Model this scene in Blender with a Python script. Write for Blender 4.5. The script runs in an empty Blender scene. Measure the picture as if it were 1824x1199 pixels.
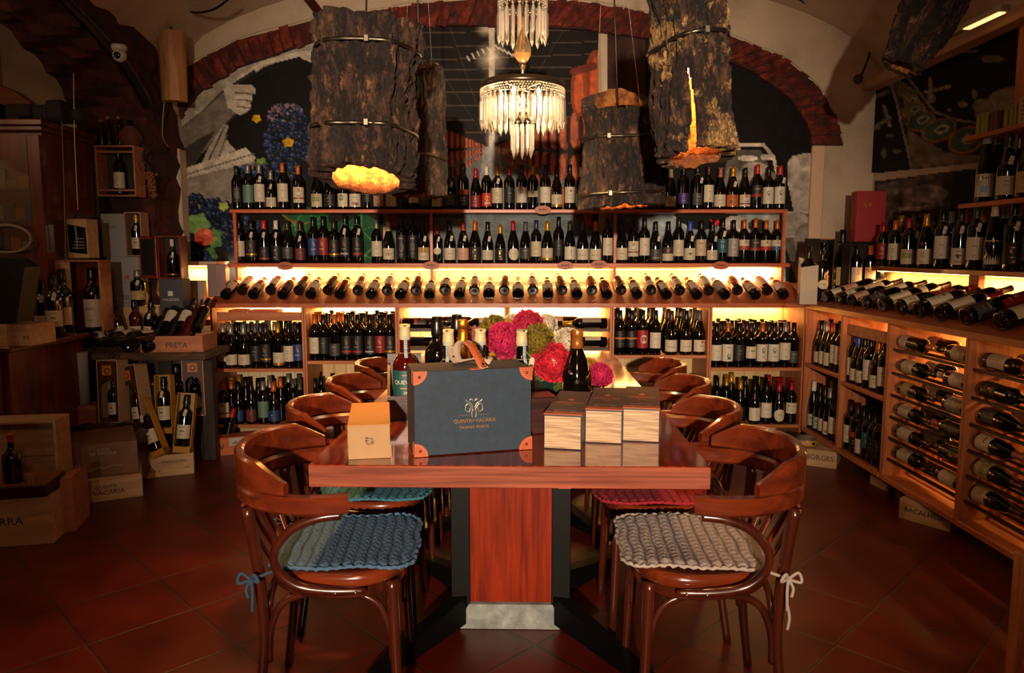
import bpy, bmesh, math, random
import numpy as np
from mathutils import Vector, Matrix, Euler
PI = math.pi
R = math.radians
random.seed(7)
SC = bpy.context.scene
COL = SC.collection

# ------------------------------------------------------------------ camera, world, key light, exposure
F_PX, CXP, CYP, CAM_H = 1300.0, 912.0, 599.5, 1.28
PITCH = math.atan(148 / 1300)
cam = bpy.data.cameras.new('camera')
cam.sensor_width = 36.0
cam.lens = 36.0 * F_PX / 1824
cam.clip_start = 0.05
camo = bpy.data.objects.new('camera', cam)
COL.objects.link(camo)
camo.location = (0, 0, CAM_H)
camo.rotation_euler = (PI / 2 - PITCH, 0, 0)
SC.camera = camo
SC.view_settings.view_transform = 'Standard'
SC.view_settings.look = 'None'
SC.view_settings.exposure = 0.0
SC.view_settings.gamma = 1.0
SC.view_settings.use_curve_mapping = False
w = bpy.data.worlds.new('world')
SC.world = w
w.use_nodes = True
w.node_tree.nodes['Background'].inputs[0].default_value = (1.0, 0.55, 0.33, 1)
w.node_tree.nodes['Background'].inputs[1].default_value = 0.012


def lamp(kind, name, loc, energy, color, parent=None, target=None, size=0.1, size_y=None, spot=None, blend=0.5):
    l = bpy.data.lights.new(name, kind)
    l.energy = energy
    l.color = color
    if kind == 'AREA':
        l.size = size
        if size_y:
            l.shape = 'RECTANGLE'
            l.size_y = size_y
    elif kind in ('POINT', 'SPOT'):
        l.shadow_soft_size = size
    if kind == 'SPOT':
        l.spot_size = R(spot)
        l.spot_blend = blend
    o = bpy.data.objects.new(name, l)
    COL.objects.link(o)
    o.location = loc
    if target is not None:
        d = Vector(target) - Vector(loc)
        o.rotation_euler = d.to_track_quat('-Z', 'Y').to_euler()
    if parent:
        o.parent = parent
    return o


KEYC = (1.0, 0.77, 0.56)
# added key spot behind the camera: flash-like light, its soft cone darkens the edges
lamp('SPOT', 'added_key_spot', (-0.12, -2.9, 1.66), 2300, KEYC, target=(0.0, 4.0, 1.30), size=0.05, spot=43, blend=1.0)
lamp('SPOT', 'added_fill_spot', (0.0, -0.6, 2.35), 70, (1.0, 0.5, 0.28), target=(0.0, 3.5, 1.0), size=0.25, spot=110, blend=1.0)  # added warm fill from above the camera, reaching the dim sides
lamp('POINT', 'added_side_fill', (-3.15, 2.9, 2.25), 10, (1.0, 0.62, 0.36), size=0.12)  # added fill out of view, brightens the dark side room

# ------------------------------------------------------------------ helpers
_c, _s = math.cos(PITCH), math.sin(PITCH)


def ray(u, v):
    a = (u - CXP) / F_PX
    b = -(v - CYP) / F_PX
    return Vector((a, _c + b * _s, -_s + b * _c))


def aY(u, v, Y):
    r = ray(u, v)
    return Vector((0, 0, CAM_H)) + r * (Y / r.y)


def aZ(u, v, Z):
    r = ray(u, v)
    return Vector((0, 0, CAM_H)) + r * ((Z - CAM_H) / r.z)


def aX(u, v, X):
    r = ray(u, v)
    return Vector((0, 0, CAM_H)) + r * (X / r.x)


def lin(h):
    h = h.lstrip('#')
    r = []
    for i in (0, 2, 4):
        c = int(h[i:i + 2], 16) / 255
        r.append(c / 12.92 if c <= 0.04045 else ((c + 0.055) / 1.055) ** 2.4)
    return (*r, 1.0)


_mats = {}


def newmat(name):
    m = bpy.data.materials.new(name)
    m.use_nodes = True
    nt = m.node_tree
    b = nt.nodes['Principled BSDF']
    return m, nt, b


def pm(h, rough=0.6, metal=0.0, coat=0.0, emit=None, spec=0.5, noise=0.0):
    """A plain coloured material with a little procedural unevenness."""
    k = (h, rough, metal, coat, emit, spec, noise)
    if k in _mats:
        return _mats[k]
    m, nt, b = newmat('mat_' + h.strip('#'))
    b.inputs['Base Color'].default_value = lin(h)
    b.inputs['Roughness'].default_value = rough
    b.inputs['Metallic'].default_value = metal
    b.inputs['Coat Weight'].default_value = coat
    b.inputs['Coat Roughness'].default_value = 0.08
    b.inputs['Specular IOR Level'].default_value = spec
    if noise:
        tc = nt.nodes.new('ShaderNodeTexCoord')
        n = nt.nodes.new('ShaderNodeTexNoise')
        n.inputs['Scale'].default_value = 30
        n.inputs['Detail'].default_value = 5
        nt.links.new(tc.outputs['Object'], n.inputs['Vector'])
        mx = nt.nodes.new('ShaderNodeMix')
        mx.data_type = 'RGBA'
        c = lin(h)
        mx.inputs[6].default_value = (c[0] * (1 - noise), c[1] * (1 - noise), c[2] * (1 - noise), 1)
        mx.inputs[7].default_value = (min(1, c[0] * (1 + noise)), min(1, c[1] * (1 + noise)), min(1, c[2] * (1 + noise)), 1)
        nt.links.new(n.outputs['Fac'], mx.inputs[0])
        nt.links.new(mx.outputs[2], b.inputs['Base Color'])
        bp = nt.nodes.new('ShaderNodeBump')
        bp.inputs['Strength'].default_value = 0.25
        bp.inputs['Distance'].default_value = 0.004
        nt.links.new(n.outputs['Fac'], bp.inputs['Height'])
        nt.links.new(bp.outputs['Normal'], b.inputs['Normal'])
    if emit:
        b.inputs['Emission Color'].default_value = lin(h)
        b.inputs['Emission Strength'].default_value = emit
    _mats[k] = m
    return m


def wood(name, c1, c2, axis='x', scale=1.0, rough=0.45, coat=0.0, grain=14.0, knots=False, bump=0.15):
    m, nt, b = newmat(name)
    tc = nt.nodes.new('ShaderNodeTexCoord')
    mp = nt.nodes.new('ShaderNodeMapping')
    s = [grain * scale] * 3
    s['xyz'.index(axis)] = 1.1 * scale
    mp.inputs['Scale'].default_value = s
    nt.links.new(tc.outputs['Object'], mp.inputs['Vector'])
    n = nt.nodes.new('ShaderNodeTexNoise')
    n.inputs['Scale'].default_value = 3.0
    n.inputs['Detail'].default_value = 6
    n.inputs['Distortion'].default_value = 0.7
    nt.links.new(mp.outputs['Vector'], n.inputs['Vector'])
    cr = nt.nodes.new('ShaderNodeValToRGB')
    cr.color_ramp.elements[0].position = 0.35
    cr.color_ramp.elements[0].color = lin(c1)
    cr.color_ramp.elements[1].position = 0.66
    cr.color_ramp.elements[1].color = lin(c2)
    nt.links.new(n.outputs['Fac'], cr.inputs['Fac'])
    out = cr.outputs['Color']
    if knots:
        v = nt.nodes.new('ShaderNodeTexVoronoi')
        v.inputs['Scale'].default_value = 3.3
        nt.links.new(tc.outputs['Object'], v.inputs['Vector'])
        kr = nt.nodes.new('ShaderNodeValToRGB')
        kr.color_ramp.elements[0].position = 0.03
        kr.color_ramp.elements[0].color = (0.25, 0.12, 0.06, 1)
        kr.color_ramp.elements[1].position = 0.075
        kr.color_ramp.elements[1].color = (1, 1, 1, 1)
        nt.links.new(v.outputs['Distance'], kr.inputs['Fac'])
        mx = nt.nodes.new('ShaderNodeMix')
        mx.data_type = 'RGBA'
        mx.blend_type = 'MULTIPLY'
        mx.inputs[0].default_value = 1.0
        nt.links.new(out, mx.inputs[6])
        nt.links.new(kr.outputs['Color'], mx.inputs[7])
        out = mx.outputs[2]
    nt.links.new(out, b.inputs['Base Color'])
    b.inputs['Roughness'].default_value = rough
    b.inputs['Coat Weight'].default_value = coat
    b.inputs['Coat Roughness'].default_value = 0.06
    bp = nt.nodes.new('ShaderNodeBump')
    bp.inputs['Strength'].default_value = bump
    bp.inputs['Distance'].default_value = 0.003
    nt.links.new(n.outputs['Fac'], bp.inputs['Height'])
    nt.links.new(bp.outputs['Normal'], b.inputs['Normal'])
    return m


def rough_mat(name, cols, scale=6.0, detail=8, rough=0.85, bump=0.6, dist=0.02, stretch=(1, 1, 1), pos=(0.3, 0.5, 0.7)):
    m, nt, b = newmat(name)
    tc = nt.nodes.new('ShaderNodeTexCoord')
    mp = nt.nodes.new('ShaderNodeMapping')
    mp.inputs['Scale'].default_value = stretch
    nt.links.new(tc.outputs['Object'], mp.inputs['Vector'])
    n = nt.nodes.new('ShaderNodeTexNoise')
    n.inputs['Scale'].default_value = scale
    n.inputs['Detail'].default_value = detail
    n.inputs['Roughness'].default_value = 0.65
    nt.links.new(mp.outputs['Vector'], n.inputs['Vector'])
    cr = nt.nodes.new('ShaderNodeValToRGB')
    el = cr.color_ramp.elements
    el[0].position = pos[0]
    el[0].color = lin(cols[0])
    el[1].position = pos[-1]
    el[1].color = lin(cols[-1])
    for k in range(1, len(cols) - 1):
        e = el.new(pos[k])
        e.color = lin(cols[k])
    nt.links.new(n.outputs['Fac'], cr.inputs['Fac'])
    nt.links.new(cr.outputs['Color'], b.inputs['Base Color'])
    b.inputs['Roughness'].default_value = rough
    bp = nt.nodes.new('ShaderNodeBump')
    bp.inputs['Strength'].default_value = bump
    bp.inputs['Distance'].default_value = dist
    nt.links.new(n.outputs['Fac'], bp.inputs['Height'])
    nt.links.new(bp.outputs['Normal'], b.inputs['Normal'])
    return m


_txt = {}


def text_geo(s):
    """Letter shapes as (verts, faces), centred, capital height about 1."""
    if s not in _txt:
        cu = bpy.data.curves.new('t', 'FONT')
        cu.body = s
        cu.resolution_u = 2
        ob = bpy.data.objects.new('t', cu)
        me = bpy.data.meshes.new_from_object(ob)
        vs = [(v.co.x / 0.69, v.co.y / 0.69) for v in me.vertices]
        fs = [tuple(p.vertices) for p in me.polygons]
        if vs:
            x0, x1 = min(v[0] for v in vs), max(v[0] for v in vs)
            vs = [(v[0] - (x0 + x1) / 2, v[1] - 0.5) for v in vs]
        bpy.data.objects.remove(ob)
        bpy.data.curves.remove(cu)
        bpy.data.meshes.remove(me)
        _txt[s] = (vs, fs)
    return _txt[s]


_boxc = {}


def box_geo(bev, seg):
    k = (bev, seg)
    return k


class MB:
    """Collects shapes and links them as ONE mesh object."""

    def __init__(self):
        self.v, self.f, self.m, self.sm = [], [], [], []

    def add(self, vs, fs, mi=0, M=None, smooth=False):
        o = len(self.v)
        if M is not None:
            vs = [M @ Vector(p) for p in vs]
        self.v.extend([tuple(p) for p in vs])
        for f in fs:
            self.f.append(tuple(i + o for i in f))
            self.m.append(mi)
            self.sm.append(smooth)
        return self

    def box(self, c, s, mi=0, M=None, bev=0.0, seg=1):
        if bev > 0:
            bm = bmesh.new()
            bmesh.ops.create_cube(bm, size=1)
            for v in bm.verts:
                v.co = Vector((v.co.x * s[0], v.co.y * s[1], v.co.z * s[2]))
            bmesh.ops.bevel(bm, geom=bm.edges[:], offset=bev, segments=seg, profile=0.5, affect='EDGES')
            bm.verts.index_update()
            vs = [v.co + Vector(c) for v in bm.verts]
            fs = [[v.index for v in f.verts] for f in bm.faces]
            bm.free()
            return self.add(vs, fs, mi, M)
        hx, hy, hz = s[0] / 2, s[1] / 2, s[2] / 2
        vs = [(c[0] + a * hx, c[1] + b * hy, c[2] + d * hz) for d in (-1, 1) for b in (-1, 1) for a in (-1, 1)]
        fs = [(0, 2, 3, 1), (4, 5, 7, 6), (0, 1, 5, 4), (2, 6, 7, 3), (0, 4, 6, 2), (1, 3, 7, 5)]
        return self.add(vs, fs, mi, M)

    def bb(self, x0, x1, y0, y1, z0, z1, mi=0, M=None, bev=0.0):
        return self.box(((x0 + x1) / 2, (y0 + y1) / 2, (z0 + z1) / 2), (abs(x1 - x0), abs(y1 - y0), abs(z1 - z0)), mi, M, bev)

    def lathe(self, prof, mi=0, seg=24, M=None, smooth=True, a0=0.0, a1=2 * PI):
        full = abs(a1 - a0 - 2 * PI) < 1e-6
        n = seg if full else seg + 1
        vs, fs = [], []
        for (r, z) in prof:
            for i in range(n):
                a = a0 + (a1 - a0) * i / seg
                vs.append((r * math.cos(a), r * math.sin(a), z))
        for j in range(len(prof) - 1):
            for i in range(seg):
                k = (i + 1) % n if full else i + 1
                fs.append((j * n + i, j * n + k, (j + 1) * n + k, (j + 1) * n + i))
        return self.add(vs, fs, mi, M, smooth)

    def tube(self, pts, r, mi=0, seg=8, closed=False, M=None, smooth=True, flat=1.0, up=None, caps=True):
        pts = [Vector(p) for p in pts]
        n = len(pts)
        rs = r if isinstance(r, (list, tuple)) else [r] * n
        vs, fs = [], []
        prev = None
        for i, p in enumerate(pts):
            if closed:
                t = pts[(i + 1) % n] - pts[i - 1]
            else:
                t = pts[min(i + 1, n - 1)] - pts[max(i - 1, 0)]
            t.normalize()
            if up is not None:
                a = Vector(up) - t * t.dot(Vector(up))
            elif prev is None:
                a = t.orthogonal()
            else:
                a = prev - t * t.dot(prev)
            if a.length < 1e-6:
                a = t.orthogonal()
            a.normalize()
            prev = a
            b = t.cross(a)
            for k in range(seg):
                an = 2 * PI * (k + 0.5) / seg
                vs.append(p + a * (math.cos(an) * rs[i]) + b * (math.sin(an) * rs[i] * flat))
        m = n if closed else n - 1
        for i in range(m):
            j = (i + 1) % n
            for k in range(seg):
                l = (k + 1) % seg
                fs.append((i * seg + k, i * seg + l, j * seg + l, j * seg + k))
        if not closed and caps:
            fs.append(tuple(range(seg))[::-1])
            fs.append(tuple((n - 1) * seg + k for k in range(seg)))
        return self.add(vs, fs, mi, M, smooth)

    def prism(self, pts, z0, z1, mi=0, M=None):
        n = len(pts)
        vs = [(x, y, z0) for x, y in pts] + [(x, y, z1) for x, y in pts]
        fs = [tuple(range(n))[::-1], tuple(range(n, 2 * n))] + [(i, (i + 1) % n, n + (i + 1) % n, n + i) for i in range(n)]
        return self.add(vs, fs, mi, M)

    def text(self, s, size, M, mi=0, stretch=1.0):
        """Flat lettering: x right, y up in M's frame."""
        vs, fs = text_geo(s)
        return self.add([(x * size * stretch, y * size, 0) for x, y in vs], fs, mi, M)

    def build(self, name, mats, parent=None, loc=None, rot=None):
        me = bpy.data.meshes.new(name)
        me.from_pydata(self.v, [], self.f)
        if not isinstance(mats, (list, tuple)):
            mats = [mats]
        for q in mats:
            me.materials.append(q)
        me.polygons.foreach_set('material_index', self.m)
        me.polygons.foreach_set('use_smooth', self.sm)
        me.update()
        o = bpy.data.objects.new(name, me)
        COL.objects.link(o)
        if parent:
            o.parent = parent
        if loc is not None:
            o.location = loc
        if rot is not None:
            o.rotation_euler = rot
        return o


def fit(t):
    """keep a label within sixteen words by dropping small words"""
    for a in (' the ', ' a ', ' an ', ' with ', ' on ', ' of '):
        while len(t.replace(',', ' ').split()) > 16 and a in t:
            i = t.rfind(a)
            t = t[:i] + ' ' + t[i + len(a):]
    return t


def tag(o, label=None, cat=None, group=None, kind=None):
    if label:
        o['label'] = fit(label)
    if cat:
        o['category'] = cat
    if group:
        o['group'] = group
    if kind:
        o['kind'] = kind
    return o


def thing(name, label, cat, loc=(0, 0, 0), rot=(0, 0, 0), group=None):
    o = bpy.data.objects.new(name, None)
    o.empty_display_size = 0.05
    COL.objects.link(o)
    o.location = loc
    o.rotation_euler = rot
    return tag(o, label, cat, group)


def struct(o):
    o['kind'] = 'structure'
    return o


def T(x, y, z):
    return Matrix.Translation((x, y, z))


def Rx(a):
    return Matrix.Rotation(a, 4, 'X')


def Ry(a):
    return Matrix.Rotation(a, 4, 'Y')


def Rz(a):
    return Matrix.Rotation(a, 4, 'Z')


FRONT = Rx(PI / 2)   # text plane facing -Y, x to the right
ONES = ['', 'first', 'second', 'third', 'fourth', 'fifth', 'sixth', 'seventh', 'eighth', 'ninth', 'tenth', 'eleventh', 'twelfth',
        'thirteenth', 'fourteenth', 'fifteenth', 'sixteenth', 'seventeenth', 'eighteenth', 'nineteenth']
TENS = {2: 'twent', 3: 'thirt', 4: 'fort'}


def ordw(n):
    if n < 20:
        return ONES[n]
    t, o = divmod(n, 10)
    return TENS[t] + ('ieth' if o == 0 else 'y-' + ONES[o])


# ------------------------------------------------------------------ materials
PLASTER = rough_mat('plaster', ['#a08d76', '#b6a28a', '#c2ae95'], scale=2.2, rough=0.9, bump=0.25, dist=0.012)
BRICK = rough_mat('red_brick', ['#1a0604', '#561405', '#8a2e10'], scale=13, rough=0.8, bump=0.9, dist=0.02)
BRICKD = rough_mat('dark_brick', ['#170604', '#3a0f08', '#54190d'], scale=8, rough=0.85, bump=0.9, dist=0.03)
PINE = wood('pine', '#96502a', '#b47042', 'x', 1.0, 0.5, 0.0, 12, True)
PINEY = wood('pine_along_y', '#96502a', '#b47042', 'y', 1.0, 0.5, 0.0, 12, True)
PINEZ = wood('pine_upright', '#96502a', '#b47042', 'z', 1.0, 0.5, 0.0, 12, True)
SLANT = wood('pine_worn', '#8f4320', '#a9562c', 'x', 1.0, 0.4, 0.15, 9, True)
SLANTY = wood('pine_worn_y', '#8a4a28', '#a15c34', 'y', 1.0, 0.45, 0.1, 9, True)
REDPINE = wood('red_pine', '#a84b25', '#bf6236', 'x', 1.0, 0.4, 0.2, 12)
TABLETOP = wood('table_laminate', '#561706', '#8a2f10', 'y', 0.8, 0.12, 0.9, 22, bump=0.02)
TABLEEDGE = wood('table_edge', '#5e2c1e', '#84442f', 'x', 0.9, 0.5, 0.0, 30, bump=0.05)
PANEL = wood('table_panel', '#5c1503', '#862706', 'z', 0.9, 0.5, 0.0, 16, bump=0.05)
CHAIRW = wood('chair_wood', '#48180a', '#6b2a11', 'x', 0.7, 0.22, 0.6, 9, bump=0.04)
CHAIRD = wood('chair_bentwood', '#2e0e06', '#44190b', 'z', 0.7, 0.25, 0.5, 9, bump=0.04)
CRATE = wood('crate_pine', '#a1805b', '#bd9a70', 'x', 1.0, 0.7, 0.0, 10)
CRATER = wood('crate_reddish', '#8c5232', '#a86a45', 'x', 1.0, 0.6, 0.0, 10)
CABW = wood('cabinet_mahogany', '#4a1b0b', '#6e2c13', 'z', 0.8, 0.35, 0.3, 10)
DARKW = wood('dark_plank', '#1a0e08', '#35221a', 'z', 0.8, 0.7, 0.0, 10)
PALEOAK = wood('pale_oak', '#7c6044', '#b39672', 'x', 3.0, 0.6, 0.0, 22, bump=0.1)
for _m in (PANEL, TABLEEDGE):
    _m.node_tree.nodes['Principled BSDF'].inputs['Specular IOR Level'].default_value = 0.15
BLACK = pm('#0a0908', 0.4)
IRON = pm('#050505', 0.5, 0.0, 0.0, None, 0.2)
GLASSB = pm('#070504', 0.06, 0.0, 0.6)
# ------------------------------------------------------------------ room shell
BW = 5.25      # back wall
RW = 2.55      # right wall


def floor_mat():
    m, nt, b = newmat('terracotta_tiles')
    tc = nt.nodes.new('ShaderNodeTexCoord')
    mp = nt.nodes.new('ShaderNodeMapping')
    mp.inputs['Rotation'].default_value = (0, 0, R(45))
    # rotated coordinates: put a joint crossing at (1.305, 3.003)
    P = 0.347
    q = Rz(R(45)) @ Vector((1.305, 3.003, 0))
    mp.inputs['Location'].default_value = (-(q.x % P), -(q.y % P), 0)
    nt.links.new(tc.outputs['Object'], mp.inputs['Vector'])
    bt = nt.nodes.new('ShaderNodeTexBrick')
    bt.offset = 0.0
    bt.squash = 1.0
    bt.inputs['Scale'].default_value = 1.0
    bt.inputs['Brick Width'].default_value = P
    bt.inputs['Row Height'].default_value = P
    bt.inputs['Mortar Size'].default_value = 0.006
    bt.inputs['Mortar Smooth'].default_value = 0.3
    bt.inputs['Bias'].default_value = 0.0
    bt.inputs['Color1'].default_value = lin('#5e1809')
    bt.inputs['Color2'].default_value = lin('#501307')
    bt.inputs['Mortar'].default_value = lin('#3a221a')
    nt.links.new(mp.outputs['Vector'], bt.inputs['Vector'])
    n = nt.nodes.new('ShaderNodeTexNoise')
    n.inputs['Scale'].default_value = 5
    n.inputs['Detail'].default_value = 8
    nt.links.new(tc.outputs['Object'], n.inputs['Vector'])
    cr = nt.nodes.new('ShaderNodeValToRGB')
    cr.color_ramp.elements[0].position = 0.3
    cr.color_ramp.elements[0].color = (0.6, 0.55, 0.55, 1)
    cr.color_ramp.elements[1].position = 0.7
    cr.color_ramp.elements[1].color = (1.15, 1.1, 1.05, 1)
    nt.links.new(n.outputs['Fac'], cr.inputs['Fac'])
    mx = nt.nodes.new('ShaderNodeMix')
    mx.data_type = 'RGBA'
    mx.blend_type = 'MULTIPLY'
    mx.inputs[0].default_value = 1
    nt.links.new(bt.outputs['Color'], mx.inputs[6])
    nt.links.new(cr.outputs['Color'], mx.inputs[7])
    nt.links.new(mx.outputs[2], b.inputs['Base Color'])
    rr = nt.nodes.new('ShaderNodeMapRange')
    rr.inputs[3].default_value = 0.26
    rr.inputs[4].default_value = 0.5
    nt.links.new(n.outputs['Fac'], rr.inputs[0])
    nt.links.new(rr.outputs[0], b.inputs['Roughness'])
    sub = nt.nodes.new('ShaderNodeMath')
    sub.operation = 'MULTIPLY_ADD'
    sub.inputs[1].default_value = -1.0
    nt.links.new(bt.outputs['Fac'], sub.inputs[0])
    n2 = nt.nodes.new('ShaderNodeMath')
    n2.operation = 'MULTIPLY'
    n2.inputs[1].default_value = 0.35
    nt.links.new(n.outputs['Fac'], n2.inputs[0])
    nt.links.new(n2.outputs[0], sub.inputs[2])
    bp = nt.nodes.new('ShaderNodeBump')
    bp.inputs['Strength'].default_value = 0.5
    bp.inputs['Distance'].default_value = 0.006
    nt.links.new(sub.outputs[0], bp.inputs['Height'])
    nt.links.new(bp.outputs['Normal'], b.inputs['Normal'])
    return m


mb = MB()
mb.bb(-4.2, 3.4, -3.3, 5.6, -0.08, 0)
struct(mb.build('floor', floor_mat()))
mb = MB()
mb.bb(-2.75, RW + 0.1, BW, BW + 0.12, 0, 3.7)
struct(mb.build('wall_back', PLASTER))
mb = MB()
mb.bb(RW, RW + 0.12, -3.3, BW + 0.12, 0, 3.7)
struct(mb.build('wall_right', PLASTER))
mb = MB()
mb.bb(-4.2, 3.4, -3.42, -3.3, 0, 3.7)
struct(mb.build('wall_front', PLASTER))
mb = MB()
mb.bb(-3.7, -3.58, -3.3, 5.6, 0, 3.7)
struct(mb.build('wall_left', PLASTER))
mb = MB()
mb.bb(-3.6, -2.75, 5.3, 5.42, 0, 3.7)
struct(mb.build('wall_side', PLASTER))
# vaulted ceiling over the bay, sinking towards the right wall
mb = MB()
vs, fs = [], []
nx, ny = 26, 20
for j in range(ny + 1):
    y = -3.3 + (BW + 3.35) * j / ny
    for i in range(nx + 1):
        x = -2.32 + (RW + 2.37) * i / nx
        t = (x - 0.1) / 2.46
        u = min(1, max(-1, (y - 1.6) / 4.2))
        z = 2.48 + 0.62 * math.sqrt(max(0, 1 - min(1, abs(t)) ** 2.2)) + 0.42 * (1 - u * u) * (1 - t * t * 0.9)
        vs.append((x, y, z))
for j in range(ny):
    for i in range(nx):
        a = j * (nx + 1) + i
        fs.append((a, a + nx + 1, a + nx + 2, a + 1))
mb.add(vs, fs, 0, None, True)
struct(mb.build('ceiling', PLASTER))
mb = MB()
mb.bb(-3.6, -2.7, -3.3, 5.4, 2.9, 2.98)
struct(mb.build('ceiling', PLASTER))

# side arch: intrados curve (Y, z) in the plane of the left arch
INTR = [(4.77, 0.0), (4.76, 1.2), (4.75, 1.9), (4.73, 2.1), (4.66, 2.22), (4.55, 2.31), (4.42, 2.385), (4.19, 2.47), (3.9, 2.567),
        (3.5, 2.66), (3.0, 2.73), (2.4, 2.76), (1.7, 2.75), (1.0, 2.7), (0.3, 2.6), (-0.3, 2.45), (-0.9, 2.2), (-1.1, 1.8), (-1.15, 0.0)]
EXTR = [(5.3, 0.0), (5.3, 1.2), (5.25, 1.9), (5.18, 2.18), (5.06, 2.38), (4.985, 2.47), (4.887, 2.591), (4.689, 2.695), (4.4, 2.79),
        (3.9, 2.89), (3.2, 2.97), (2.4, 3.0), (1.6, 2.99), (0.8, 2.93), (0.0, 2.82), (-0.7, 2.64), (-1.35, 2.35), (-1.6, 1.9), (-1.7, 0.0)]


def resample(pts, n):
    pts = [Vector((p[0], p[1])) for p in pts]
    L = [0]
    for a, b in zip(pts, pts[1:]):
        L.append(L[-1] + (b - a).length)
    out = []
    for i in range(n):
        t = L[-1] * i / (n - 1)
        k = max(j for j in range(len(L)) if L[j] <= t + 1e-9)
        k = min(k, len(pts) - 2)
        f = (t - L[k]) / max(1e-9, L[k + 1] - L[k])
        out.append(pts[k].lerp(pts[k + 1], f))
    return out


rnd = random.Random(3)
NI = 150
I_, E_ = resample(INTR, NI), resample(EXTR, NI)
mb = MB()
vs, fs = [], []
# profile across: extrados face -> intrados corner -> soffit -> far corner
row = 13
for i in range(NI):
    for k in range(row):
        if k < 5:
            p = E_[i].lerp(I_[i], k / 4)
            x = -2.3
        else:
            p = I_[i].copy()
            x = -2.3 - 0.45 * (k - 4) / 8
        a = 0.022 * math.sin(i * 1.9 + k * 0.7) * (0 if k == 0 else 1) + rnd.uniform(-0.016, 0.016)
        b = rnd.uniform(-0.014, 0.014) + (0.02 if i % 3 == 0 else 0)
        inw = (I_[i] - E_[i]).normalized()
        p = p + inw * a * (1 if k >= 4 else 0.3)
        vs.append((x - b * (1 if k < 5 else 0.2), p.x, p.y))
for i in range(NI - 1):
    for k in range(row - 1):
        a = i * row + k
        fs.append((a, a + 1, a + row + 1, a + row))
mb.add(vs, fs, 0, None, False)
struct(mb.build('trim_1', BRICKD))
# plaster above the side arch (facing into the room)
mb = MB()
vs, fs = [], []
for i in range(NI):
    e = E_[i]
    vs += [(-2.31, e.x, e.y - 0.01), (-2.31, e.x, 3.7)]
for i in range(NI - 1):
    fs.append((2 * i, 2 * i + 1, 2 * i + 3, 2 * i + 2))
mb.add(vs, fs, 0)
struct(mb.build('wall_arcade', PLASTER))

# brick arch on the back wall
AIN = [(-2.40, 1.85), (-2.333, 2.195), (-2.18, 2.384), (-1.901, 2.553), (-1.355, 2.731), (-0.622, 2.831), (-0.046, 2.831), (0.53, 2.805),
       (1.0, 2.735), (1.419, 2.627), (1.694, 2.515), (1.94, 2.33), (2.06, 2.16), (2.1, 2.03)]
AOUT = [(-2.60, 2.0), (-2.5, 2.33), (-2.289, 2.53), (-1.893, 2.731), (-1.351, 2.866), (-0.582, 2.977), (-0.046, 3.014), (0.528, 2.978),
        (0.98, 2.90), (1.375, 2.81), (1.883, 2.608), (2.12, 2.42), (2.24, 2.23), (2.31, 2.03)]
NB = 74
A_, O_ = resample(AIN, NB + 1), resample(AOUT, NB + 1)
mb = MB()
for i in range(NB):
    g = 0.10 + rnd.uniform(-0.04, 0.04)
    a0, a1 = A_[i].lerp(A_[i + 1], g), A_[i].lerp(A_[i + 1], 1 - g * 0.5)
    o0, o1 = O_[i].lerp(O_[i + 1], g), O_[i].lerp(O_[i + 1], 1 - g * 0.5)
    ji, jo = rnd.uniform(-0.016, 0.010), rnd.uniform(-0.012, 0.012)
    inw = ((a0 + a1) / 2 - (o0 + o1) / 2).normalized()
    a0, a1 = a0 + inw * ji, a1 + inw * (ji + rnd.uniform(-0.008, 0.008))
    o0, o1 = o0 + inw * jo, o1 + inw * (jo + rnd.uniform(-0.006, 0.006))
    y0 = BW - 0.055 - rnd.uniform(0, 0.025)
    c = (a0 + a1 + o0 + o1) / 4
    vv = []
    n = 5
    for j in range(n):
        l, r = o0.lerp(a0, j / (n - 1)), o1.lerp(a1, j / (n - 1))
        for q in range(3):
            p = l.lerp(r, q / 2)
            edge = (q != 1) or j in (0, n - 1)
            vv.append((p.x + rnd.uniform(-.004, .004), y0 + (0.014 if edge else 0) + rnd.uniform(-0.006, 0.006), p.y + rnd.uniform(-.004, .004)))
    ff = []
    for j in range(n - 1):
        for q in range(2):
            a = j * 3 + q
            ff.append((a, a + 3, a + 4, a + 1))
    # sides back to the wall
    ring = [0, 1, 2, 5, 8, 11, 14, 13, 12, 9, 6, 3]
    base = len(vv)
    for r_ in ring:
        vv.append((vv[r_][0], BW + 0.01, vv[r_][2]))
    for q in range(12):
        ff.append((ring[q], ring[(q + 1) % 12], base + (q + 1) % 12, base + q))
    mb.add(vv, ff, 0)
# mortar bed behind the bricks
vv, ff = [], []
for i in range(NB + 1):
    vv += [(A_[i].x, BW - 0.045, A_[i].y), (O_[i].x, BW - 0.045, O_[i].y), (A_[i].x, BW, A_[i].y), (O_[i].x, BW, O_[i].y)]
for i in range(NB):
    a = 4 * i
    ff += [(a, a + 1, a + 5, a + 4), (a, a + 4, a + 6, a + 2), (a + 1, a + 3, a + 7, a + 5)]
mb.add(vv, ff, 1)
struct(mb.build('trim_2', [BRICK, BRICKD]))
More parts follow.
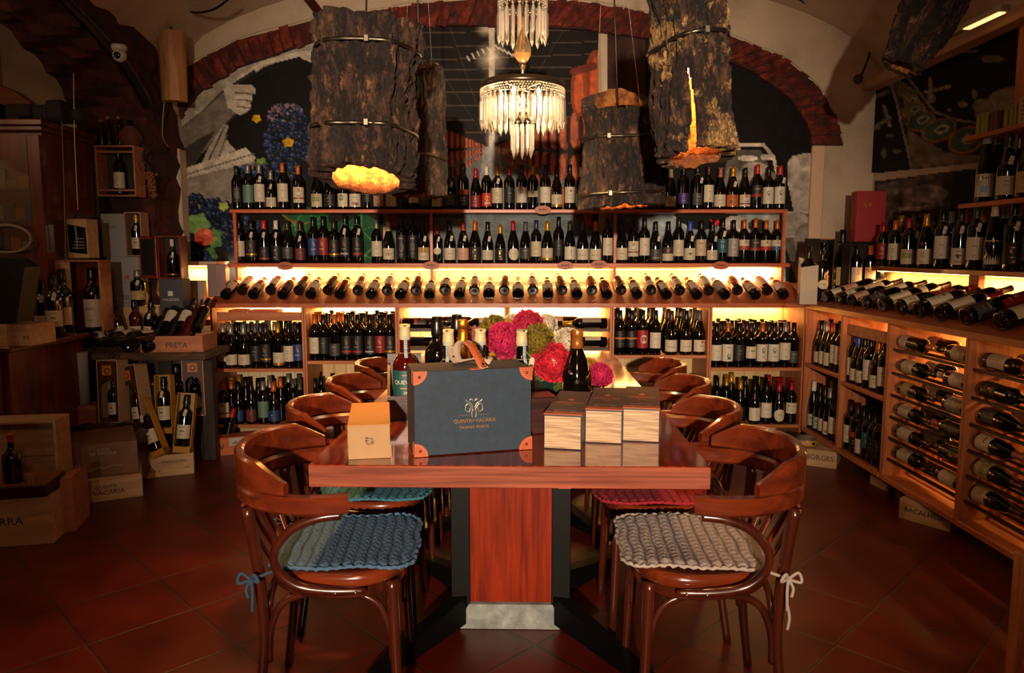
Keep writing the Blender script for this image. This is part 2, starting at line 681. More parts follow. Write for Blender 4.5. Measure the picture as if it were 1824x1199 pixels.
# thin plaster lip round the arch, strip of plaster on the left and the white pilaster on the right
mb = MB()
mb.tube([(p.x, BW - 0.03, p.y + 0.012) for p in O_[3:]], [0.011 + rnd.uniform(-.004, .004) for p in O_[3:]], 0, 6)
struct(mb.build('trim_3', PLASTER))
mb = MB()
mb.bb(-2.36, -2.29, BW - 0.12, BW, 0, 2.0, bev=0.008)
struct(mb.build('trim_4', pm('#b9a48a', 0.8, noise=0.1)))
mb = MB()
mb.bb(2.10, 2.19, BW - 0.04, BW, 0.3, 2.03, bev=0.006)
struct(mb.build('trim_5', pm('#c2a183', 0.8, noise=0.08)))
mb = MB()
mb.bb(2.44, 2.56, -1.0, BW + 0.02, 2.405, 2.47, bev=0.006)
struct(mb.build('trim_6', pm('#b08a68', 0.6)))

# ------------------------------------------------------------------ photo prints on the walls (flat, painted as coloured grids)
VC = newmat('photo_print')
_a = VC[1].nodes.new('ShaderNodeVertexColor')
_a.layer_name = 'ink'
VC[1].links.new(_a.outputs['Color'], VC[2].inputs['Base Color'])
VC[2].inputs['Roughness'].default_value = 0.6
VC[2].inputs['Specular IOR Level'].default_value = 0.12
PRINT = VC[0]


def hexf(h):
    h = h.lstrip('#')
    return np.array([int(h[i:i + 2], 16) / 255 for i in (0, 2, 4)])


class Paint:
    def __init__(s, u0, u1, v0, v1, step, base):
        s.u = np.arange(u0, u1 + step * 0.5, step)
        s.v = np.arange(v0, v1 + step * 0.5, step)
        s.U, s.V = np.meshgrid(s.u, s.v)
        s.C = np.zeros(s.U.shape + (3,)) + hexf(base)
        s.rng = np.random.RandomState(5)

    def fill(s, m, col, a=1.0):
        m = (m * a)[..., None] if m.dtype != bool else (m.astype(float) * a)[..., None]
        s.C = s.C * (1 - m) + hexf(col) * m

    def poly(s, pts, col, a=1.0):
        s.fill(s.pmask(pts), col, a)

    def pmask(s, pts):
        ins = np.zeros(s.U.shape, bool)
        n = len(pts)
        for i in range(n):
            x0, y0 = pts[i]
            x1, y1 = pts[(i + 1) % n]
            if y0 == y1:
                continue
            c = ((y0 > s.V) != (y1 > s.V)) & (s.U < (x1 - x0) * (s.V - y0) / (y1 - y0) + x0)
            ins ^= c
        return ins

    def ell(s, x, y, rx, ry, col, a=1.0, rot=0.0, soft=0.0):
        c, d = math.cos(rot), math.sin(rot)
        X, Y = s.U - x, s.V - y
        r = np.sqrt(((X * c + Y * d) / rx) ** 2 + ((-X * d + Y * c) / ry) ** 2)
        m = np.clip((1 - r) / soft, 0, 1) if soft else (r < 1)
        s.fill(m, col, a)

    def line(s, pts, wd, col, a=1.0):
        m = np.zeros(s.U.shape, bool)
        for (x0, y0), (x1, y1) in zip(pts, pts[1:]):
            dx, dy = x1 - x0, y1 - y0
            t = np.clip(((s.U - x0) * dx + (s.V - y0) * dy) / (dx * dx + dy * dy + 1e-9), 0, 1)
            m |= np.hypot(s.U - x0 - t * dx, s.V - y0 - t * dy) < wd / 2
        s.fill(m, col, a)

    def noise(s, cell, amp, mask=None):
        h, w_ = s.U.shape
        gh, gw = int(h * (s.v[1] - s.v[0]) / cell) + 3, int(w_ * (s.u[1] - s.u[0]) / cell) + 3
        g = s.rng.rand(gh, gw)
        y = (s.V - s.v[0]) / cell
        x = (s.U - s.u[0]) / cell
        yi, xi = y.astype(int), x.astype(int)
        fy, fx = y - yi, x - xi
        fy, fx = fy * fy * (3 - 2 * fy), fx * fx * (3 - 2 * fx)
        n = (g[yi, xi] * (1 - fx) + g[yi, xi + 1] * fx) * (1 - fy) + (g[yi + 1, xi] * (1 - fx) + g[yi + 1, xi + 1] * fx) * fy
        f = 1 + (n - 0.5) * 2 * amp
        if mask is not None:
            f = np.where(mask, f, 1)
        s.C = s.C * f[..., None]
        return n

    def grapes(s, x, y, rx, ry, n, r, cols):
        for _ in range(n):
            a, q = s.rng.rand() * 2 * PI, math.sqrt(s.rng.rand())
            gx, gy = x + math.cos(a) * q * rx, y + math.sin(a) * q * ry
            rr = r * (0.75 + 0.5 * s.rng.rand())
            c = cols[s.rng.randint(len(cols))]
            s.ell(gx, gy, rr * 1.15, rr * 1.15, '#070a10')
            s.ell(gx, gy, rr, rr, c)
            s.ell(gx - rr * 0.3, gy - rr * 0.35, rr * 0.38, rr * 0.38, '#7f93b4', 0.45)

    def leaf(s, x, y, r, col, rot=0.0, vein='#86a560'):
        pts = []
        for i in range(20):
            a = 2 * PI * i / 20 + rot
            q = r * (1.0 if i % 4 == 0 else (0.72 if i % 2 == 0 else 0.8))
            pts.append((x + math.cos(a) * q, y + math.sin(a) * q * 0.9))
        s.poly(pts, col)
        for k in range(5):
            a = rot + k * 2 * PI / 5
            s.line([(x, y), (x + math.cos(a) * r * 0.8, y + math.sin(a) * r * 0.7)], 1.6, vein, 0.5)

    def build(s, name, proj, keep=None, gain=1.0):
        h, w_ = s.U.shape
        co = [proj(s.u[i], s.v[j]) for j in range(h) for i in range(w_)]
        K = keep if keep is not None else np.ones(s.U.shape, bool)
        fs = [(j * w_ + i, (j + 1) * w_ + i, (j + 1) * w_ + i + 1, j * w_ + i + 1) for j in range(h - 1) for i in range(w_ - 1)
              if K[j, i] and K[j + 1, i] and K[j, i + 1] and K[j + 1, i + 1]]
        used = sorted({k for f in fs for k in f})
        mp = {k: i for i, k in enumerate(used)}
        me = bpy.data.meshes.new(name)
        me.from_pydata([tuple(co[k]) for k in used], [], [tuple(mp[k] for k in f) for f in fs])
        ca = me.color_attributes.new('ink', 'FLOAT_COLOR', 'POINT')
        C = np.clip(s.C * gain, 0, 0.92).reshape(-1, 3)[used]
        C = np.where(C <= 0.04045, C / 12.92, ((C + 0.055) / 1.055) ** 2.4)
        ca.data.foreach_set('color', np.hstack([C, np.ones((len(C), 1))]).astype(np.float32).ravel())
        me.materials.append(PRINT)
        o = bpy.data.objects.new(name, me)
        COL.objects.link(o)
        return o


BL = ['#0f1830', '#1a2a4c', '#22365c', '#141f38', '#25242e']
WALLP = lambda u, v: aY(u, v, BW - 0.012)
ARCHPX = [(313, 505), (309, 300), (308, 250), (313, 210), (350, 162), (420, 117), (560, 70), (750, 43), (900, 43), (1050, 49), (1180, 72), (1280, 98), (1350, 128),
          (1420, 188), (1445, 235), (1452, 265), (1455, 505)]

# --- left print: a hand over grapes
P = Paint(306, 682, 66, 505, 2, '#120e0b')
P.poly([(300, 330), (300, 150), (420, 110), (580, 60), (580, 100), (520, 100), (470, 120), (430, 145), (398, 172), (360, 200), (312, 245)], '#9d9486')
P.line([(400, 170), (430, 138), (470, 112), (530, 97), (580, 92)], 9, '#c2b8a8')
P.line([(412, 168), (440, 145), (480, 122), (535, 108), (590, 108)], 5, '#1a1613')
P.line([(540, 100), (590, 120)], 10, '#b3a796')
P.line([(418, 150), (452, 128)], 6, '#2b2622')
P.poly([(311, 236), (362, 196), (398, 160), (430, 176), (420, 205), (400, 222), (370, 262), (335, 300), (311, 304)], '#6f665b')
P.line([(362, 196), (398, 161)], 2.5, '#2b2520')
P.line([(372, 262), (402, 222), (420, 204)], 3, '#2b2520')
P.line([(311, 238), (362, 197)], 2, '#3b342d')
P.poly([(311, 275), (350, 250), (385, 232), (345, 296), (311, 304)], '#38312b')
P.poly([(398, 160), (412, 152), (448, 151), (456, 158), (455, 166), (449, 170), (450, 178), (446, 184), (447, 192), (440, 200), (428, 205), (418, 200), (405, 190)], '#b5a998')
for a, b in (((420, 165), (452, 168)), ((421, 177), (449, 180)), ((421, 189), (446, 193))):
    P.line([a, b], 2.2, '#4a4036')
P.poly([(360, 290), (372, 262), (400, 220), (408, 225), (400, 245), (420, 268), (375, 285)], '#9b9182')
P.line([(372, 285), (400, 226)], 3, '#3b342d')
P.line([(390, 280), (404, 240)], 3, '#57503f')
P.poly([(311, 306), (438, 263), (455, 280), (452, 290), (316, 322)], '#b9ad9b')
P.line([(316, 316), (452, 274)], 3, '#6e6558')
P.poly([(311, 322), (455, 288), (470, 310), (452, 345), (400, 372), (311, 400)], '#81786b')
P.poly([(311, 385), (420, 360), (420, 330), (470, 300), (682, 300), (682, 505), (311, 505)], '#15130f')
P.grapes(510, 205, 34, 20, 60, 4, ['#6e5260', '#82646c', '#594a5c', '#2d3755'])
P.grapes(520, 250, 50, 48, 190, 4.6, BL)
P.grapes(600, 240, 50, 60, 120, 5, BL)
P.leaf(457, 211, 9, '#c9a31c', 0.3, '#8a6a10')
P.leaf(514, 254, 11, '#c79b14', 0.9, '#8a6a10')
P.leaf(465, 290, 12, '#5f7c3a', 0.2)
P.leaf(522, 305, 15, '#3c6d31', 0.6)
P.grapes(345, 370, 32, 22, 60, 5, BL)
P.grapes(480, 320, 60, 30, 90, 6, BL)
P.grapes(390, 395, 35, 40, 90, 5, BL)
P.leaf(398, 368, 10, '#a3ac4b', 0.3)
P.leaf(352, 400, 26, '#6f9357', 0.1)
P.leaf(385, 425, 22, '#4e7a42', 0.7)
P.ell(364, 422, 17, 15, '#c9583f')
P.ell(356, 428, 9, 7, '#b3452f')
P.ell(371, 416, 8, 7, '#de7256')
P.line([(350, 424), (364, 418), (378, 428)], 1.6, '#8e3422')
P.leaf(370, 455, 20, '#3f6e37', 0.2)
P.grapes(350, 465, 36, 22, 60, 5, BL)
P.grapes(440, 425, 44, 36, 150, 5, BL)
P.leaf(525, 400, 26, '#1f4f29', 0.2)
P.leaf(560, 395, 34, '#1c5228', 0.5)
P.leaf(600, 420, 36, '#174524', 0.1)
P.leaf(645, 410, 40, '#194b2a', 0.9)
P.leaf(650, 455, 40, '#154024', 0.4)
P.line([(500, 380), (520, 395), (545, 398)], 3, '#8a5a33')
P.noise(9, 0.12)
P.noise(3, 0.09)
K = P.pmask(ARCHPX)
tag(P.build('photo_mural', WALLP, K, 1.0), 'photo mural of a hand picking dark grapes with green leaves and a pink rose', 'mural', 'prints under the brick arch')

# --- middle print: a long cellar of barrels
P = Paint(694, 1066, 40, 505, 2, '#1a1715')
P.poly([(694, 40), (1066, 40), (1066, 250), (900, 262), (850, 262), (694, 240)], '#17120f')
for k in range(9):
    y = 60 + k * 22
    P.line([(694, y + 6 * math.sin(k)), (1066, y - 8)], 1.8, '#5c5047', 0.8)
for k in range(5):
    P.line([(875, 262), (730 + k * 70, 44)], 1.5, '#4a4038', 0.6)
P.poly([(694, 300), (850, 262), (900, 262), (1066, 300), (1066, 505), (694, 505)], '#5a5c5b')
P.poly([(862, 262), (888, 262), (930, 505), (830, 505)], '#83827e')
P.poly([(694, 375), (1066, 375), (1066, 505), (694, 505)], '#5e6767')
for k in range(26):
    P.line([(694 + P.rng.rand() * 300, 385 + k * 4.5), (800 + P.rng.rand() * 260, 385 + k * 4.5)], 1.3, '#8b9390', 0.35)
for k in range(14):
    P.line([(700 + k * 28, 378), (694 + k * 28, 470)], 1.0, '#33393a', 0.25)


def barrel_rows(side):
    for (t0, b0, lo, hi) in ((0.42, -0.02, 0, 0), (-0.06, -0.42, 0, 0), (-0.5, -0.78, 0, 0)):
        x = 190.0
        while x > 14:
            x2 = x * 0.86
            xm = (x + x2) / 2
            cx_ = 875 + side * xm
            top, bot = 264 - xm * t0 * 1.05, 264 - xm * b0 * 1.05
            wd = (x - x2)
            P.ell(cx_, (top + bot) / 2, wd * 0.62, (bot - top) / 2, '#6d3322')
            P.ell(cx_ - side * wd * 0.2, (top + bot) / 2, wd * 0.28, (bot - top) / 2 * 0.9, '#a4583c')
            P.ell(cx_ + side * wd * 0.35, (top + bot) / 2, wd * 0.16, (bot - top) / 2 * 0.9, '#2b130d')
            x = x2


barrel_rows(-1)
barrel_rows(1)
P.ell(1062, 150, 22, 62, '#7e3a22')
P.ell(1064, 150, 14, 50, '#b4512a')
P.ell(1031, 163, 15, 44, '#8c4024')
P.ell(1031, 165, 9, 36, '#c05a30')
P.line([(1022, 128), (1058, 118)], 14, '#6c2f1e')
P.poly([(871, 40), (881, 40), (882, 262), (870, 262)], '#b5a793')
P.ell(875, 103, 34, 34, '#f3e6cc', 0.9, soft=1.0)
P.ell(866, 52, 22, 18, '#efdfc2', 0.8, soft=1.0)
P.ell(876, 150, 20, 26, '#e4d6bd', 0.6, soft=1.0)
P.ell(876, 250, 14, 40, '#efe6d6', 0.7, soft=1.0)
for k in range(6):
    P.line([(832 + k * 9, 100 - k * 4), (836 + k * 9, 108 - k * 4)], 2.5, '#c9bca7')
    P.line([(920 - k * 8, 104 - k * 4), (914 - k * 8, 96 - k * 4)], 2.5, '#c9bca7')
P.noise(10, 0.12)
P.noise(4, 0.08)
tag(P.build('photo_mural', WALLP, P.pmask(ARCHPX), 1.0), 'photo mural of a long cellar lined with rows of brown barrels', 'mural', 'prints under the brick arch')

# --- right print: dark with steel lids and tins
P = Paint(1082, 1456, 50, 505, 2, '#110c0a')
P.poly([(1082, 50), (1150, 60), (1150, 300), (1082, 300)], '#35201a')
P.line([(1285, 205), (1308, 232), (1322, 290), (1335, 350)], 6, '#c9bca9')
P.line([(1296, 262), (1320, 257), (1360, 258), (1378, 280), (1388, 330), (1392, 372)], 6, '#c4b8a5')
P.poly([(1300, 268), (1355, 268), (1372, 300), (1382, 372), (1290, 372), (1292, 300)], '#5a5148')
P.ell(1332, 282, 18, 5, '#d6cbb9')
P.ell(1368, 280, 14, 6, '#cfc3b0')
P.ell(1345, 310, 28, 22, '#988d7f')
P.ell(1305, 330, 16, 34, '#857a6d')
P.ell(1370, 335, 22, 30, '#6e655b')
P.poly([(1403, 290), (1412, 278), (1430, 274), (1460, 272), (1460, 378), (1436, 381), (1414, 378), (1404, 330)], '#a1978a')
P.poly([(1082, 378), (1200, 378), (1225, 405), (1250, 412), (1290, 400), (1320, 380), (1400, 380), (1400, 505), (1082, 505)], '#8b9694')
P.poly([(1196, 378), (1215, 398), (1245, 408), (1280, 400), (1300, 378)], '#100e0d')
P.ell(1400, 400, 46, 24, '#a99f91')
P.ell(1440, 430, 26, 34, '#5f564d')
P.poly([(1380, 380), (1460, 380), (1460, 505), (1420, 505), (1400, 440)], '#7f766a', 0.6)
P.poly([(1264, 388), (1272, 396), (1282, 390), (1279, 400), (1270, 404)], '#d41f16')
P.ell(1310, 400, 22, 16, '#c3bbae')
P.ell(1298, 430, 30, 22, '#332e2a')
P.ell(1335, 440, 26, 30, '#b0a798')
P.ell(1350, 402, 18, 12, '#2b2723')
P.poly([(1100, 378), (1140, 378), (1150, 505), (1096, 505)], '#56504c', 0.7)
P.noise(14, 0.22)
P.noise(4, 0.1)
tag(P.build('photo_mural', WALLP, P.pmask(ARCHPX), 1.0), 'mostly black photo mural with pale lids, tins and a red heart', 'mural', 'prints under the brick arch')

# --- right wall: tins on a conveyor
WR = lambda u, v: aX(u, v, RW - 0.012)
P = Paint(1540, 1824, 20, 322, 2.5, '#14100d')
q = lambda x, y: (x / 2.856 + 1270, y / 2.856)
P.line([q(905, 430), q(935, 520), q(960, 640), q(985, 740), q(1010, 850)], 5, '#aa9a87')
P.line([q(925, 430), q(955, 540), q(985, 650)], 3, '#6b5f52')
P.poly([q(985, 650), q(1060, 700), q(1190, 775), q(1330, 790), q(1600, 760), q(1600, 800), q(1010, 860)], '#84745f')
P.line([q(985, 385), q(1050, 470), q(1130, 570), q(1240, 610), q(1380, 630)], 5, '#8d7f72')
P.line([q(975, 385), q(1040, 470), q(1120, 575)], 2, '#3c5a68')
for (x, y, rx, ry) in ((940, 425, 26, 14), (960, 440, 30, 18), (975, 465, 40, 20), (1000, 480, 45, 26), (1010, 515, 42, 32), (1020, 560, 62, 40), (1058, 615, 76, 50), (1150, 662, 92, 56), (1290, 712, 98, 66)):
    a = -0.35
    P.ell(*q(x, y + 8), rx / 2.856, ry / 2.856, '#6b3c18', rot=a)
    P.ell(*q(x, y), rx / 2.856, ry / 2.856, '#b07430', rot=a)
    P.ell(*q(x, y), rx / 2.856 * 0.88, ry / 2.856 * 0.86, '#506a55' if x > 1040 else '#7d8350', rot=a)
    P.ell(*q(x + rx * 0.15, y - 5), rx / 2.856 * 0.42, ry / 2.856 * 0.38, '#b9ad96', rot=a)
    P.ell(*q(x + rx * 0.15, y - 5), rx / 2.856 * 0.28, ry / 2.856 * 0.2, '#3d5348', rot=a)
for (x0, y0, x1, y1) in ((1105, 400, 1108, 500), (1080, 470, 1200, 440), (870, 540, 900, 640), (830, 640, 900, 600), (810, 500, 890, 465), (1000, 380, 1055, 375)):
    P.line([q(x0, y0), q(x1, y1)], 6, '#a89a88')
for (x, y, rx, ry) in ((1110, 500, 24, 24), (1270, 530, 26, 16), (1330, 480, 14, 24), (1200, 560, 14, 10), (900, 690, 20, 10), (870, 780, 14, 24), (935, 770, 24, 10), (1380, 540, 60, 40), (830, 650, 20, 12), (1300, 260, 50, 10), (1420, 300, 60, 20)):
    P.ell(*q(x, y), rx / 2.856, ry / 2.856, '#a39685', 0.8)
P.poly([q(1330, 560), q(1440, 460), q(1600, 420), q(1600, 560), q(1330, 600)], '#a3978a', 0.8)
P.noise(12, 0.2)
P.noise(4, 0.12)
K = P.pmask([(1548, 163), (1545, 311), (1700, 294), (1830, 280), (1830, 28), (1700, 92)])
tag(P.build('photo_print', WR, K, 0.78), 'photo print of a row of round open tins on a conveyor', 'wall print', 'prints on the white side wall')
P = Paint(1556, 1824, 292, 500, 2.5, '#57493d')
P.noise(22, 0.7)
P.poly([(1700, 300), (1730, 292), (1760, 330), (1750, 420), (1700, 470), (1690, 380)], '#14201d')
P.line([(1600, 372), (1650, 368)], 3, '#a3968a')
P.poly([(1590, 378), (1680, 372), (1690, 470), (1600, 470)], '#231c17')
for k in range(7):
    P.line([(1598 + k * 14, 385), (1604 + k * 15, 455)], 5, '#8f8172', 0.7)
P.poly([(1560, 330), (1600, 322), (1600, 345), (1570, 360)], '#a19282', 0.7)
P.ell(1650, 345, 40, 16, '#a4968a', 0.7)
P.noise(8, 0.35)
K = P.pmask([(1558, 322), (1558, 480), (1830, 500), (1830, 292), (1700, 303)])
tag(P.build('photo_print', WR, K, 0.78), 'photo print of pale cloths and a dark bottle shape', 'wall print', 'prints on the white side wall')
# ------------------------------------------------------------------ bottles: one mesh per kind, capsule colour and label, shared by all copies
PROF = {
    'bordeaux': [(0, .006), (.030, .001), (.036, .002), (.0372, .008), (.0375, .02), (.0375, .186), (.0368, .196), (.033, .207), (.025, .219), (.0178, .231), (.0150, .244), (.0140, .26), (.0140, .292), (.0150, .293), (.0150, .297), (0, .2975)],
    'burgundy': [(0, .006), (.033, .001), (.039, .002), (.0405, .009), (.0408, .02), (.0408, .118), (.0398, .138), (.0365, .158), (.031, .180), (.0247, .203), (.0190, .225), (.0160, .243), (.0145, .262), (.0140, .288), (.0150, .289), (.0150, .294), (0, .2945)],
    'port': [(0, .006), (.030, .001), (.036, .002), (.0375, .009), (.0382, .10), (.0392, .172), (.0385, .186), (.034, .199), (.025, .210), (.0180, .219), (.0165, .230), (.0180, .248), (.0185, .262), (.0160, .276), (.0150, .286), (.0158, .288), (.0158, .296), (0, .2965)],
    'champagne': [(0, .008), (.034, .001), (.042, .003), (.0435, .012), (.0438, .02), (.0438, .132), (.0425, .152), (.0385, .176), (.032, .200), (.0245, .225), (.0185, .250), (.0160, .272), (.0155, .298), (.0172, .300), (.0172, .312), (.0155, .320), (0, .322)],
    'flute': [(0, .006), (.031, .001), (.0365, .002), (.038, .009), (.038, .12), (.0368, .145), (.033, .175), (.0275, .21), (.0215, .245), (.0170, .278), (.0148, .305), (.0143, .332), (.0150, .333), (.0150, .338), (0, .3385)],
    'flagon': [(0, .006), (.040, .001), (.048, .003), (.050, .012), (.050, .110), (.049, .135), (.043, .155), (.031, .170), (.021, .182), (.0165, .198), (.0150, .225), (.0150, .262), (.0160, .263), (.0160, .270), (0, .271)],
}
CAPZ = {'bordeaux': .236, 'burgundy': .226, 'port': .238, 'champagne': .196, 'flute': .268, 'flagon': .222}
LABZ = {'bordeaux': (.045, .150), 'burgundy': (.022, .105), 'port': (.045, .150), 'champagne': (.03, .105), 'flute': (.025, .112), 'flagon': (.03, .11)}
GOLD = pm('#b87a22', 0.3, 0.8)
CAPC = {'black': pm('#0d0b0b', 0.3), 'silver': pm('#8d8780', 0.35, 0.5), 'white': pm('#c9bfae', 0.45), 'orange': pm('#b0581a', 0.35, 0.25), 'gold': pm('#b98423', 0.3, 0.5),
        'red': pm('#8d1018', 0.35), 'scarlet': pm('#b32517', 0.35), 'navy': pm('#1d2a4a', 0.35), 'blue': pm('#2545a0', 0.35), 'maroon': pm('#3a0f13', 0.35), 'grey': pm('#46423f', 0.4),
        'brown': pm('#2a1811', 0.35), 'yellow': pm('#c08a18', 0.4), 'green': pm('#12382c', 0.35), 'pink': pm('#9a4a48', 0.4), 'cream': pm('#c8b794', 0.5), 'pale green': pm('#7f9084', 0.5)}
INK = '#231a16'


def capsule_prof(kind):
    z0 = CAPZ[kind]
    pr = PROF[kind]
    out = []

    def rad(z):
        for (r0, a), (r1, b) in zip(pr, pr[1:]):
            if a <= z <= b and b > a:
                return r0 + (r1 - r0) * (z - a) / (b - a)
        return pr[-2][0]
    out.append((rad(z0) + .0002, z0))
    out.append((rad(z0) + .0009, z0 + .0005))
    for (r, z) in pr:
        if z > z0 + .004 and r > 0:
            out.append((r + .0009, z))
    zt = pr[-1][1]
    out.append((out[-1][0], zt - .001))
    out.append((out[-1][0] - .0015, zt + .001))
    out.append((0, zt + .0012))
    return out


_bm = {}


def mesh_of(key, fn):
    if key not in _bm:
        o = fn()
        _bm[key] = o.data
        bpy.data.objects.remove(o)
    return _bm[key]


def radius_at(kind, z):
    pr = PROF[kind]
    for (r0, a), (r1, b) in zip(pr, pr[1:]):
        if a <= z <= b and b > a:
            return r0 + (r1 - r0) * (z - a) / (b - a)
    return pr[4][0]


# label designs: paper colour, words for it, optional (z0, z1), half angle, list of marks
# marks: ('b', u, v, w, h, colour) bar   ('o', u, v, rx, ry, colour) oval   ('t', text, u, v, size, colour)
def lines(v0, n, w=.026, c=INK, h=.0016, gap=.006):
    return [('b', 0, v0 - i * gap, w * (1 - 0.25 * (i % 3)), h, c) for i in range(n)]


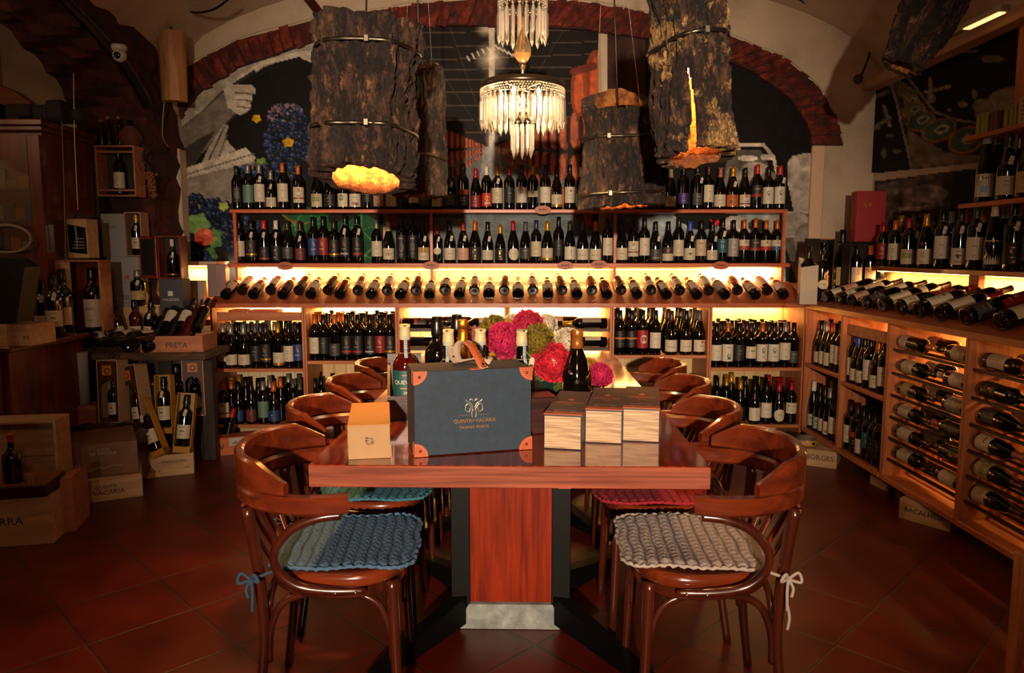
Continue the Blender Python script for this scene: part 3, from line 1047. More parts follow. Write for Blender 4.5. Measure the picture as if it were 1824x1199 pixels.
LAB = {
    'cream': ('#b8a98f', 'cream label', None, 72, [('b', 0, .018, .020, .003, INK)] + lines(.004, 2) + lines(-.03, 2, .018)),
    'creamtall': ('#bcae96', 'tall cream label', (.05, .165), 66, [('b', 0, .012, .024, .0022, INK)] + lines(-.035, 2, .018)),
    'creamlow': ('#b5a68c', 'low cream label', (.022, .092), 72, [('b', 0, .014, .022, .003, INK)] + lines(.000, 2)),
    'script': ('#beb19c', 'cream label with dark script', None, 72, [('b', -.006, .012, .014, .004, INK), ('b', .008, .010, .010, .003, INK)] + lines(-.03, 1, .02)),
    'lv': ('#c4b7a1', 'cream label lettered LV', None, 72, [('t', 'LV', 0, .008, .013, INK)] + lines(-.02, 2, .016)),
    'roca': ('#bcae94', 'cream label lettered ROCA', (.022, .1), 72, [('t', 'ROCA', 0, -.006, .011, INK), ('b', 0, .014, .008, .003, '#8a6a3a')]),
    'portrait': ('#c0b6a2', 'cream label with an inked head', (.04, .155), 72, [('o', 0, .018, .010, .016, INK), ('o', .001, .02, .006, .010, '#c0b6a2'), ('b', 0, -.002, .016, .004, INK)] + lines(-.02, 3, .022)),
    'lowportrait': ('#c0b6a2', 'cream label with an inked bust low down', (.04, .155), 72, [('b', 0, .036, .022, .005, INK), ('o', .002, -.02, .011, .016, INK), ('o', .003, -.018, .006, .010, '#c0b6a2'), ('b', .002, -.04, .02, .008, INK)]),
    'galais': ('#bfb298', 'cream label with heavy black name', (.06, .14), 72, [('b', 0, .010, .030, .006, INK), ('b', 0, -.004, .02, .0015, INK)]),
    'bestale': ('#bfb298', 'cream label lettered BESTALE', (.075, .15), 72, [('t', 'BESTALE', 0, .016, .010, INK)] + lines(-.008, 3, .02)),
    'goldstrip': ('#b5a68c', 'cream label over a gold strip', (.02, .105), 72, [('b', 0, -.034, .095, .015, '#b07a26')] + lines(.015, 3)),
    'goldcrest': ('#bcae94', 'cream label with gold crest and red strip', None, 72, [('o', 0, .032, .011, .012, '#9a6a2a'), ('b', 0, -.006, .03, .004, INK), ('b', 0, -.022, .095, .009, '#7a1a18')] + lines(-.036, 2, .02)),
    'emblem': ('#bcae96', 'cream label with round emblem', None, 72, [('o', 0, .026, .007, .008, '#4a4038'), ('b', 0, -.002, .026, .0025, INK)] + lines(-.02, 2)),
    'eagle': ('#bcae94', 'cream label with a black bird', (.022, .105), 72, [('b', 0, .026, .022, .003, INK), ('o', 0, .004, .016, .004, INK), ('o', 0, .000, .006, .012, INK), ('b', 0, -.026, .03, .003, INK)]),
    'cross': ('#b49a80', 'beige label with a thin cross', (.05, .165), 72, [('b', 0, .03, .03, .006, '#5a4032'), ('b', 0, -.018, .002, .024, INK), ('b', 0, -.016, .016, .002, INK)]),
    'pale': ('#98a08a', 'pale green label', (.022, .105), 72, [('b', 0, .012, .028, .008, '#3c4a34')] + lines(-.01, 3)),
    'sage': ('#54705f', 'sage green label', (.045, .16), 72, [('b', 0, .018, .026, .0018, '#39604c')] + lines(0, 3, .022, '#47705c')),
    'salmon': ('#b48a72', 'salmon label with red script', (.022, .105), 72, [('b', 0, .002, .032, .004, '#8e2a22')] + lines(-.02, 2, .02)),
    'redscript': ('#b9ab92', 'cream label with red script', (.022, .105), 72, [('b', 0, .002, .032, .004, '#8e2a22')] + lines(-.02, 2, .02)),
    'oval': ('#bfb298', 'oval cream label', (.07, .125), 60, [('b', 0, .002, .026, .004, '#9a2a2a')]),
    'round': ('#bfb298', 'round cream label', (.02, .105), 66, [('b', 0, .004, .028, .003, INK)]),
    'picture': ('#b5a68c', 'small white label with a mauve picture', (.025, .105), 70, [('o', 0, -.002, .022, .010, '#6c3a45'), ('b', 0, .02, .026, .003, INK)]),
    'landscape': ('#b0a284', 'label with a green and ochre landscape', (.02, .11), 72, [('b', 0, .008, .056, .034, '#6e7a4a'), ('o', -.008, .000, .020, .012, '#a8853c'), ('b', 0, .036, .05, .006, '#8a5a36')]),
    'greenpic': ('#bfb298', 'cream label with a green wreath', (.02, .11), 72, [('o', 0, .016, .018, .020, '#3f6a44'), ('o', 0, .016, .010, .012, '#7c9266')]),
    'fruitpic': ('#bfb298', 'cream label with a fruit picture', (.02, .11), 72, [('o', -.010, -.022, .016, .010, '#8a5a2c'), ('o', .012, -.026, .012, .010, '#7a2a20'), ('b', 0, .02, .026, .003, INK)]),
    'redpic': ('#a8281c', 'red and yellow picture label', (.022, .112), 66, [('o', 0, .008, .018, .022, '#c9782a'), ('b', 0, -.024, .04, .014, '#b3a58c')]),
    'crimson': ('#6e1220', 'crimson label', (.018, .1), 72, [('o', 0, .018, .005, .006, '#b9a58c'), ('b', 0, -.004, .028, .003, '#b9887c'), ('b', 0, -.026, .032, .003, '#b9887c')]),
    'purple': ('#3a2360', 'purple label', (.04, .11), 72, [('b', 0, .016, .03, .002, '#a58cb0'), ('b', 0, -.014, .022, .003, '#a58cb0')]),
    'orangepic': ('#b0521c', 'orange picture label', (.02, .1), 72, [('b', 0, .026, .04, .006, '#5a2410'), ('o', -.012, -.008, .009, .014, '#4a3020'), ('o', .012, -.012, .010, .012, '#7c6a3a')]),
    'orangeband': ('#120f0e', 'black label with an orange band', (.05, .16), 72, [('b', 0, .006, .095, .012, '#b0622a'), ('b', 0, .03, .03, .004, '#4a4038'), ('b', 0, -.03, .03, .006, '#4a4038')]),
    'dark': ('#141110', 'black label', None, 72, [('b', 0, .014, .024, .004, '#7d7060'), ('b', 0, -.006, .018, .002, '#7d7060')]),
    'darkpanel': ('#161211', 'black label with a grey panel', (.05, .155), 72, [('b', 0, -.002, .036, .048, '#4e463d'), ('b', 0, .034, .03, .004, '#8a6a48')]),
    'darkgrey': ('#35322f', 'dark grey label', (.03, .11), 72, [('b', 0, .018, .028, .005, '#8a7c6a'), ('b', 0, -.006, .022, .002, '#8a7c6a')]),
    'greylow': ('#37342f', 'grey label with white rule', (.02, .098), 72, [('b', 0, -.022, .06, .004, '#b3a892'), ('b', 0, .016, .02, .004, '#7c7264')]),
    'darkgold': ('#1a1411', 'black label with gold lettering', (.03, .125), 72, [('b', 0, .024, .028, .003, '#b98a3a'), ('b', -.006, .008, .010, .016, '#b98a3a'), ('b', 0, -.018, .03, .002, '#b98a3a'), ('o', .008, -.036, .008, .006, '#b0741e')]),
    'goldfoot': ('#1b1513', 'black label over a gold strip', (.04, .16), 72, [('b', -.003, .022, .004, .030, '#a06a2a'), ('b', .006, .014, .004, .022, '#a06a2a'), ('b', 0, -.012, .03, .004, '#7c7264'), ('b', 0, -.040, .095, .011, '#b98a2a')]),
    'whitefoot': ('#151211', 'black label over a pale strip', (.04, .16), 72, [('b', -.003, .022, .004, .030, '#a05a42'), ('b', .006, .014, .004, .022, '#a05a42'), ('b', 0, -.012, .032, .004, '#8a7c6a'), ('b', 0, -.042, .06, .009, '#a59c8c')]),
    'redfoot': ('#151211', 'black label over a red strip', (.04, .16), 72, [('b', -.003, .022, .004, .030, '#a05a42'), ('b', .006, .014, .004, .022, '#a05a42'), ('b', 0, -.012, .032, .004, '#8a7c6a'), ('b', 0, -.042, .07, .011, '#9a1a1c')]),
    'bluelab': ('#1c2f63', 'blue label', (.05, .16), 72, [('b', -.003, .022, .004, .028, '#b0683a'), ('b', .006, .014, .004, .020, '#a59c8c'), ('b', 0, -.016, .032, .004, '#a59c8c')]),
    'redlab': ('#7a1512', 'red label', (.05, .16), 72, [('b', -.003, .022, .004, .028, '#c98a4a'), ('b', .006, .014, .004, .020, '#c9a57a'), ('b', 0, -.016, .032, .004, '#c9a57a')]),
    'reddisc': ('#8e1414', 'red label with a white disc', (.045, .165), 80, [('o', 0, .0, .024, .028, '#c4b7a1'), ('o', -.004, .008, .008, .009, '#8a5242'), ('o', .007, -.008, .006, .006, '#8a5242')]),
    'maroonlab': ('#4c141c', 'maroon label', (.02, .105), 72, [('b', -.012, 0, .022, .07, '#7a2430'), ('b', .012, .010, .020, .003, '#8a7c6a')]),
    'redstripe': ('#141110', 'black label with scarlet stripe', (.02, .115), 72, [('b', -.006, .010, .008, .02, '#7a2420'), ('b', 0, -.036, .095, .010, '#a32a18'), ('b', .008, .016, .012, .003, '#8a7c6a')]),
    'blackpic': ('#100e0d', 'black label with small white drawing', (.02, .12), 72, [('o', 0, .02, .006, .010, '#8a8072'), ('b', 0, -.004, .02, .003, '#8a8072'), ('o', .012, -.012, .005, .008, '#7a1a20'), ('b', -.004, -.03, .012, .010, '#8a8072')]),
    'swirl': ('#0e0c0c', 'black label with copper swirl', (.03, .17), 76, [('b', 0, .05, .03, .008, '#7a5a48'), ('o', .004, -.004, .016, .03, '#5e4234'), ('o', .0, .002, .012, .024, '#0e0c0c'), ('b', 0, -.05, .03, .006, '#5e4234')]),
    'square': ('#0e0c0c', 'black label with copper square', (.03, .17), 76, [('b', 0, .05, .03, .008, '#7a5a48'), ('b', 0, 0, .028, .04, '#5e4234'), ('b', 0, 0, .018, .03, '#0e0c0c'), ('b', 0, -.04, .03, .006, '#5e4234')]),
    'creamgold': ('#b5a68c', 'cream label under a gold picture', (.02, .11), 72, [('b', 0, .026, .095, .036, '#a8824a'), ('b', -.01, .026, .006, .036, '#6e4a22'), ('b', .01, .026, .006, .036, '#6e4a22'), ('b', 0, -.02, .028, .004, '#7a3a30')]),
    'half': ('#2e2b28', 'grey label, cream lower half', (.02, .125), 72, [('b', 0, -.026, .095, .050, '#b3a58c'), ('o', .004, .022, .010, .010, '#a33a22')]),
    'teal': ('#1c4a52', 'teal label', (.07, .16), 72, [('b', -.007, -.004, .005, .02, '#7ea0a0'), ('b', .007, -.004, .005, .02, '#7ea0a0'), ('b', 0, .028, .03, .004, '#7ea0a0')]),
    'grey': ('#8d8477', 'grey label', (.045, .17), 72, [('o', 0, .034, .006, .008, '#b9ad98'), ('b', 0, 0, .03, .005, '#b9ad98'), ('b', 0, -.03, .014, .012, '#a59a88')]),
    'bandorange': ('#bcae94', 'cream label over an orange band', (.09, .16), 72, [('b', 0, -.022, .095, .028, '#8a3a1c'), ('b', 0, .012, .03, .003, INK), ('o', 0, .024, .009, .009, '#8a7c5a')]),
    'bandred': ('#bcae94', 'cream label over a red band', (.09, .16), 72, [('b', 0, -.022, .095, .028, '#9a1c1a'), ('b', 0, .012, .03, .003, INK), ('o', 0, .024, .009, .009, '#8a7c5a')]),
    'bandblue': ('#bcae94', 'cream label over a blue band', (.09, .16), 72, [('b', 0, -.022, .095, .028, '#2c4666'), ('b', 0, .012, .03, .003, INK), ('o', 0, .024, .009, .009, '#8a7c5a')]),
    'banddark': ('#2a1a14', 'brown label over a red band', (.08, .16), 72, [('b', 0, -.026, .095, .018, '#8a1f1a'), ('b', 0, .016, .036, .008, '#8a6a42')]),
    'goldsmall': ('#b0a284', 'small cream label under a gold ring', (.085, .125), 72, [('b', 0, .006, .03, .004, INK), ('b', 0, -.008, .026, .0015, INK)]),
    'bluemark': ('#b5a893', 'pale label with a blue wash', (.025, .13), 72, [('b', 0, -.016, .03, .030, '#6b9aa0'), ('b', 0, .034, .026, .003, INK)]),
    'cat': ('#bcb09a', 'pale label with a pencil figure', (.03, .15), 72, [('b', .004, -.014, .003, .034, INK), ('b', -.004, -.020, .002, .026, INK), ('b', 0, .036, .022, .004, INK)]),
    'leaning': ('#c0b49e', 'white label with a thin black figure', (.025, .115), 72, [('b', .004, 0, .002, .04, INK), ('o', .004, .02, .003, .004, INK)]),
    'orangetop': ('#17100d', 'black label with orange heading', (.03, .13), 72, [('b', 0, .034, .095, .032, '#8a3a16'), ('b', 0, -.004, .04, .004, '#8a8072'), ('b', 0, -.02, .04, .004, '#8a8072')]),
    'dotted': ('#bcae94', 'cream label with an orange dot', (.022, .1), 72, [('o', .010, .026, .009, .009, '#b3501e'), ('b', .006, 0, .026, .003, INK)]),
    'blueburg': ('#1b2c58', 'low blue label', (.02, .098), 72, [('b', -.008, .004, .014, .006, '#a5a59c'), ('b', 0, -.018, .03, .002, '#7c86a0')]),
    'port': ('#b9ab90', 'cream port label', (.045, .125), 74, [('b', 0, .026, .03, .003, INK), ('b', 0, .004, .022, .010, '#6a4a34'), ('b', 0, -.018, .034, .002, INK)]),
    'portgold': ('#a89660', 'yellowed label with gold print', (.05, .125), 74, [('b', 0, .022, .032, .006, '#7a5a2a'), ('o', 0, -.004, .012, .008, '#b3742a'), ('b', 0, -.026, .03, .003, '#6a4a2a')]),
    'wideblack': ('#100d0c', 'black label with white script', (.02, .15), 80, [('b', 0, .04, .034, .008, '#9a9082'), ('b', 0, .01, .04, .004, '#9a9082'), ('b', 0, -.012, .03, .004, '#9a9082'), ('b', 0, -.034, .04, .006, '#9a9082')]),
    'quevedo': ('#16423c', 'teal label lettered QUEVEDO', (.062, .152), 86, [('t', 'QUEVEDO', 0, .008, .0125, '#c4b7a1'), ('b', 0, -.012, .044, .003, '#9a7c52'), ('t', '2019', 0, -.026, .008, '#c4b7a1'), ('b', 0, .03, .03, .003, '#9a7c52')]),
    'pinei': ('#b0a088', 'white label lettered PINEI', (.02, .15), 84, [('t', 'PINEI', 0, .02, .011, INK)] + lines(-.03, 2, .03)),
    'none': None,
}


def build_label(kind, key):
    paper, _, zz, ha, marks = LAB[key]
    z0, z1 = zz or LABZ[kind]
    if kind in ('burgundy', 'champagne', 'flagon') and z1 > .118:
        z0, z1 = .022, .112
    zc = (z0 + z1) / 2
    mats, idx = [], {}

    def mi(c):
        if c not in idx:
            idx[c] = len(mats)
            mats.append(pm(c, 0.55) if c not in ('#b07a26', '#b98a2a', '#b98a3a') else pm(c, 0.35, 0.6))
        return idx[c]
    mb = MB()

    def wrap(u, v, lift):
        r = radius_at(kind, zc + v) + lift
        a = -PI / 2 + u / radius_at(kind, zc)
        return (r * math.cos(a), r * math.sin(a), zc + v)
    r0 = radius_at(kind, zc)
    W, H = r0 * R(ha), (z1 - z0) / 2

    def patch(u, v, w_, h_, c, lift, oval=False):
        w_ = min(w_, W * 2)
        if oval:
            n = 22
            vs = [wrap(u, v, lift)]
            for i in range(n):
                a = 2 * PI * i / n
                vs.append(wrap(u + math.cos(a) * w_, v + math.sin(a) * h_, lift))
            mb.add(vs, [(0, 1 + i, 1 + (i + 1) % n) for i in range(n)], mi(c), None, True)
            return
        n = max(1, int(w_ / r0 / 0.22))
        vs, fs = [], []
        for i in range(n + 1):
            for s in (-1, 1):
                vs.append(wrap(u - w_ / 2 + w_ * i / n, v + s * h_ / 2, lift))
        for i in range(n):
            fs.append((2 * i, 2 * i + 2, 2 * i + 3, 2 * i + 1))
        mb.add(vs, fs, mi(c), None, True)
    if key in ('oval', 'round'):
        n = 28
        vs, fs = [], []
        rings = 5
        for q in range(rings + 1):
            for i in range(n):
                a = 2 * PI * i / n
                vs.append(wrap(math.cos(a) * W * 0.9 * q / rings, math.sin(a) * H * q / rings, .0004))
        for q in range(rings):
            for i in range(n):
                fs.append((q * n + i, (q + 1) * n + i, (q + 1) * n + (i + 1) % n, q * n + (i + 1) % n))
        mb.add(vs, fs, mi(paper), None, True)
    else:
        patch(0, 0, W * 2, H * 2, paper, .0004)
    for k, mk in enumerate(marks):
        l = .0008 + .0002 * k
        if mk[0] == 'b':
            patch(mk[1], mk[2], mk[3], mk[4], mk[5], l)
        elif mk[0] == 'o':
            patch(mk[1], mk[2], mk[3], mk[4], mk[5], l, True)
        else:
            vs, fs = text_geo(mk[1])
            mb.add([wrap(mk[2] + x * mk[4], mk[3] + y * mk[4], l + .0003) for x, y in vs], fs, mi(mk[5]))
    return mb.build('label', mats)


def body_mesh(kind, gm):
    def f():
        mb = MB()
        mb.lathe(PROF[kind], 0, 22)
        return mb.build('bottle_body', gm)
    return mesh_of(('body', kind, gm.name), f)


def cap_mesh(kind, col):
    def f():
        mb = MB()
        mb.lathe(capsule_prof(kind), 0, 16)
        return mb.build('capsule', CAPC[col])
    return mesh_of(('cap', kind, col), f)


def tag_mesh(kind):
    def f():
        mb = MB()
        z = {'burgundy': .172, 'flagon': .16}.get(kind, .195)
        r = radius_at(kind, z) + .006
        M = T(.012, -r - .006, z) @ Ry(R(12)) @ Rx(R(-10 if kind == 'burgundy' else 0))
        mb.add([(-.009, 0, -.02), (.009, 0, -.02), (.009, 0, .014), (.004, 0, .02), (-.004, 0, .02), (-.009, 0, .014),
                (-.009, .0012, -.02), (.009, .0012, -.02), (.009, .0012, .014), (.004, .0012, .02), (-.004, .0012, .02), (-.009, .0012, .014)],
               [(0, 1, 2, 3, 4, 5), (11, 10, 9, 8, 7, 6)] + [(i, 6 + i, 6 + (i + 1) % 6, (i + 1) % 6) for i in range(6)], 0, M)
        mb.add([(-.006, -.0006, -.004), (.006, -.0006, -.004), (.006, -.0006, -.002), (-.006, -.0006, -.002)], [(0, 1, 2, 3)], 1, M)
        zr = CAPZ[kind] - .004
        rr = radius_at(kind, zr) + .0012
        mb.tube([(rr * math.cos(2 * PI * i / 12), rr * math.sin(2 * PI * i / 12), zr - .010 * math.cos(2 * PI * i / 12 + PI / 2) * -1) for i in range(12)], .0007, 0, 4, True)
        mb.tube([(0.002, -rr - .001, zr - .01), (.012, -r - .005, z + .018)], .0006, 0, 4)
        return mb.build('price_tag', [pm('#b9ab95', 0.7), pm(INK, 0.7)])
    return mesh_of(('tag', kind), f)


def link(name, me, parent):
    o = bpy.data.objects.new(name, me)
    COL.objects.link(o)
    o.parent = parent
    return o


BN = [0]


def bottle(kind, cap, lab, loc, rot=(0, 0, 0), label='', group=None, ptag=False, scale=1.0, gm=None, name='wine_bottle', cat='bottle'):
    r = thing(name, label, cat, loc, (0, 0, 0), group)
    if isinstance(rot, Matrix):
        r.matrix_world = T(*loc) @ rot @ Matrix.Diagonal((scale if not isinstance(scale, tuple) else scale[0],) * 3 + (1,))
    else:
        r.rotation_euler = rot
    r.scale = (scale[0], scale[0], scale[1]) if isinstance(scale, tuple) else (scale,) * 3
    link('bottle_body', body_mesh(kind, gm or GLASSB), r)
    if cap:
        link('capsule', cap_mesh(kind, cap), r)
    if lab and lab != 'none':
        link('label', mesh_of(('lab', kind, lab), lambda: build_label(kind, lab)), r)
    if ptag:
        link('price_tag', tag_mesh(kind), r)
    BN[0] += 1
    return r


def blabel(cap, lab, ptag, where):
    d = LAB[lab][1] if lab and LAB.get(lab) else 'no visible label'
    return f"{cap}-capped bottle, {d}{', tagged' if ptag else ''}, {where}"


K2 = {'b': 'bordeaux', 'g': 'burgundy', 'p': 'port', 'f': 'flute', 'o': 'flagon', 'c': 'champagne'}
# ------------------------------------------------------------------ back shelving
zf = 0.137        # floor board of the lower bays
FY = 4.80         # front of the lower bays
XS = [aY(u, 548, FY).x for u in (373, 540, 707, 903, 1091, 1266, 1437)]
TOPB = 0.925      # underside of the sloping display
W_BACKP = pm('#bfa883', 0.6, noise=0.06)
W_LIT = pm('#cbb48c', 0.6, noise=0.04)
TONGUE = rough_mat('tongue_boards', ['#b3925f', '#c4a26c', '#cfae7a'], scale=2, stretch=(6, 6, 0.6), rough=0.55, bump=0.1)


def strip_light(x0, x1, y, z, parent, energy, axis='x', up=False):
    mb = MB()
    if axis == 'x':
        mb.bb(x0, x1, y - .006, y + .006, z - .004, z + .004)
    else:
        mb.bb(y - .006, y + .006, x0, x1, z - .004, z + .004)
    mb.build('light_strip', pm('#ffb45a', 0.5, emit=14.0), parent)
    L = x1 - x0
    o = lamp('AREA', 'strip_glow', ((x0 + x1) / 2, y, z - .008) if axis == 'x' else (y, (x0 + x1) / 2, z - .008), energy * L, (1.0, 0.55, 0.17), parent, size=L * 0.96, size_y=0.02)
    o.rotation_euler = (PI if up else 0, 0, 0 if axis == 'x' else PI / 2)
    return o


def planks_back(mb, x0, x1, y, z0, z1, wd=0.09, mi=0, along='x'):
    n = max(1, round((x1 - x0) / wd))
    for i in range(n):
        a, b = x0 + (x1 - x0) * i / n, x0 + (x1 - x0) * (i + 1) / n
        if along == 'x':
            mb.bb(a + .0012, b - .0012, y, y + .012, z0, z1, mi)
        else:
            mb.bb(y, y + .012, a + .0012, b - .0012, z0, z1, mi)


LBL = ['pine bay at the left end below the sloping display', 'pine bay with black bottles, second along the back wall', 'pine rack bay with bottles lying down, beside the black-bottle bay',
       'pine rack bay with bottles lying down, behind the flowers', 'pine bay with red and orange banded bottles behind the chairs', 'pine bay in the corner with inked-head labels']
SHZ = [0.517, 0.570, None, None, 0.608, 0.524]
units = []
for i in range(6):
    u = thing('shelf_unit', LBL[i], 'shelf', (0, 0, 0), group=None)
    x0, x1 = XS[i] + .001, XS[i + 1] - .001
    for xx in ((x0, x0 + .014), (x1 - .014, x1)):
        mb = MB()
        mb.bb(xx[0], xx[1], FY, BW - .05, 0.0, TOPB - .002, bev=.002)
        mb.build('side_panel', PINEZ, u)
    mb = MB()
    mb.bb(x0 + .015, x1 - .015, FY + .004, BW - .07, zf - .022, zf, bev=.002)
    mb.build('bottom_shelf', PINE, u)
    mb = MB()
    planks_back(mb, x0 + .015, x1 - .015, BW - .066, zf, TOPB - .01)
    mb.build('back_panel', TONGUE if i in (4, 5, 1) else W_LIT, u)
    if SHZ[i]:
        mb = MB()
        mb.bb(x0 + .015, x1 - .015, FY + .002, BW - .07, SHZ[i] - .022, SHZ[i], bev=.002)
        mb.build('shelf', PINE, u)
    else:
        for zz in (0.775, 0.648, 0.52, 0.40, 0.28):
            mb = MB()
            for yy in (FY + .03, FY + .10, FY + .20, FY + .30):
                mb.bb(x0 + .015, x1 - .015, yy, yy + .012, zz - .012, zz)
            mb.build('rack_rail', pm('#2a1a10', 0.5), u)
    e = [24, 42, 26, 26, 30, 12][i]
    strip_light(x0 + .03, x1 - .03, BW - .10, TOPB - .014, u, e)
    units.append(u)
# box shelf insert in bay one: a wooden tray on top
u = thing('wooden_tray', 'shallow pale wooden tray on its side above the cream-labelled bottles', 'tray', (0, 0, 0))
mb = MB()
mb.bb(XS[0] + .035, XS[1] - .025, FY + .03, FY + .045, 0.835, 0.893, bev=.002)
mb.build('tray_front', PINE, u)
mb = MB()
mb.bb(XS[0] + .035, XS[1] - .025, FY + .046, FY + .30, 0.835, 0.843, bev=.001)
mb.build('tray_floor', PINE, u)
mb = MB()
mb.bb(XS[0] + .10, XS[0] + .20, FY + .06, FY + .2, 0.8445, 0.905)
mb.bb(XS[0] + .22, XS[0] + .42, FY + .08, FY + .2, 0.8445, 0.902)
tag(mb.build('cardboard_sleeves', pm('#a34a1c', 0.6)), 'orange cardboard sleeves lying in the wooden tray', 'box')

# sloping display top
disp = thing('display_counter', 'long sloping pine display top holding the row of lying bottles', 'counter', (0, 0, 0))
x0, x1 = XS[0] - .005, XS[6] + .005
SL0, SL1 = (FY - .004, 0.955), (BW - .10, 1.082)
mb = MB()
vs = []
for x in (x0, x1):
    vs += [(x, FY - .012, TOPB), (x, FY - .012, SL0[1] - .002), (x, SL0[0], SL0[1]), (x, SL1[0], SL1[1]), (x, SL1[0], SL1[1] - .025), (x, FY + .02, TOPB)]
fs = [(0, 1, 2, 3, 4, 5), (11, 10, 9, 8, 7, 6)] + [(i, 6 + i, 6 + (i + 1) % 6, (i + 1) % 6) for i in range(6)]
mb.add(vs, fs)
mb.build('sloping_board', SLANT, disp)
mb = MB()
planks_back(mb, x0 + .03, x1 - .02, BW - .035, 1.05, 1.19, 0.125)
mb.build('lit_panel', W_LIT, disp)
strip_light(x0 + .05, x1 - .05, BW - .075, 1.165, disp, 3)
for u_ in (455, 1330):  # two extra lamps added to whiten the panel near its ends
    lamp('AREA', 'strip_glow', (aY(u_, 490, BW - .09).x, BW - .12, 1.16), 10, (1.0, 0.8, 0.55), disp, target=(aY(u_, 490, BW - .09).x, BW - .03, 1.12), size=0.45, size_y=0.02)

# upper rack
RY0, RY1 = 5.045, 5.225
rack = thing('wall_rack', 'two-tier pine bottle rack standing over the sloping display', 'shelf', (0, 0, 0))
for z0, z1, xa, xb in ((1.186, 1.213, aY(405, 472, RY0).x, aY(1408, 472, RY0).x), (1.555, 1.579, aY(408, 376, RY0).x, aY(1404, 377, RY0).x)):
    mb = MB()
    mb.bb(xa, xb, RY0, RY1, z0, z1, bev=.003)
    mb.build('shelf', REDPINE, rack)
for u_ in (418, 768, 1096, 1397):
    x = aY(u_, 420, RY0).x
    xt = x + (-.012 if u_ < 500 else (.008 if u_ > 1300 else 0))
    mb = MB()
    for za, zb in ((1.085, 1.186), (1.214, 1.554)):
        mb.bb(x - .009, x + .009, RY0 + .006, RY0 + .03 if za > 1.2 else RY1, za, zb)
    mb.build('post', REDPINE, rack)
# oval wooden name plates on the shelf edges
for u_, v_, d_ in ((508, 474, 'below the scarlet-capped bottle'), (768, 473, 'at the first inner post'), (1007, 473, 'below the tall black bottle'), (1067, 471, 'below the lettered pair'), (1284, 473, 'below the teal-labelled bottle'),
                   (967, 374, 'on the upper shelf edge below the chandelier')):
    pt = aY(u_, v_, RY0 - .006)
    mb = MB()
    ring = [(math.cos(2 * PI * i / 28) * .056, math.sin(2 * PI * i / 28) * .029) for i in range(28)]
    mb.prism([(a, b) for a, b in ring], 0, .008, 0, FRONT)
    for k in range(4):
        mb.add([(-.028 + k * .014, -.004 + .004 * (k % 2), .0086), (-.016 + k * .014, -.006, .0086), (-.017 + k * .014, .006, .0086), (-.026 + k * .014, .008, .0086)], [(0, 1, 2, 3)], 1, FRONT)
    tag(mb.build('oval_plaque', [pm('#9c4a22', 0.5, noise=.15), pm('#4a1f10', 0.6)], loc=(pt.x, RY0 - .001, pt.z)), f'oval wooden plaque with dark script {d_}', 'plaque', 'oval plaques on the rack')

# (pixel x, shape, capsule, label, tag)
TOPROW = [(426, 'b', 'black', 'darkpanel', 0), (446, 'b', 'silver', 'sage', 0), (466, 'b', 'silver', 'creamtall', 1), (486, 'g', 'silver', 'creamlow', 1), (507, 'b', 'orange', 'creamtall', 0),
          (534.6, 'b', 'orange', 'goldcrest', 0), (567, 'g', 'black', 'landscape', 0), (590, 'g', 'black', 'dark', 0), (613, 'b', 'black', 'greenpic', 0), (634, 'g', 'black', 'fruitpic', 0),
          (656, 'b', 'black', 'orangeband', 0), (676, 'b', 'red', 'salmon', 0), (698, 'g', 'black', 'creamtall', 0), (719, 'b', 'black', 'dark', 0), (738, 'b', 'black', 'script', 0), (757, 'b', 'black', 'darkgrey', 0),
          (780, 'g', 'black', 'redscript', 0), (803, 'g', 'black', 'darkgrey', 1), (826, 'b', 'black', 'orangetop', 0), (848, 'g', 'red', 'crimson', 0), (867, 'b', 'white', 'redpic', 0),
          (886, 'b', 'gold', 'cream', 1), (907, 'b', 'red', 'dark', 0), (929, 'b', 'black', 'script', 0), (949, 'b', 'gold', 'goldsmall', 0), (971, 'b', 'navy', 'lv', 0), (991, 'g', 'black', 'goldstrip', 0),
          (1014, 'b', 'black', 'emblem', 0), (1034, 'g', 'cream', 'pale', 1), (1056, 'g', 'black', 'dark', 0), (1078, 'b', 'black', 'creamtall', 0), (1101, 'g', 'black', 'round', 0), (1124, 'b', 'black', 'dark', 0),
          (1146, 'b', 'brown', 'script', 0), (1169, 'g', 'black', 'darkgold', 0), (1192, 'g', 'cream', 'creamlow', 0), (1215, 'b', 'black', 'purple', 0), (1239.5, 'b', 'black', 'darkgrey', 1), (1259, 'b', 'maroon', 'creamtall', 0),
          (1280, 'g', 'pink', 'redscript', 0), (1302, 'g', 'gold', 'orangepic', 1), (1323.5, 'g', 'black', 'goldcrest', 0), (1345, 'b', 'scarlet', 'banddark', 0), (1365, 'b', 'black', 'portrait', 0), (1385, 'b', 'scarlet', 'portrait', 1)]
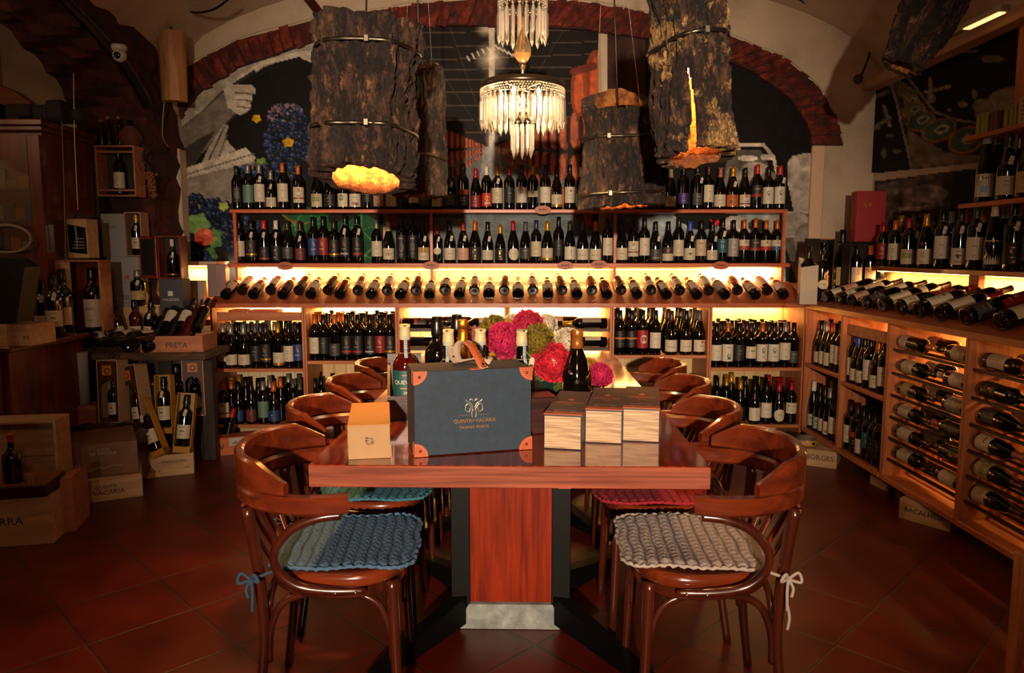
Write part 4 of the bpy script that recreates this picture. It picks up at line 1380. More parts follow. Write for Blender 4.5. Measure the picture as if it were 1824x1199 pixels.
MIDROW = [(427, 'b', 'black', 'cream', 0), (448, 'b', 'black', 'goldfoot', 1), (470.5, 'b', 'scarlet', 'redstripe', 1), (492, 'b', 'white', 'blackpic', 1), (512, 'g', 'brown', 'darkgrey', 0), (535, 'g', 'brown', 'maroonlab', 1),
          (558, 'b', 'black', 'bluelab', 0), (576, 'b', 'black', 'redlab', 0), (595, 'b', 'brown', 'goldfoot', 0), (615, 'b', 'black', 'whitefoot', 1), (636, 'b', 'black', 'redfoot', 1), (671, 'b', 'silver', 'cream', 0),
          (692, 'g', 'cream', 'picture', 0), (715, 'b', 'black', 'swirl', 0), (735, 'b', 'black', 'square', 0), (754.5, 'g', 'black', 'creamgold', 1), (779, 'b', 'scarlet', 'oval', 1), (801, 'g', 'black', 'redscript', 1),
          (825, 'g', 'red', 'salmon', 1), (846, 'g', 'orange', 'darkgold', 0), (868.5, 'g', 'black', 'creamlow', 1), (891, 'g', 'gold', 'darkgold', 0), (914, 'g', 'red', 'round', 0), (936, 'g', 'grey', 'darkgrey', 0),
          (955, 'b', 'navy', 'cream', 0), (975, 'g', 'gold', 'goldstrip', 0), (995, 'b', 'black', 'dark', 0), (1015, 'g', 'brown', 'leaning', 0), (1038, 'g', 'grey', 'roca', 0), (1061, 'g', 'yellow', 'roca', 0), (1082, 'b', 'black', 'creamtall', 0),
          (1108, 'g', 'black', 'redscript', 0), (1128.5, 'b', 'black', 'goldcrest', 0), (1148, 'b', 'black', 'creamtall', 0), (1167.5, 'g', 'black', 'greylow', 1), (1190, 'g', 'black', 'half', 0), (1209, 'b', 'black', 'cream', 0),
          (1229, 'g', 'blue', 'eagle', 1), (1249, 'b', 'black', 'cross', 0), (1268.5, 'g', 'black', 'creamlow', 1), (1287, 'b', 'black', 'teal', 1), (1306, 'b', 'black', 'grey', 0), (1325, 'b', 'orange', 'bandorange', 0),
          (1345, 'b', 'orange', 'banddark', 0), (1364, 'b', 'orange', 'bandred', 0), (1383.5, 'b', 'orange', 'bandblue', 0)]
rb = random.Random(11)
TALL = {826: 1.07, 929: 1.02, 1014: 1.04, 715: 1.12, 735: 1.12, 995: 1.08, 558: 1.08, 576: 1.08, 595: 1.0, 615: 1.1, 636: 1.1, 971: 1.04, 779: .86, 891: .92, 486: .94, 848: .97, 1345: 1.04, 1215: 1.02, 1287: 1.04, 1148: 1.05, 1209: 1.05, 1082: 1.04, 507: 1.06, 446: 1.05, 466: 1.05}
for rowd, zz, rn, grp in ((TOPROW, 1.58, 'top rack shelf', 'bottles on the top shelf of the rack'), (MIDROW, 1.214, 'lower rack shelf', 'bottles on the lower shelf of the rack')):
    for i, (u_, k, cp, lb, tg) in enumerate(rowd):
        y = RY0 + .065 + rb.uniform(0, .03)
        x = aY(u_, 430, y).x
        s = TALL.get(u_, 1.0) * (1.0 if k == 'b' else .98) * rb.uniform(.985, 1.01)
        bottle(K2[k], cp, lb, (x, y, zz), (0, 0, rb.uniform(-.2, .2) - x * .05), blabel(cp, lb, tg, f'{ordw(i + 1)} from left, {rn}'), grp, bool(tg), (min(s, 1.0), s))

# lying bottles on the sloping display
SLA = math.atan2(SL1[1] - SL0[1], SL1[0] - SL0[0])
LYX = [403, 432, 452, 483, 504, 533, 554, 585, 606, 638, 661, 690, 713, 741, 765, 793, 818, 845, 871, 898, 923, 949, 976, 1001, 1028, 1054, 1081, 1106, 1134.6, 1159, 1187, 1210, 1241, 1262, 1291, 1313, 1345, 1366, 1395]
LYL = ['creamtall', 'creamtall', 'portgold', 'emblem', 'dark', 'darkgrey', 'creamtall', 'dark', 'none', 'salmon', 'cream', 'creamtall', 'cream', 'darkgrey', 'script', 'cream', 'creamtall', 'cream', 'cream', 'darkgrey', 'cream', 'script', 'cream',
       'darkgold', 'cream', 'redlab', 'banddark', 'darkgold', 'galais', 'redscript', 'cream', 'cream', 'creamtall', 'creamtall', 'grey', 'banddark', 'goldcrest', 'creamtall', 'script']
LYC = ['orange', 'silver', 'orange', 'scarlet', 'orange', 'orange', 'orange', 'orange', 'black', 'pink', 'orange', 'pink', 'orange', 'scarlet', 'silver', 'cream', 'black', 'silver', 'cream', 'cream', 'cream', 'red', 'grey', 'red', 'pink', 'black',
       'black', 'black', 'red', 'brown', 'brown', 'brown', 'orange', 'brown', 'cream', 'gold', 'brown', 'orange', 'orange']
for i, u_ in enumerate(LYX):
    up = i % 2 == 1
    d = .105 if up else .035
    y = FY + d + rb.uniform(-.006, .006)
    zs = SL0[1] + (y - SL0[0]) * math.tan(SLA)
    x = aY(u_, 530, y).x
    M = Rz(rb.uniform(-.05, .05)) @ Rx(SLA) @ T(0, 0, .0385) @ Rx(-PI / 2) @ Rz(rb.uniform(-.35, .35))
    nm = LYL[i]
    if LYC[i] == 'cream' and nm == 'cream':
        kd = 'burgundy'
    else:
        kd = 'bordeaux'
    if kd == 'burgundy':
        M = Rz(0) @ Rx(SLA) @ T(0, 0, .0415) @ Rx(-PI / 2)
    bottle(kd, LYC[i], nm, (x, y, zs), M, blabel(LYC[i], nm, 0, f'lying on the sloping display, {ordw(i + 1)} from left'), 'bottles lying on the sloping display', False, .97)

# upright bottles in the lower bays: fronts are individual, the hidden rows behind are one mass
BAYS = {
    0: (SHZ[0], FY + .06, [(391, 'b', 'silver', 'cream'), (412, 'g', 'silver', 'creamlow'), (434.6, 'g', 'silver', 'creamlow'), (455.7, 'b', 'grey', 'dark'), (474, 'b', 'brown', 'goldfoot'), (496, 'b', 'gold', 'goldstrip'), (515, 'b', 'black', 'cream'), (533, 'b', 'black', 'bluelab')],
        'upper shelf, end bay', [('b', 'silver'), ('b', 'black'), ('b', 'grey'), ('b', 'navy')]),
    1: (SHZ[1], FY + .05, [(557, 'b', 'orange', 'cream'), (577, 'b', 'black', 'dark'), (597, 'b', 'orange', 'darkgrey'), (618, 'b', 'black', 'redfoot'), (638, 'b', 'black', 'redfoot'), (659.6, 'b', 'black', 'whitefoot'), (678, 'b', 'black', 'redlab'), (697, 'b', 'black', 'goldfoot')],
        'upper shelf, black-bottle bay', [('b', 'orange'), ('b', 'black'), ('b', 'black'), ('b', 'orange')]),
    4: (SHZ[4], FY + .05, [(1104, 'b', 'black', 'orangeband'), (1124.5, 'b', 'black', 'orangeband'), (1144, 'b', 'black', 'reddisc'), (1167, 'b', 'black', 'script'), (1195, 'g', 'maroon', 'roca'), (1221, 'g', 'black', 'roca'), (1245, 'g', 'grey', 'dotted')],
        'upper shelf, red-disc bay', [('b', 'black'), ('b', 'red'), ('g', 'maroon'), ('b', 'black')]),
    5: (SHZ[5], FY + .05, [(1275, 'b', 'black', 'script'), (1296, 'b', 'orange', 'lowportrait'), (1316, 'b', 'black', 'dark'), (1337, 'b', 'brown', 'galais'), (1357, 'b', 'orange', 'portrait'), (1378, 'b', 'black', 'portrait'), (1398, 'b', 'silver', 'creamtall'), (1418, 'b', 'black', 'darkgrey')],
        'upper shelf, corner bay', [('b', 'black'), ('b', 'brown'), ('b', 'black'), ('b', 'maroon')]),
}
LOWB = [
    ('end bay', zf, FY + .05, [(399, 'b', 'orange', 'goldcrest', 1), (414, 'b', 'gold', 'sage', 3), (425, 'g', 'black', 'blueburg', 1), (448, 'g', 'black', 'maroonlab', 1), (469, 'b', 'silver', 'sage', 1), (488, 'g', 'orange', 'blueburg', 1), (503, 'b', 'silver', 'dark', 3), (523, 'b', 'grey', 'dark', 2), (535, 'b', 'grey', 'dark', 1)]),
    ('black-bottle bay', zf, FY + .15, [(562, 'b', 'black', 'dark', 1), (585, 'b', 'black', 'dark', 1), (610, 'b', 'black', 'dark', 1), (640, 'b', 'black', 'dark', 2)]),
    ('red-disc bay', zf, FY + .15, [(1210, 'b', 'black', 'dark', 2), (1232, 'b', 'black', 'dark', 1), (1252, 'b', 'black', 'dark', 2)]),
    ('corner bay', zf, FY + .05, [(1276, 'b', 'black', 'dark', 3), (1293, 'b', 'gold', 'dark', 3), (1318, 'g', 'gold', 'dark', 2), (1344, 'g', 'black', 'leaning', 1), (1365, 'b', 'black', 'lv', 1), (1387, 'g', 'red', 'round', 1), (1409, 'b', 'red', 'bestale', 1)]),
]
REAR = []   # (kind, cap, x, y, z)
rr_ = random.Random(5)
for bi, (z, y0, fr, where, rear) in BAYS.items():
    for i, (u_, k, cp, lb) in enumerate(fr):
        x = aY(u_, 620, y0).x
        x = min(max(x, XS[bi] + .058), XS[bi + 1] - .058)
        s = {1: 1.03}.get(bi, 1.0)
        bottle(K2[k], cp, lb, (x, y0, z), (0, 0, rr_.uniform(-.15, .15)), blabel(cp, lb, 0, f'{ordw(i + 1)} from left, {where}'), f'bottles on the {where}', False, s)
        for q in range(1, 4):
            kk, cc = rear[i % len(rear)] if bi != 1 else (k, cp)
            REAR.append((kk if bi != 4 else k, cc if bi in (0, 5) else cp, x + rr_.uniform(-.008, .008), y0 + q * .086, z, s * rr_.uniform(.97, 1.03)))
for nm, z, y0, fr in LOWB:
    for i, (u_, k, cp, lb, pos) in enumerate(fr):
        y = y0 + (pos - 1) * .08
        x = aY(u_, 720, y).x
        bottle(K2[k], cp, lb, (x, y, z), (0, 0, rr_.uniform(-.15, .15)), blabel(cp, lb, 0, f'{ordw(i + 1)} from left, floor board, {nm}'), f'bottles on the floor board of the {nm}', False, .97)
        for q in range(1, 3):
            if y + q * .088 < BW - .12:
                REAR.append((k, cp, x + (.02 if q == 1 else -.01), y + q * .088, z, rr_.uniform(.93, 1.04)))
mb = MB()
capk = sorted({r_[1] for r_ in REAR})
for (k, cp, x, y, z, s) in REAR:
    M = T(x, y, z) @ Matrix.Scale(s, 4)
    mb.lathe(PROF[K2[k]], 0, 12, M)
    mb.lathe(capsule_prof(K2[k]), 1 + capk.index(cp), 10, M)
tag(mb.build('rear_bottles', [GLASSB] + [CAPC[c] for c in capk]), 'dark bottles packed in rows behind the front bottles of the lower bays', 'bottles', None, 'stuff')


def flatlie(x, y, z, ang, kind, cp, lb, label, group, scale=1.0, roll=0.0):
    """bottle lying level on rails; ang = heading of the neck in the floor plane"""
    r = PROF[kind][4][0]
    M = T(0, 0, r * scale + .001) @ Rz(ang - PI / 2) @ Rx(-PI / 2) @ Rz(roll)
    t = Vector((x, y, z)) + M.to_translation()
    M2 = M.copy()
    M2.translation = (0, 0, 0)
    return bottle(kind, cp, lb, tuple(t), M2, label, group, False, scale)


n_ = 0
for (u0, lev, dirn, dy, cp, lb) in ((709, 0, 0, .05, 'black', 'banddark'), (786, 0, 0, .16, 'black', 'dark'), (900, 0, PI, .06, 'gold', 'creamtall'), (716, 1, 0, .06, 'black', 'dark'), (786, 1, 0, .16, 'black', 'script'), (898, 1, PI, .06, 'black', 'dark'),
                                (906, 0, 0, .05, 'brown', 'grey'), (975, 0, 0, .18, 'black', 'salmon'), (1087, 0, PI, .05, 'gold', 'grey'), (910, 1, 0, .06, 'black', 'dark'), (1087, 1, PI, .06, 'black', 'cream'),
                                (712, 2, 0, .05, 'black', 'cream'), (1087, 2, PI, .05, 'black', 'script')):
    zz = (0.775, 0.648, 0.52)[lev]
    y = FY + dy + .03
    x = aY(u0, 600, y).x
    x = max(x, (XS[2] if u0 < 900 else XS[3]) + .022) if dirn == 0 else min(x, (XS[3] if u0 < 905 else XS[4]) - .022)
    bay = 'suitcase-side rack bay' if u0 < 905 else 'flower-side rack bay'
    n_ += 1
    flatlie(x, y, zz, dirn, 'bordeaux', cp, lb, blabel(cp, lb, 0, f'lying, {("top", "second", "third")[lev]} rails, {["neck right", "neck left"][dirn > 1]}, {["front", "behind"][dy > .1]}, {bay}'), 'bottles lying in the rack bays of the back wall', 1.0, rr_.uniform(-.5, .5))
# ------------------------------------------------------------------ right-hand shelving (runs towards the viewer)
FX = 1.93
YS = [4.78] + [aX(u, 570, FX).y for u in (1500, 1584, 1727)] + [2.33, 1.66]
BX = 2.42
RL = ['pine side-wall bay next to the corner with upright bottles', 'pine side-wall bay with a wooden tray above upright bottles', 'pine side-wall rack bay of six rails beside the tray bay',
      'pine side-wall rack bay of six rails at the picture edge', 'pine side-wall rack bay running out of the picture']
RAILV = {2: (1592, (622, 665, 705, 745, 786, 826)), 3: (1735, (659, 711, 761, 810.5, 857, 905))}
RZ = [sum(aX(RAILV[b][0], RAILV[b][1][k], FX).z for b in (2, 3)) / 2 for k in range(6)]
RSH = [0.565, 0.535]
for i in range(5):
    y1, y0 = YS[i] - .001, YS[i + 1] + .001
    u = thing('shelf_unit', RL[i], 'shelf')
    for yy in ((y0, y0 + .014), (y1 - .014, y1)):
        mb = MB()
        mb.bb(FX, BX, yy[0], yy[1], 0.104, TOPB - .002, bev=.002)
        mb.build('side_panel', PINEZ, u)
    mb = MB()
    mb.bb(FX - .004, BX - .002, y0 + .015, y1 - .015, zf - .030, zf - .004, bev=.002)
    mb.build('bottom_shelf', PINEY, u)
    mb = MB()
    planks_back(mb, y0 + .015, y1 - .015, BX - .0, zf, TOPB - .01, along='y')
    mb.build('back_panel', TONGUE, u)
    if i < 2:
        mb = MB()
        mb.bb(FX + .002, BX - .002, y0 + .015, y1 - .015, RSH[i] - .022, RSH[i], bev=.002)
        mb.build('shelf', PINEY, u)
    else:
        for zz in RZ:
            mb = MB()
            for xx in (FX + .02, FX + .09, FX + .20, FX + .31):
                mb.bb(xx, xx + .012, y0 + .015, y1 - .015, zz - .012, zz)
            mb.build('rack_rail', pm('#2a1a10', 0.5), u)
    if i % 2 == 1:
        mb = MB()
        mb.bb(FX + .08, FX + .11, y0 + .03, y0 + .06, 0, zf - .031)
        mb.build('unit_leg', BLACK, u)
    strip_light(y0 + .03, y1 - .03, BX - .05, TOPB - .014, u, (13, 13, 9, 6, 4)[i], 'y')
# tray in the second bay
u = thing('wooden_tray', 'shallow wooden tray on its side above the upright bottles of the side wall', 'tray')
mb = MB()
mb.bb(FX + .02, FX + .034, YS[2] + .03, YS[1] - .03, .812, .872, bev=.002)
mb.build('tray_front', CRATER, u)
mb = MB()
mb.bb(FX + .035, FX + .33, YS[2] + .03, YS[1] - .03, .812, .820)
mb.build('tray_floor', CRATER, u)
# sloping top
u = thing('display_counter', 'sloping pine display top along the side wall holding lying bottles', 'counter')
R0, R1 = (FX - .004, .955), (BX - .06, 1.085)
mb = MB()
vs = []
for y in (YS[-1], 4.79):
    vs += [(FX - .012, y, TOPB), (FX - .012, y, R0[1] - .002), (R0[0], y, R0[1]), (R1[0], y, R1[1]), (R1[0], y, R1[1] - .025), (FX + .02, y, TOPB)]
mb.add(vs, [(5, 4, 3, 2, 1, 0), (6, 7, 8, 9, 10, 11)] + [((i + 1) % 6, 6 + (i + 1) % 6, 6 + i, i) for i in range(6)])
mb.build('sloping_board', SLANTY, u)
mb = MB()
planks_back(mb, YS[-1], 4.98, BX + .09, 1.03, 1.175, .13, along='y')
mb.build('lit_panel', TONGUE, u)
strip_light(3.9, 4.9, BX + .03, 1.165, u, 9, 'y')
strip_light(3.3, 3.9, BX + .03, 1.165, u, 22, 'y')
# upper shelves of the side wall
u = thing('wall_rack', 'three-tier pine rack on the side wall with dark bottles', 'shelf')
for z0, z1, ya, yb in ((1.172, 1.197, 1.66, 4.67), (1.508, 1.53, 1.66, 3.80), (1.842, 1.864, 1.66, 3.78)):
    mb = MB()
    mb.bb(2.29, RW - .03, ya, yb, z0, z1, bev=.002)
    mb.build('shelf', PINEY if z0 > 1.4 else SLANTY, u)
mb = MB()
mb.bb(2.31, 2.34, 3.62, 3.70, 1.08, 1.171)
mb.build('post', PINEZ, u)
mb = MB()
planks_back(mb, 1.66, 3.78, RW - .028, 1.198, 2.40, .12, along='y')
mb.build('back_panel', PINEZ, u)

rr_ = random.Random(9)
UPR = [
    ('upper shelf of the corner side bay', RSH[0], [(1451, 'g', 'black', 'creamlow', 2), (1458, 'g', 'black', 'creamlow', 1), (1467, 'g', 'silver', 'cream', 1), (1476, 'g', 'red', 'cream', 1), (1486, 'b', 'black', 'creamtall', 1), (1494, 'b', 'black', 'creamtall', 1)]),
    ('floor board of the corner side bay', zf, [(1449, 'f', 'white', 'pale', 1), (1461, 'f', 'black', 'pale', 1), (1470, 'f', 'brown', 'cream', 1), (1479, 'f', 'silver', 'fruitpic', 1), (1489, 'b', 'maroon', 'cream', 1)]),
    ('upper shelf of the tray bay', RSH[1], [(1515, 'b', 'maroon', 'cream', 1), (1525, 'g', 'blue', 'creamlow', 1), (1536, 'g', 'black', 'creamlow', 1), (1547, 'b', 'black', 'creamtall', 1), (1561, 'g', 'orange', 'creamlow', 1), (1574, 'b', 'black', 'cream', 1)]),
    ('floor board of the tray bay', zf, [(1507, 'b', 'brown', 'cream', 1), (1517, 'b', 'black', 'cream', 1), (1530, 'b', 'maroon', 'orangetop', 1), (1541, 'g', 'black', 'cream', 1), (1551, 'b', 'black', 'teal', 1), (1562, 'b', 'black', 'dark', 1), (1572, 'b', 'black', 'dark', 1)]),
]
REAR = []
for where, z, fr in UPR:
    for i, (u_, k, cp, lb, pos) in enumerate(fr):
        x = FX + .055 + (pos - 1) * .09
        y = aX(u_, 700, x).y
        lo, hi = (YS[1], YS[0]) if 'corner' in where else (YS[2], YS[1])
        y = min(max(y, lo + .055), hi - .055)
        bottle(K2[k], cp, lb, (x, y, z), (0, 0, -PI / 2 + .9 + rr_.uniform(-.15, .15)), blabel(cp, lb, 0, f'{ordw(i + 1)} from the corner end on the {where}'), f'bottles on the {where}', False, .98 if k != 'f' else .92)
        for q in (1, 2):
            REAR.append((k, cp, x + .10 * q + .02, y, z, .97 if k != 'f' else .92))
mb = MB()
capk = sorted({r_[1] for r_ in REAR})
for (k, cp, x, y, z, s) in REAR:
    M = T(x, y, z) @ Matrix.Scale(s, 4)
    mb.lathe(PROF[K2[k]], 0, 12, M)
    mb.lathe(capsule_prof(K2[k]), 1 + capk.index(cp), 10, M)
tag(mb.build('rear_bottles', [GLASSB] + [CAPC[c] for c in capk]), 'dark bottles packed behind the front bottles of the side-wall bays', 'bottles', None, 'stuff')

# racks of lying bottles
LVL = ['top', 'second', 'third', 'fourth', 'fifth', 'lowest']
RK = {
    2: [('A', 'gold', 'creamlow'), ('B', 'gold', 'salmon'), ('C', 'black', 'cream'), ('A', 'black', 'cream'), ('B', 'brown', 'salmon'), ('C', 'cream', 'script'), ('A', 'brown', 'portgold'), ('B', 'black', 'cream'), ('C', 'maroon', 'grey'),
        ('A', 'brown', 'cream'), ('B', 'black', 'darkgrey'), ('C', 'pink', 'dark'), ('A', 'maroon', 'creamtall'), ('B', 'red', 'grey'), ('C', 'brown', 'darkgold'), ('A', 'brown', 'cream'), ('C', 'black', 'creamtall')],
    3: [('A', 'pink', 'creamtall'), ('B', 'black', 'creamlow'), ('A', 'black', 'darkgold'), ('C', 'black', 'dark'), ('A', 'black', 'darkgrey'), ('B', 'maroon', 'salmon'), ('A', 'pink', 'galais'), ('C', 'red', 'dark'), ('A', 'maroon', 'landscape'), ('C', 'maroon', 'dark'),
        ('A', 'brown', 'cream'), ('C', 'pink', 'dark')],
}
for b, lst in RK.items():
    lev = -1
    bayn = 'rack bay beside the tray bay' if b == 2 else 'rack bay at the picture edge'
    for (pos, cp, lb) in lst:
        if pos == 'A':
            lev += 1
        ya, yb = YS[b] - .03, YS[b + 1] + .03
        kd = 'burgundy' if b == 3 and lev > 1 else 'bordeaux'
        if pos == 'A':
            x, y, hd, wd = FX + .062, ya - rr_.uniform(.0, .02), -PI / 2, 'front, neck towards the viewer'
        elif pos == 'B':
            x, y, hd, wd = FX + .165, ya - .05 - rr_.uniform(0, .03), -PI / 2, 'behind, neck towards the viewer'
        else:
            x, y, hd, wd = FX + .068, yb + rr_.uniform(0, .01), PI / 2, 'front, neck towards the corner'
        flatlie(x, y, RZ[lev], hd + rr_.uniform(-.03, .03), kd, cp, lb, f'{cp}-capped bottle lying on the {LVL[lev]} rail, {wd}, {bayn}', 'bottles lying on the side-wall racks', .97, rr_.uniform(.7, 1.4) if hd < 0 else rr_.uniform(-1.4, -.7))

# bottles lying on the sloping side display, necks to the wall
SLR = math.atan2(R1[1] - R0[1], R1[0] - R0[0])
n = 0
for (u_, v_, up, kd, cp, lb, sc) in ((1471, 530, 0, 'bordeaux', 'black', 'emblem', 1), (1495, 535, 0, 'bordeaux', 'blue', 'creamtall', 1), (1517, 539, 0, 'bordeaux', 'black', 'salmon', 1), (1542, 544, 0, 'bordeaux', 'black', 'darkgrey', 1), (1573, 549, 0, 'bordeaux', 'brown', 'cream', 1.04),
                                     (1605, 555, 0, 'burgundy', 'brown', 'creamlow', 1), (1638, 561, 0, 'bordeaux', 'brown', 'emblem', 1.1), (1676, 569, 0, 'bordeaux', 'red', 'cream', 1.05), (1722, 576, 0, 'bordeaux', 'brown', 'darkgrey', 1.1), (1784, 588, 0, 'bordeaux', 'maroon', 'cream', 1.08),
                                     (1500, 517, 1, 'bordeaux', 'silver', 'salmon', 1), (1528, 523, 1, 'bordeaux', 'maroon', 'creamtall', 1), (1566, 530, 1, 'bordeaux', 'brown', 'creamtall', 1), (1604, 537, 1, 'bordeaux', 'brown', 'cream', 1), (1648, 540, 1, 'bordeaux', 'red', 'redlab', 1), (1702, 548, 1, 'bordeaux', 'brown', 'dark', 1), (1765, 556, 1, 'bordeaux', 'maroon', 'redlab', 1)):
    x = FX + (.035 if not up else .135)
    y = aX(u_, v_, x).y
    zs = R0[1] + (x - R0[0]) * math.tan(SLR)
    r = PROF[kd][4][0] * sc
    M = Rz(-PI / 2) @ Rx(SLR) @ T(0, 0, r + .001) @ Rx(-PI / 2) @ Rz(rr_.uniform(.2, .9))
    M = Rz(0.10) @ M if not up else Rz(0.10) @ M
    n += 1
    bottle(kd, cp, lb, (x, y, zs), M, blabel(cp, lb, 0, f'lying on the side display, {ordw(n if n < 11 else n - 10)} from the corner in the {"upper" if up else "lower"} line'), 'bottles lying on the side display', False, sc)

# upper side shelf
n = 0
for (u_, k, cp, lb, tg, s) in ((1572, 'b', 'red', 'redlab', 0, .95), (1584, 'b', 'black', 'cream', 1, 1), (1593, 'b', 'orange', 'cream', 0, .98), (1603, 'b', 'gold', 'creamtall', 0, 1.1), (1617, 'b', 'red', 'landscape', 0, 1), (1633, 'b', 'brown', 'orangepic', 1, 1.02),
                               (1648, 'g', 'gold', 'cream', 0, 1.06), (1662, 'b', 'black', 'cream', 0, 1.02), (1677, 'b', 'black', 'creamtall', 1, 1.1), (1692, 'b', 'pale green', 'leaning', 0, 1.08), (1709, 'b', 'black', 'eagle', 1, 1.08), (1721, 'b', 'red', 'fruitpic', 0, 1.08),
                               (1736, 'b', 'green', 'script', 1, 1.12), (1749, 'b', 'yellow', 'cream', 0, 1.05), (1768, 'f', 'white', 'cat', 0, 1.0), (1786, 'b', 'pale green', 'redscript', 0, 1.1), (1803, 'b', 'black', 'darkgold', 1, 1.1), (1822, 'b', 'black', 'dark', 0, 1.1)):
    x = 2.345 if n % 2 == 0 else 2.435
    y = aX(u_, 440, x).y
    n += 1
    kk = K2[k]
    lb2 = lb
    bottle(kk, cp, lb2, (x, y, 1.198), (0, 0, -PI / 2 + .95 + rr_.uniform(-.2, .2)), blabel(cp, lb, tg, f'{ordw(n)} from the corner on the lowest side-wall shelf'), 'bottles on the lowest side-wall shelf', bool(tg), (min(s, 1.02) * .97, s * .97))
n = 0
for (u_, k, cp, lb, tg) in ((1754, 'f', 'pale green', 'bluemark', 0), (1774, 'f', 'pale green', 'bluemark', 0), (1793, 'g', 'green', 'cream', 1), (1811, 'g', 'silver', 'orangetop', 0), (1829, 'g', 'brown', 'portgold', 0)):
    x = 2.345 if n % 2 == 0 else 2.41
    y = aX(u_, 320, x).y
    n += 1
    bottle(K2[k], cp, lb, (x, y, 1.531), (0, 0, -PI / 2 + 1.0), blabel(cp, lb, tg, f'{ordw(n)} from the corner on the middle side-wall shelf'), 'bottles on the middle side-wall shelf', bool(tg), 1.06)
# decorative tins on the top side shelf
for i, (ua, ub, c1, c2, h, wd) in enumerate(((1738, 1757, '#8f8a32', '#3a2a16', .105, 'yellow-green tin with dark ornament'), (1760, 1775, '#5a2214', '#8a6a3c', .10, 'russet tin with pale ornament'), (1786, 1807, '#8f8a32', '#3a2a16', .10, 'yellow-green tin with dark ornament standing beyond the russet one'), (1811, 1830, '#b0a08a', '#7a2018', .13, 'cream tin with a red border'))):
    y1, y0 = aX(ua, 215, 2.33).y, aX(ub, 215, 2.33).y
    mb = MB()
    mb.bb(2.33, 2.38, y0, y1, 1.865, 1.865 + h, 0, bev=.004)
    ym, zm = (y0 + y1) / 2, 1.865 + h / 2
    for k in range(5):
        mb.tube([(2.328, ym + math.cos(2 * PI * j / 12) * (.004 + .003 * (k % 2)), zm - h * .3 + k * h * .15 + math.sin(2 * PI * j / 12) * .005) for j in range(12)], .0011, 1, 4, True)
    mb.tube([(2.3285, y0 + .006, 1.865 + .008), (2.3285, y1 - .006, 1.865 + .008), (2.3285, y1 - .006, 1.865 + h - .008), (2.3285, y0 + .006, 1.865 + h - .008)], .0012, 1, 4, True)
    tag(mb.build('decorative_tin', [pm(c1, .45), pm(c2, .5)]), wd + ' on the top side-wall shelf', 'tin', 'tins on the top side-wall shelf')

# ------------------------------------------------------------------ corner display: crates, gift boxes, large bottles
mb = MB()
mb.bb(1.945, 2.53, 4.785, 5.13, .905, .925, bev=.003)
tag(mb.build('corner_board', PINE), 'pine board filling the corner between the two sloping displays', 'shelf')


def crate(name, label, c, size, yaw, mat, words_=None, group=None, open_=False, tw=None, cat='crate', ink='#2c1a10', side=None):
    """Wooden crate; c = centre of the base. Box boards with finger joints, optional lettering on the front (-y) face."""
    sx, sy, sz = size
    r = thing(name, label, cat, c, (0, 0, yaw), group)
    t = .011
    for nm, b_ in (('long_side', (-sx / 2, sx / 2, -sy / 2, -sy / 2 + t, 0, sz)), ('long_side', (-sx / 2, sx / 2, sy / 2 - t, sy / 2, 0, sz)), ('short_side', (-sx / 2, -sx / 2 + t, -sy / 2 + t, sy / 2 - t, 0, sz)),
                   ('short_side', (sx / 2 - t, sx / 2, -sy / 2 + t, sy / 2 - t, 0, sz)), ('crate_floor', (-sx / 2 + t, sx / 2 - t, -sy / 2 + t, sy / 2 - t, 0, .008))):
        mb = MB()
        mb.bb(*b_)
        mb.build(nm, mat, r)
    if not open_:
        mb = MB()
        mb.bb(-sx / 2 + .002, sx / 2 - .002, -sy / 2 + .002, sy / 2 - .002, sz, sz + .007, 0, bev=.0015)
        mb.build('lid', mat, r)
    if words_:
        mb = MB()
        for (s, u, v, h) in words_:
            mb.text(s, h, T(u, -sy / 2 - .0008, sz / 2 + v) @ FRONT, 0)
        mb.build('lettering', pm(ink, .7), r)
    if side:
        mb = MB()
        for (s, u, v, h) in side:
            mb.text(s, h, T(-sx / 2 - .0008, u, sz / 2 + v) @ Rz(-PI / 2) @ FRONT, 0)
        mb.build('side_lettering', pm(ink, .7), r)
    return r


crate('wine_crate', 'flat orange-lit wooden crate in the corner under the black gift boxes', (2.21, 4.93, .926), (.40, .22, .098), 0, CRATER, [('BORGES', -.05, .0, .022)])
# white card sleeve holding a large bottle
u = thing('card_sleeve', 'tall white open card sleeve around a large dark bottle at the display end', 'box', (1.90, 4.70, .957), (0, 0, R(-12)))
mb = MB()
hw = .052
mb.add([(-hw, -hw, 0), (hw, -hw, 0), (hw, -hw, .25), (-hw, -hw, .235), (-hw, hw, 0), (-hw, hw, .30), (hw, hw, 0), (hw, hw, .26)],
       [(0, 1, 2, 3), (4, 0, 3, 5), (1, 6, 7, 2), (6, 4, 5, 7)], 0)
o = mb.build('sleeve_walls', pm('#b3a18a', .7), u)
sm = o.modifiers.new('thick', 'SOLIDIFY')
sm.thickness = .002
bottle('bordeaux', 'black', 'none', (1.90, 4.70, .959), (0, 0, 0), 'large dark bottle standing inside the white card sleeve', None, False, 1.22)


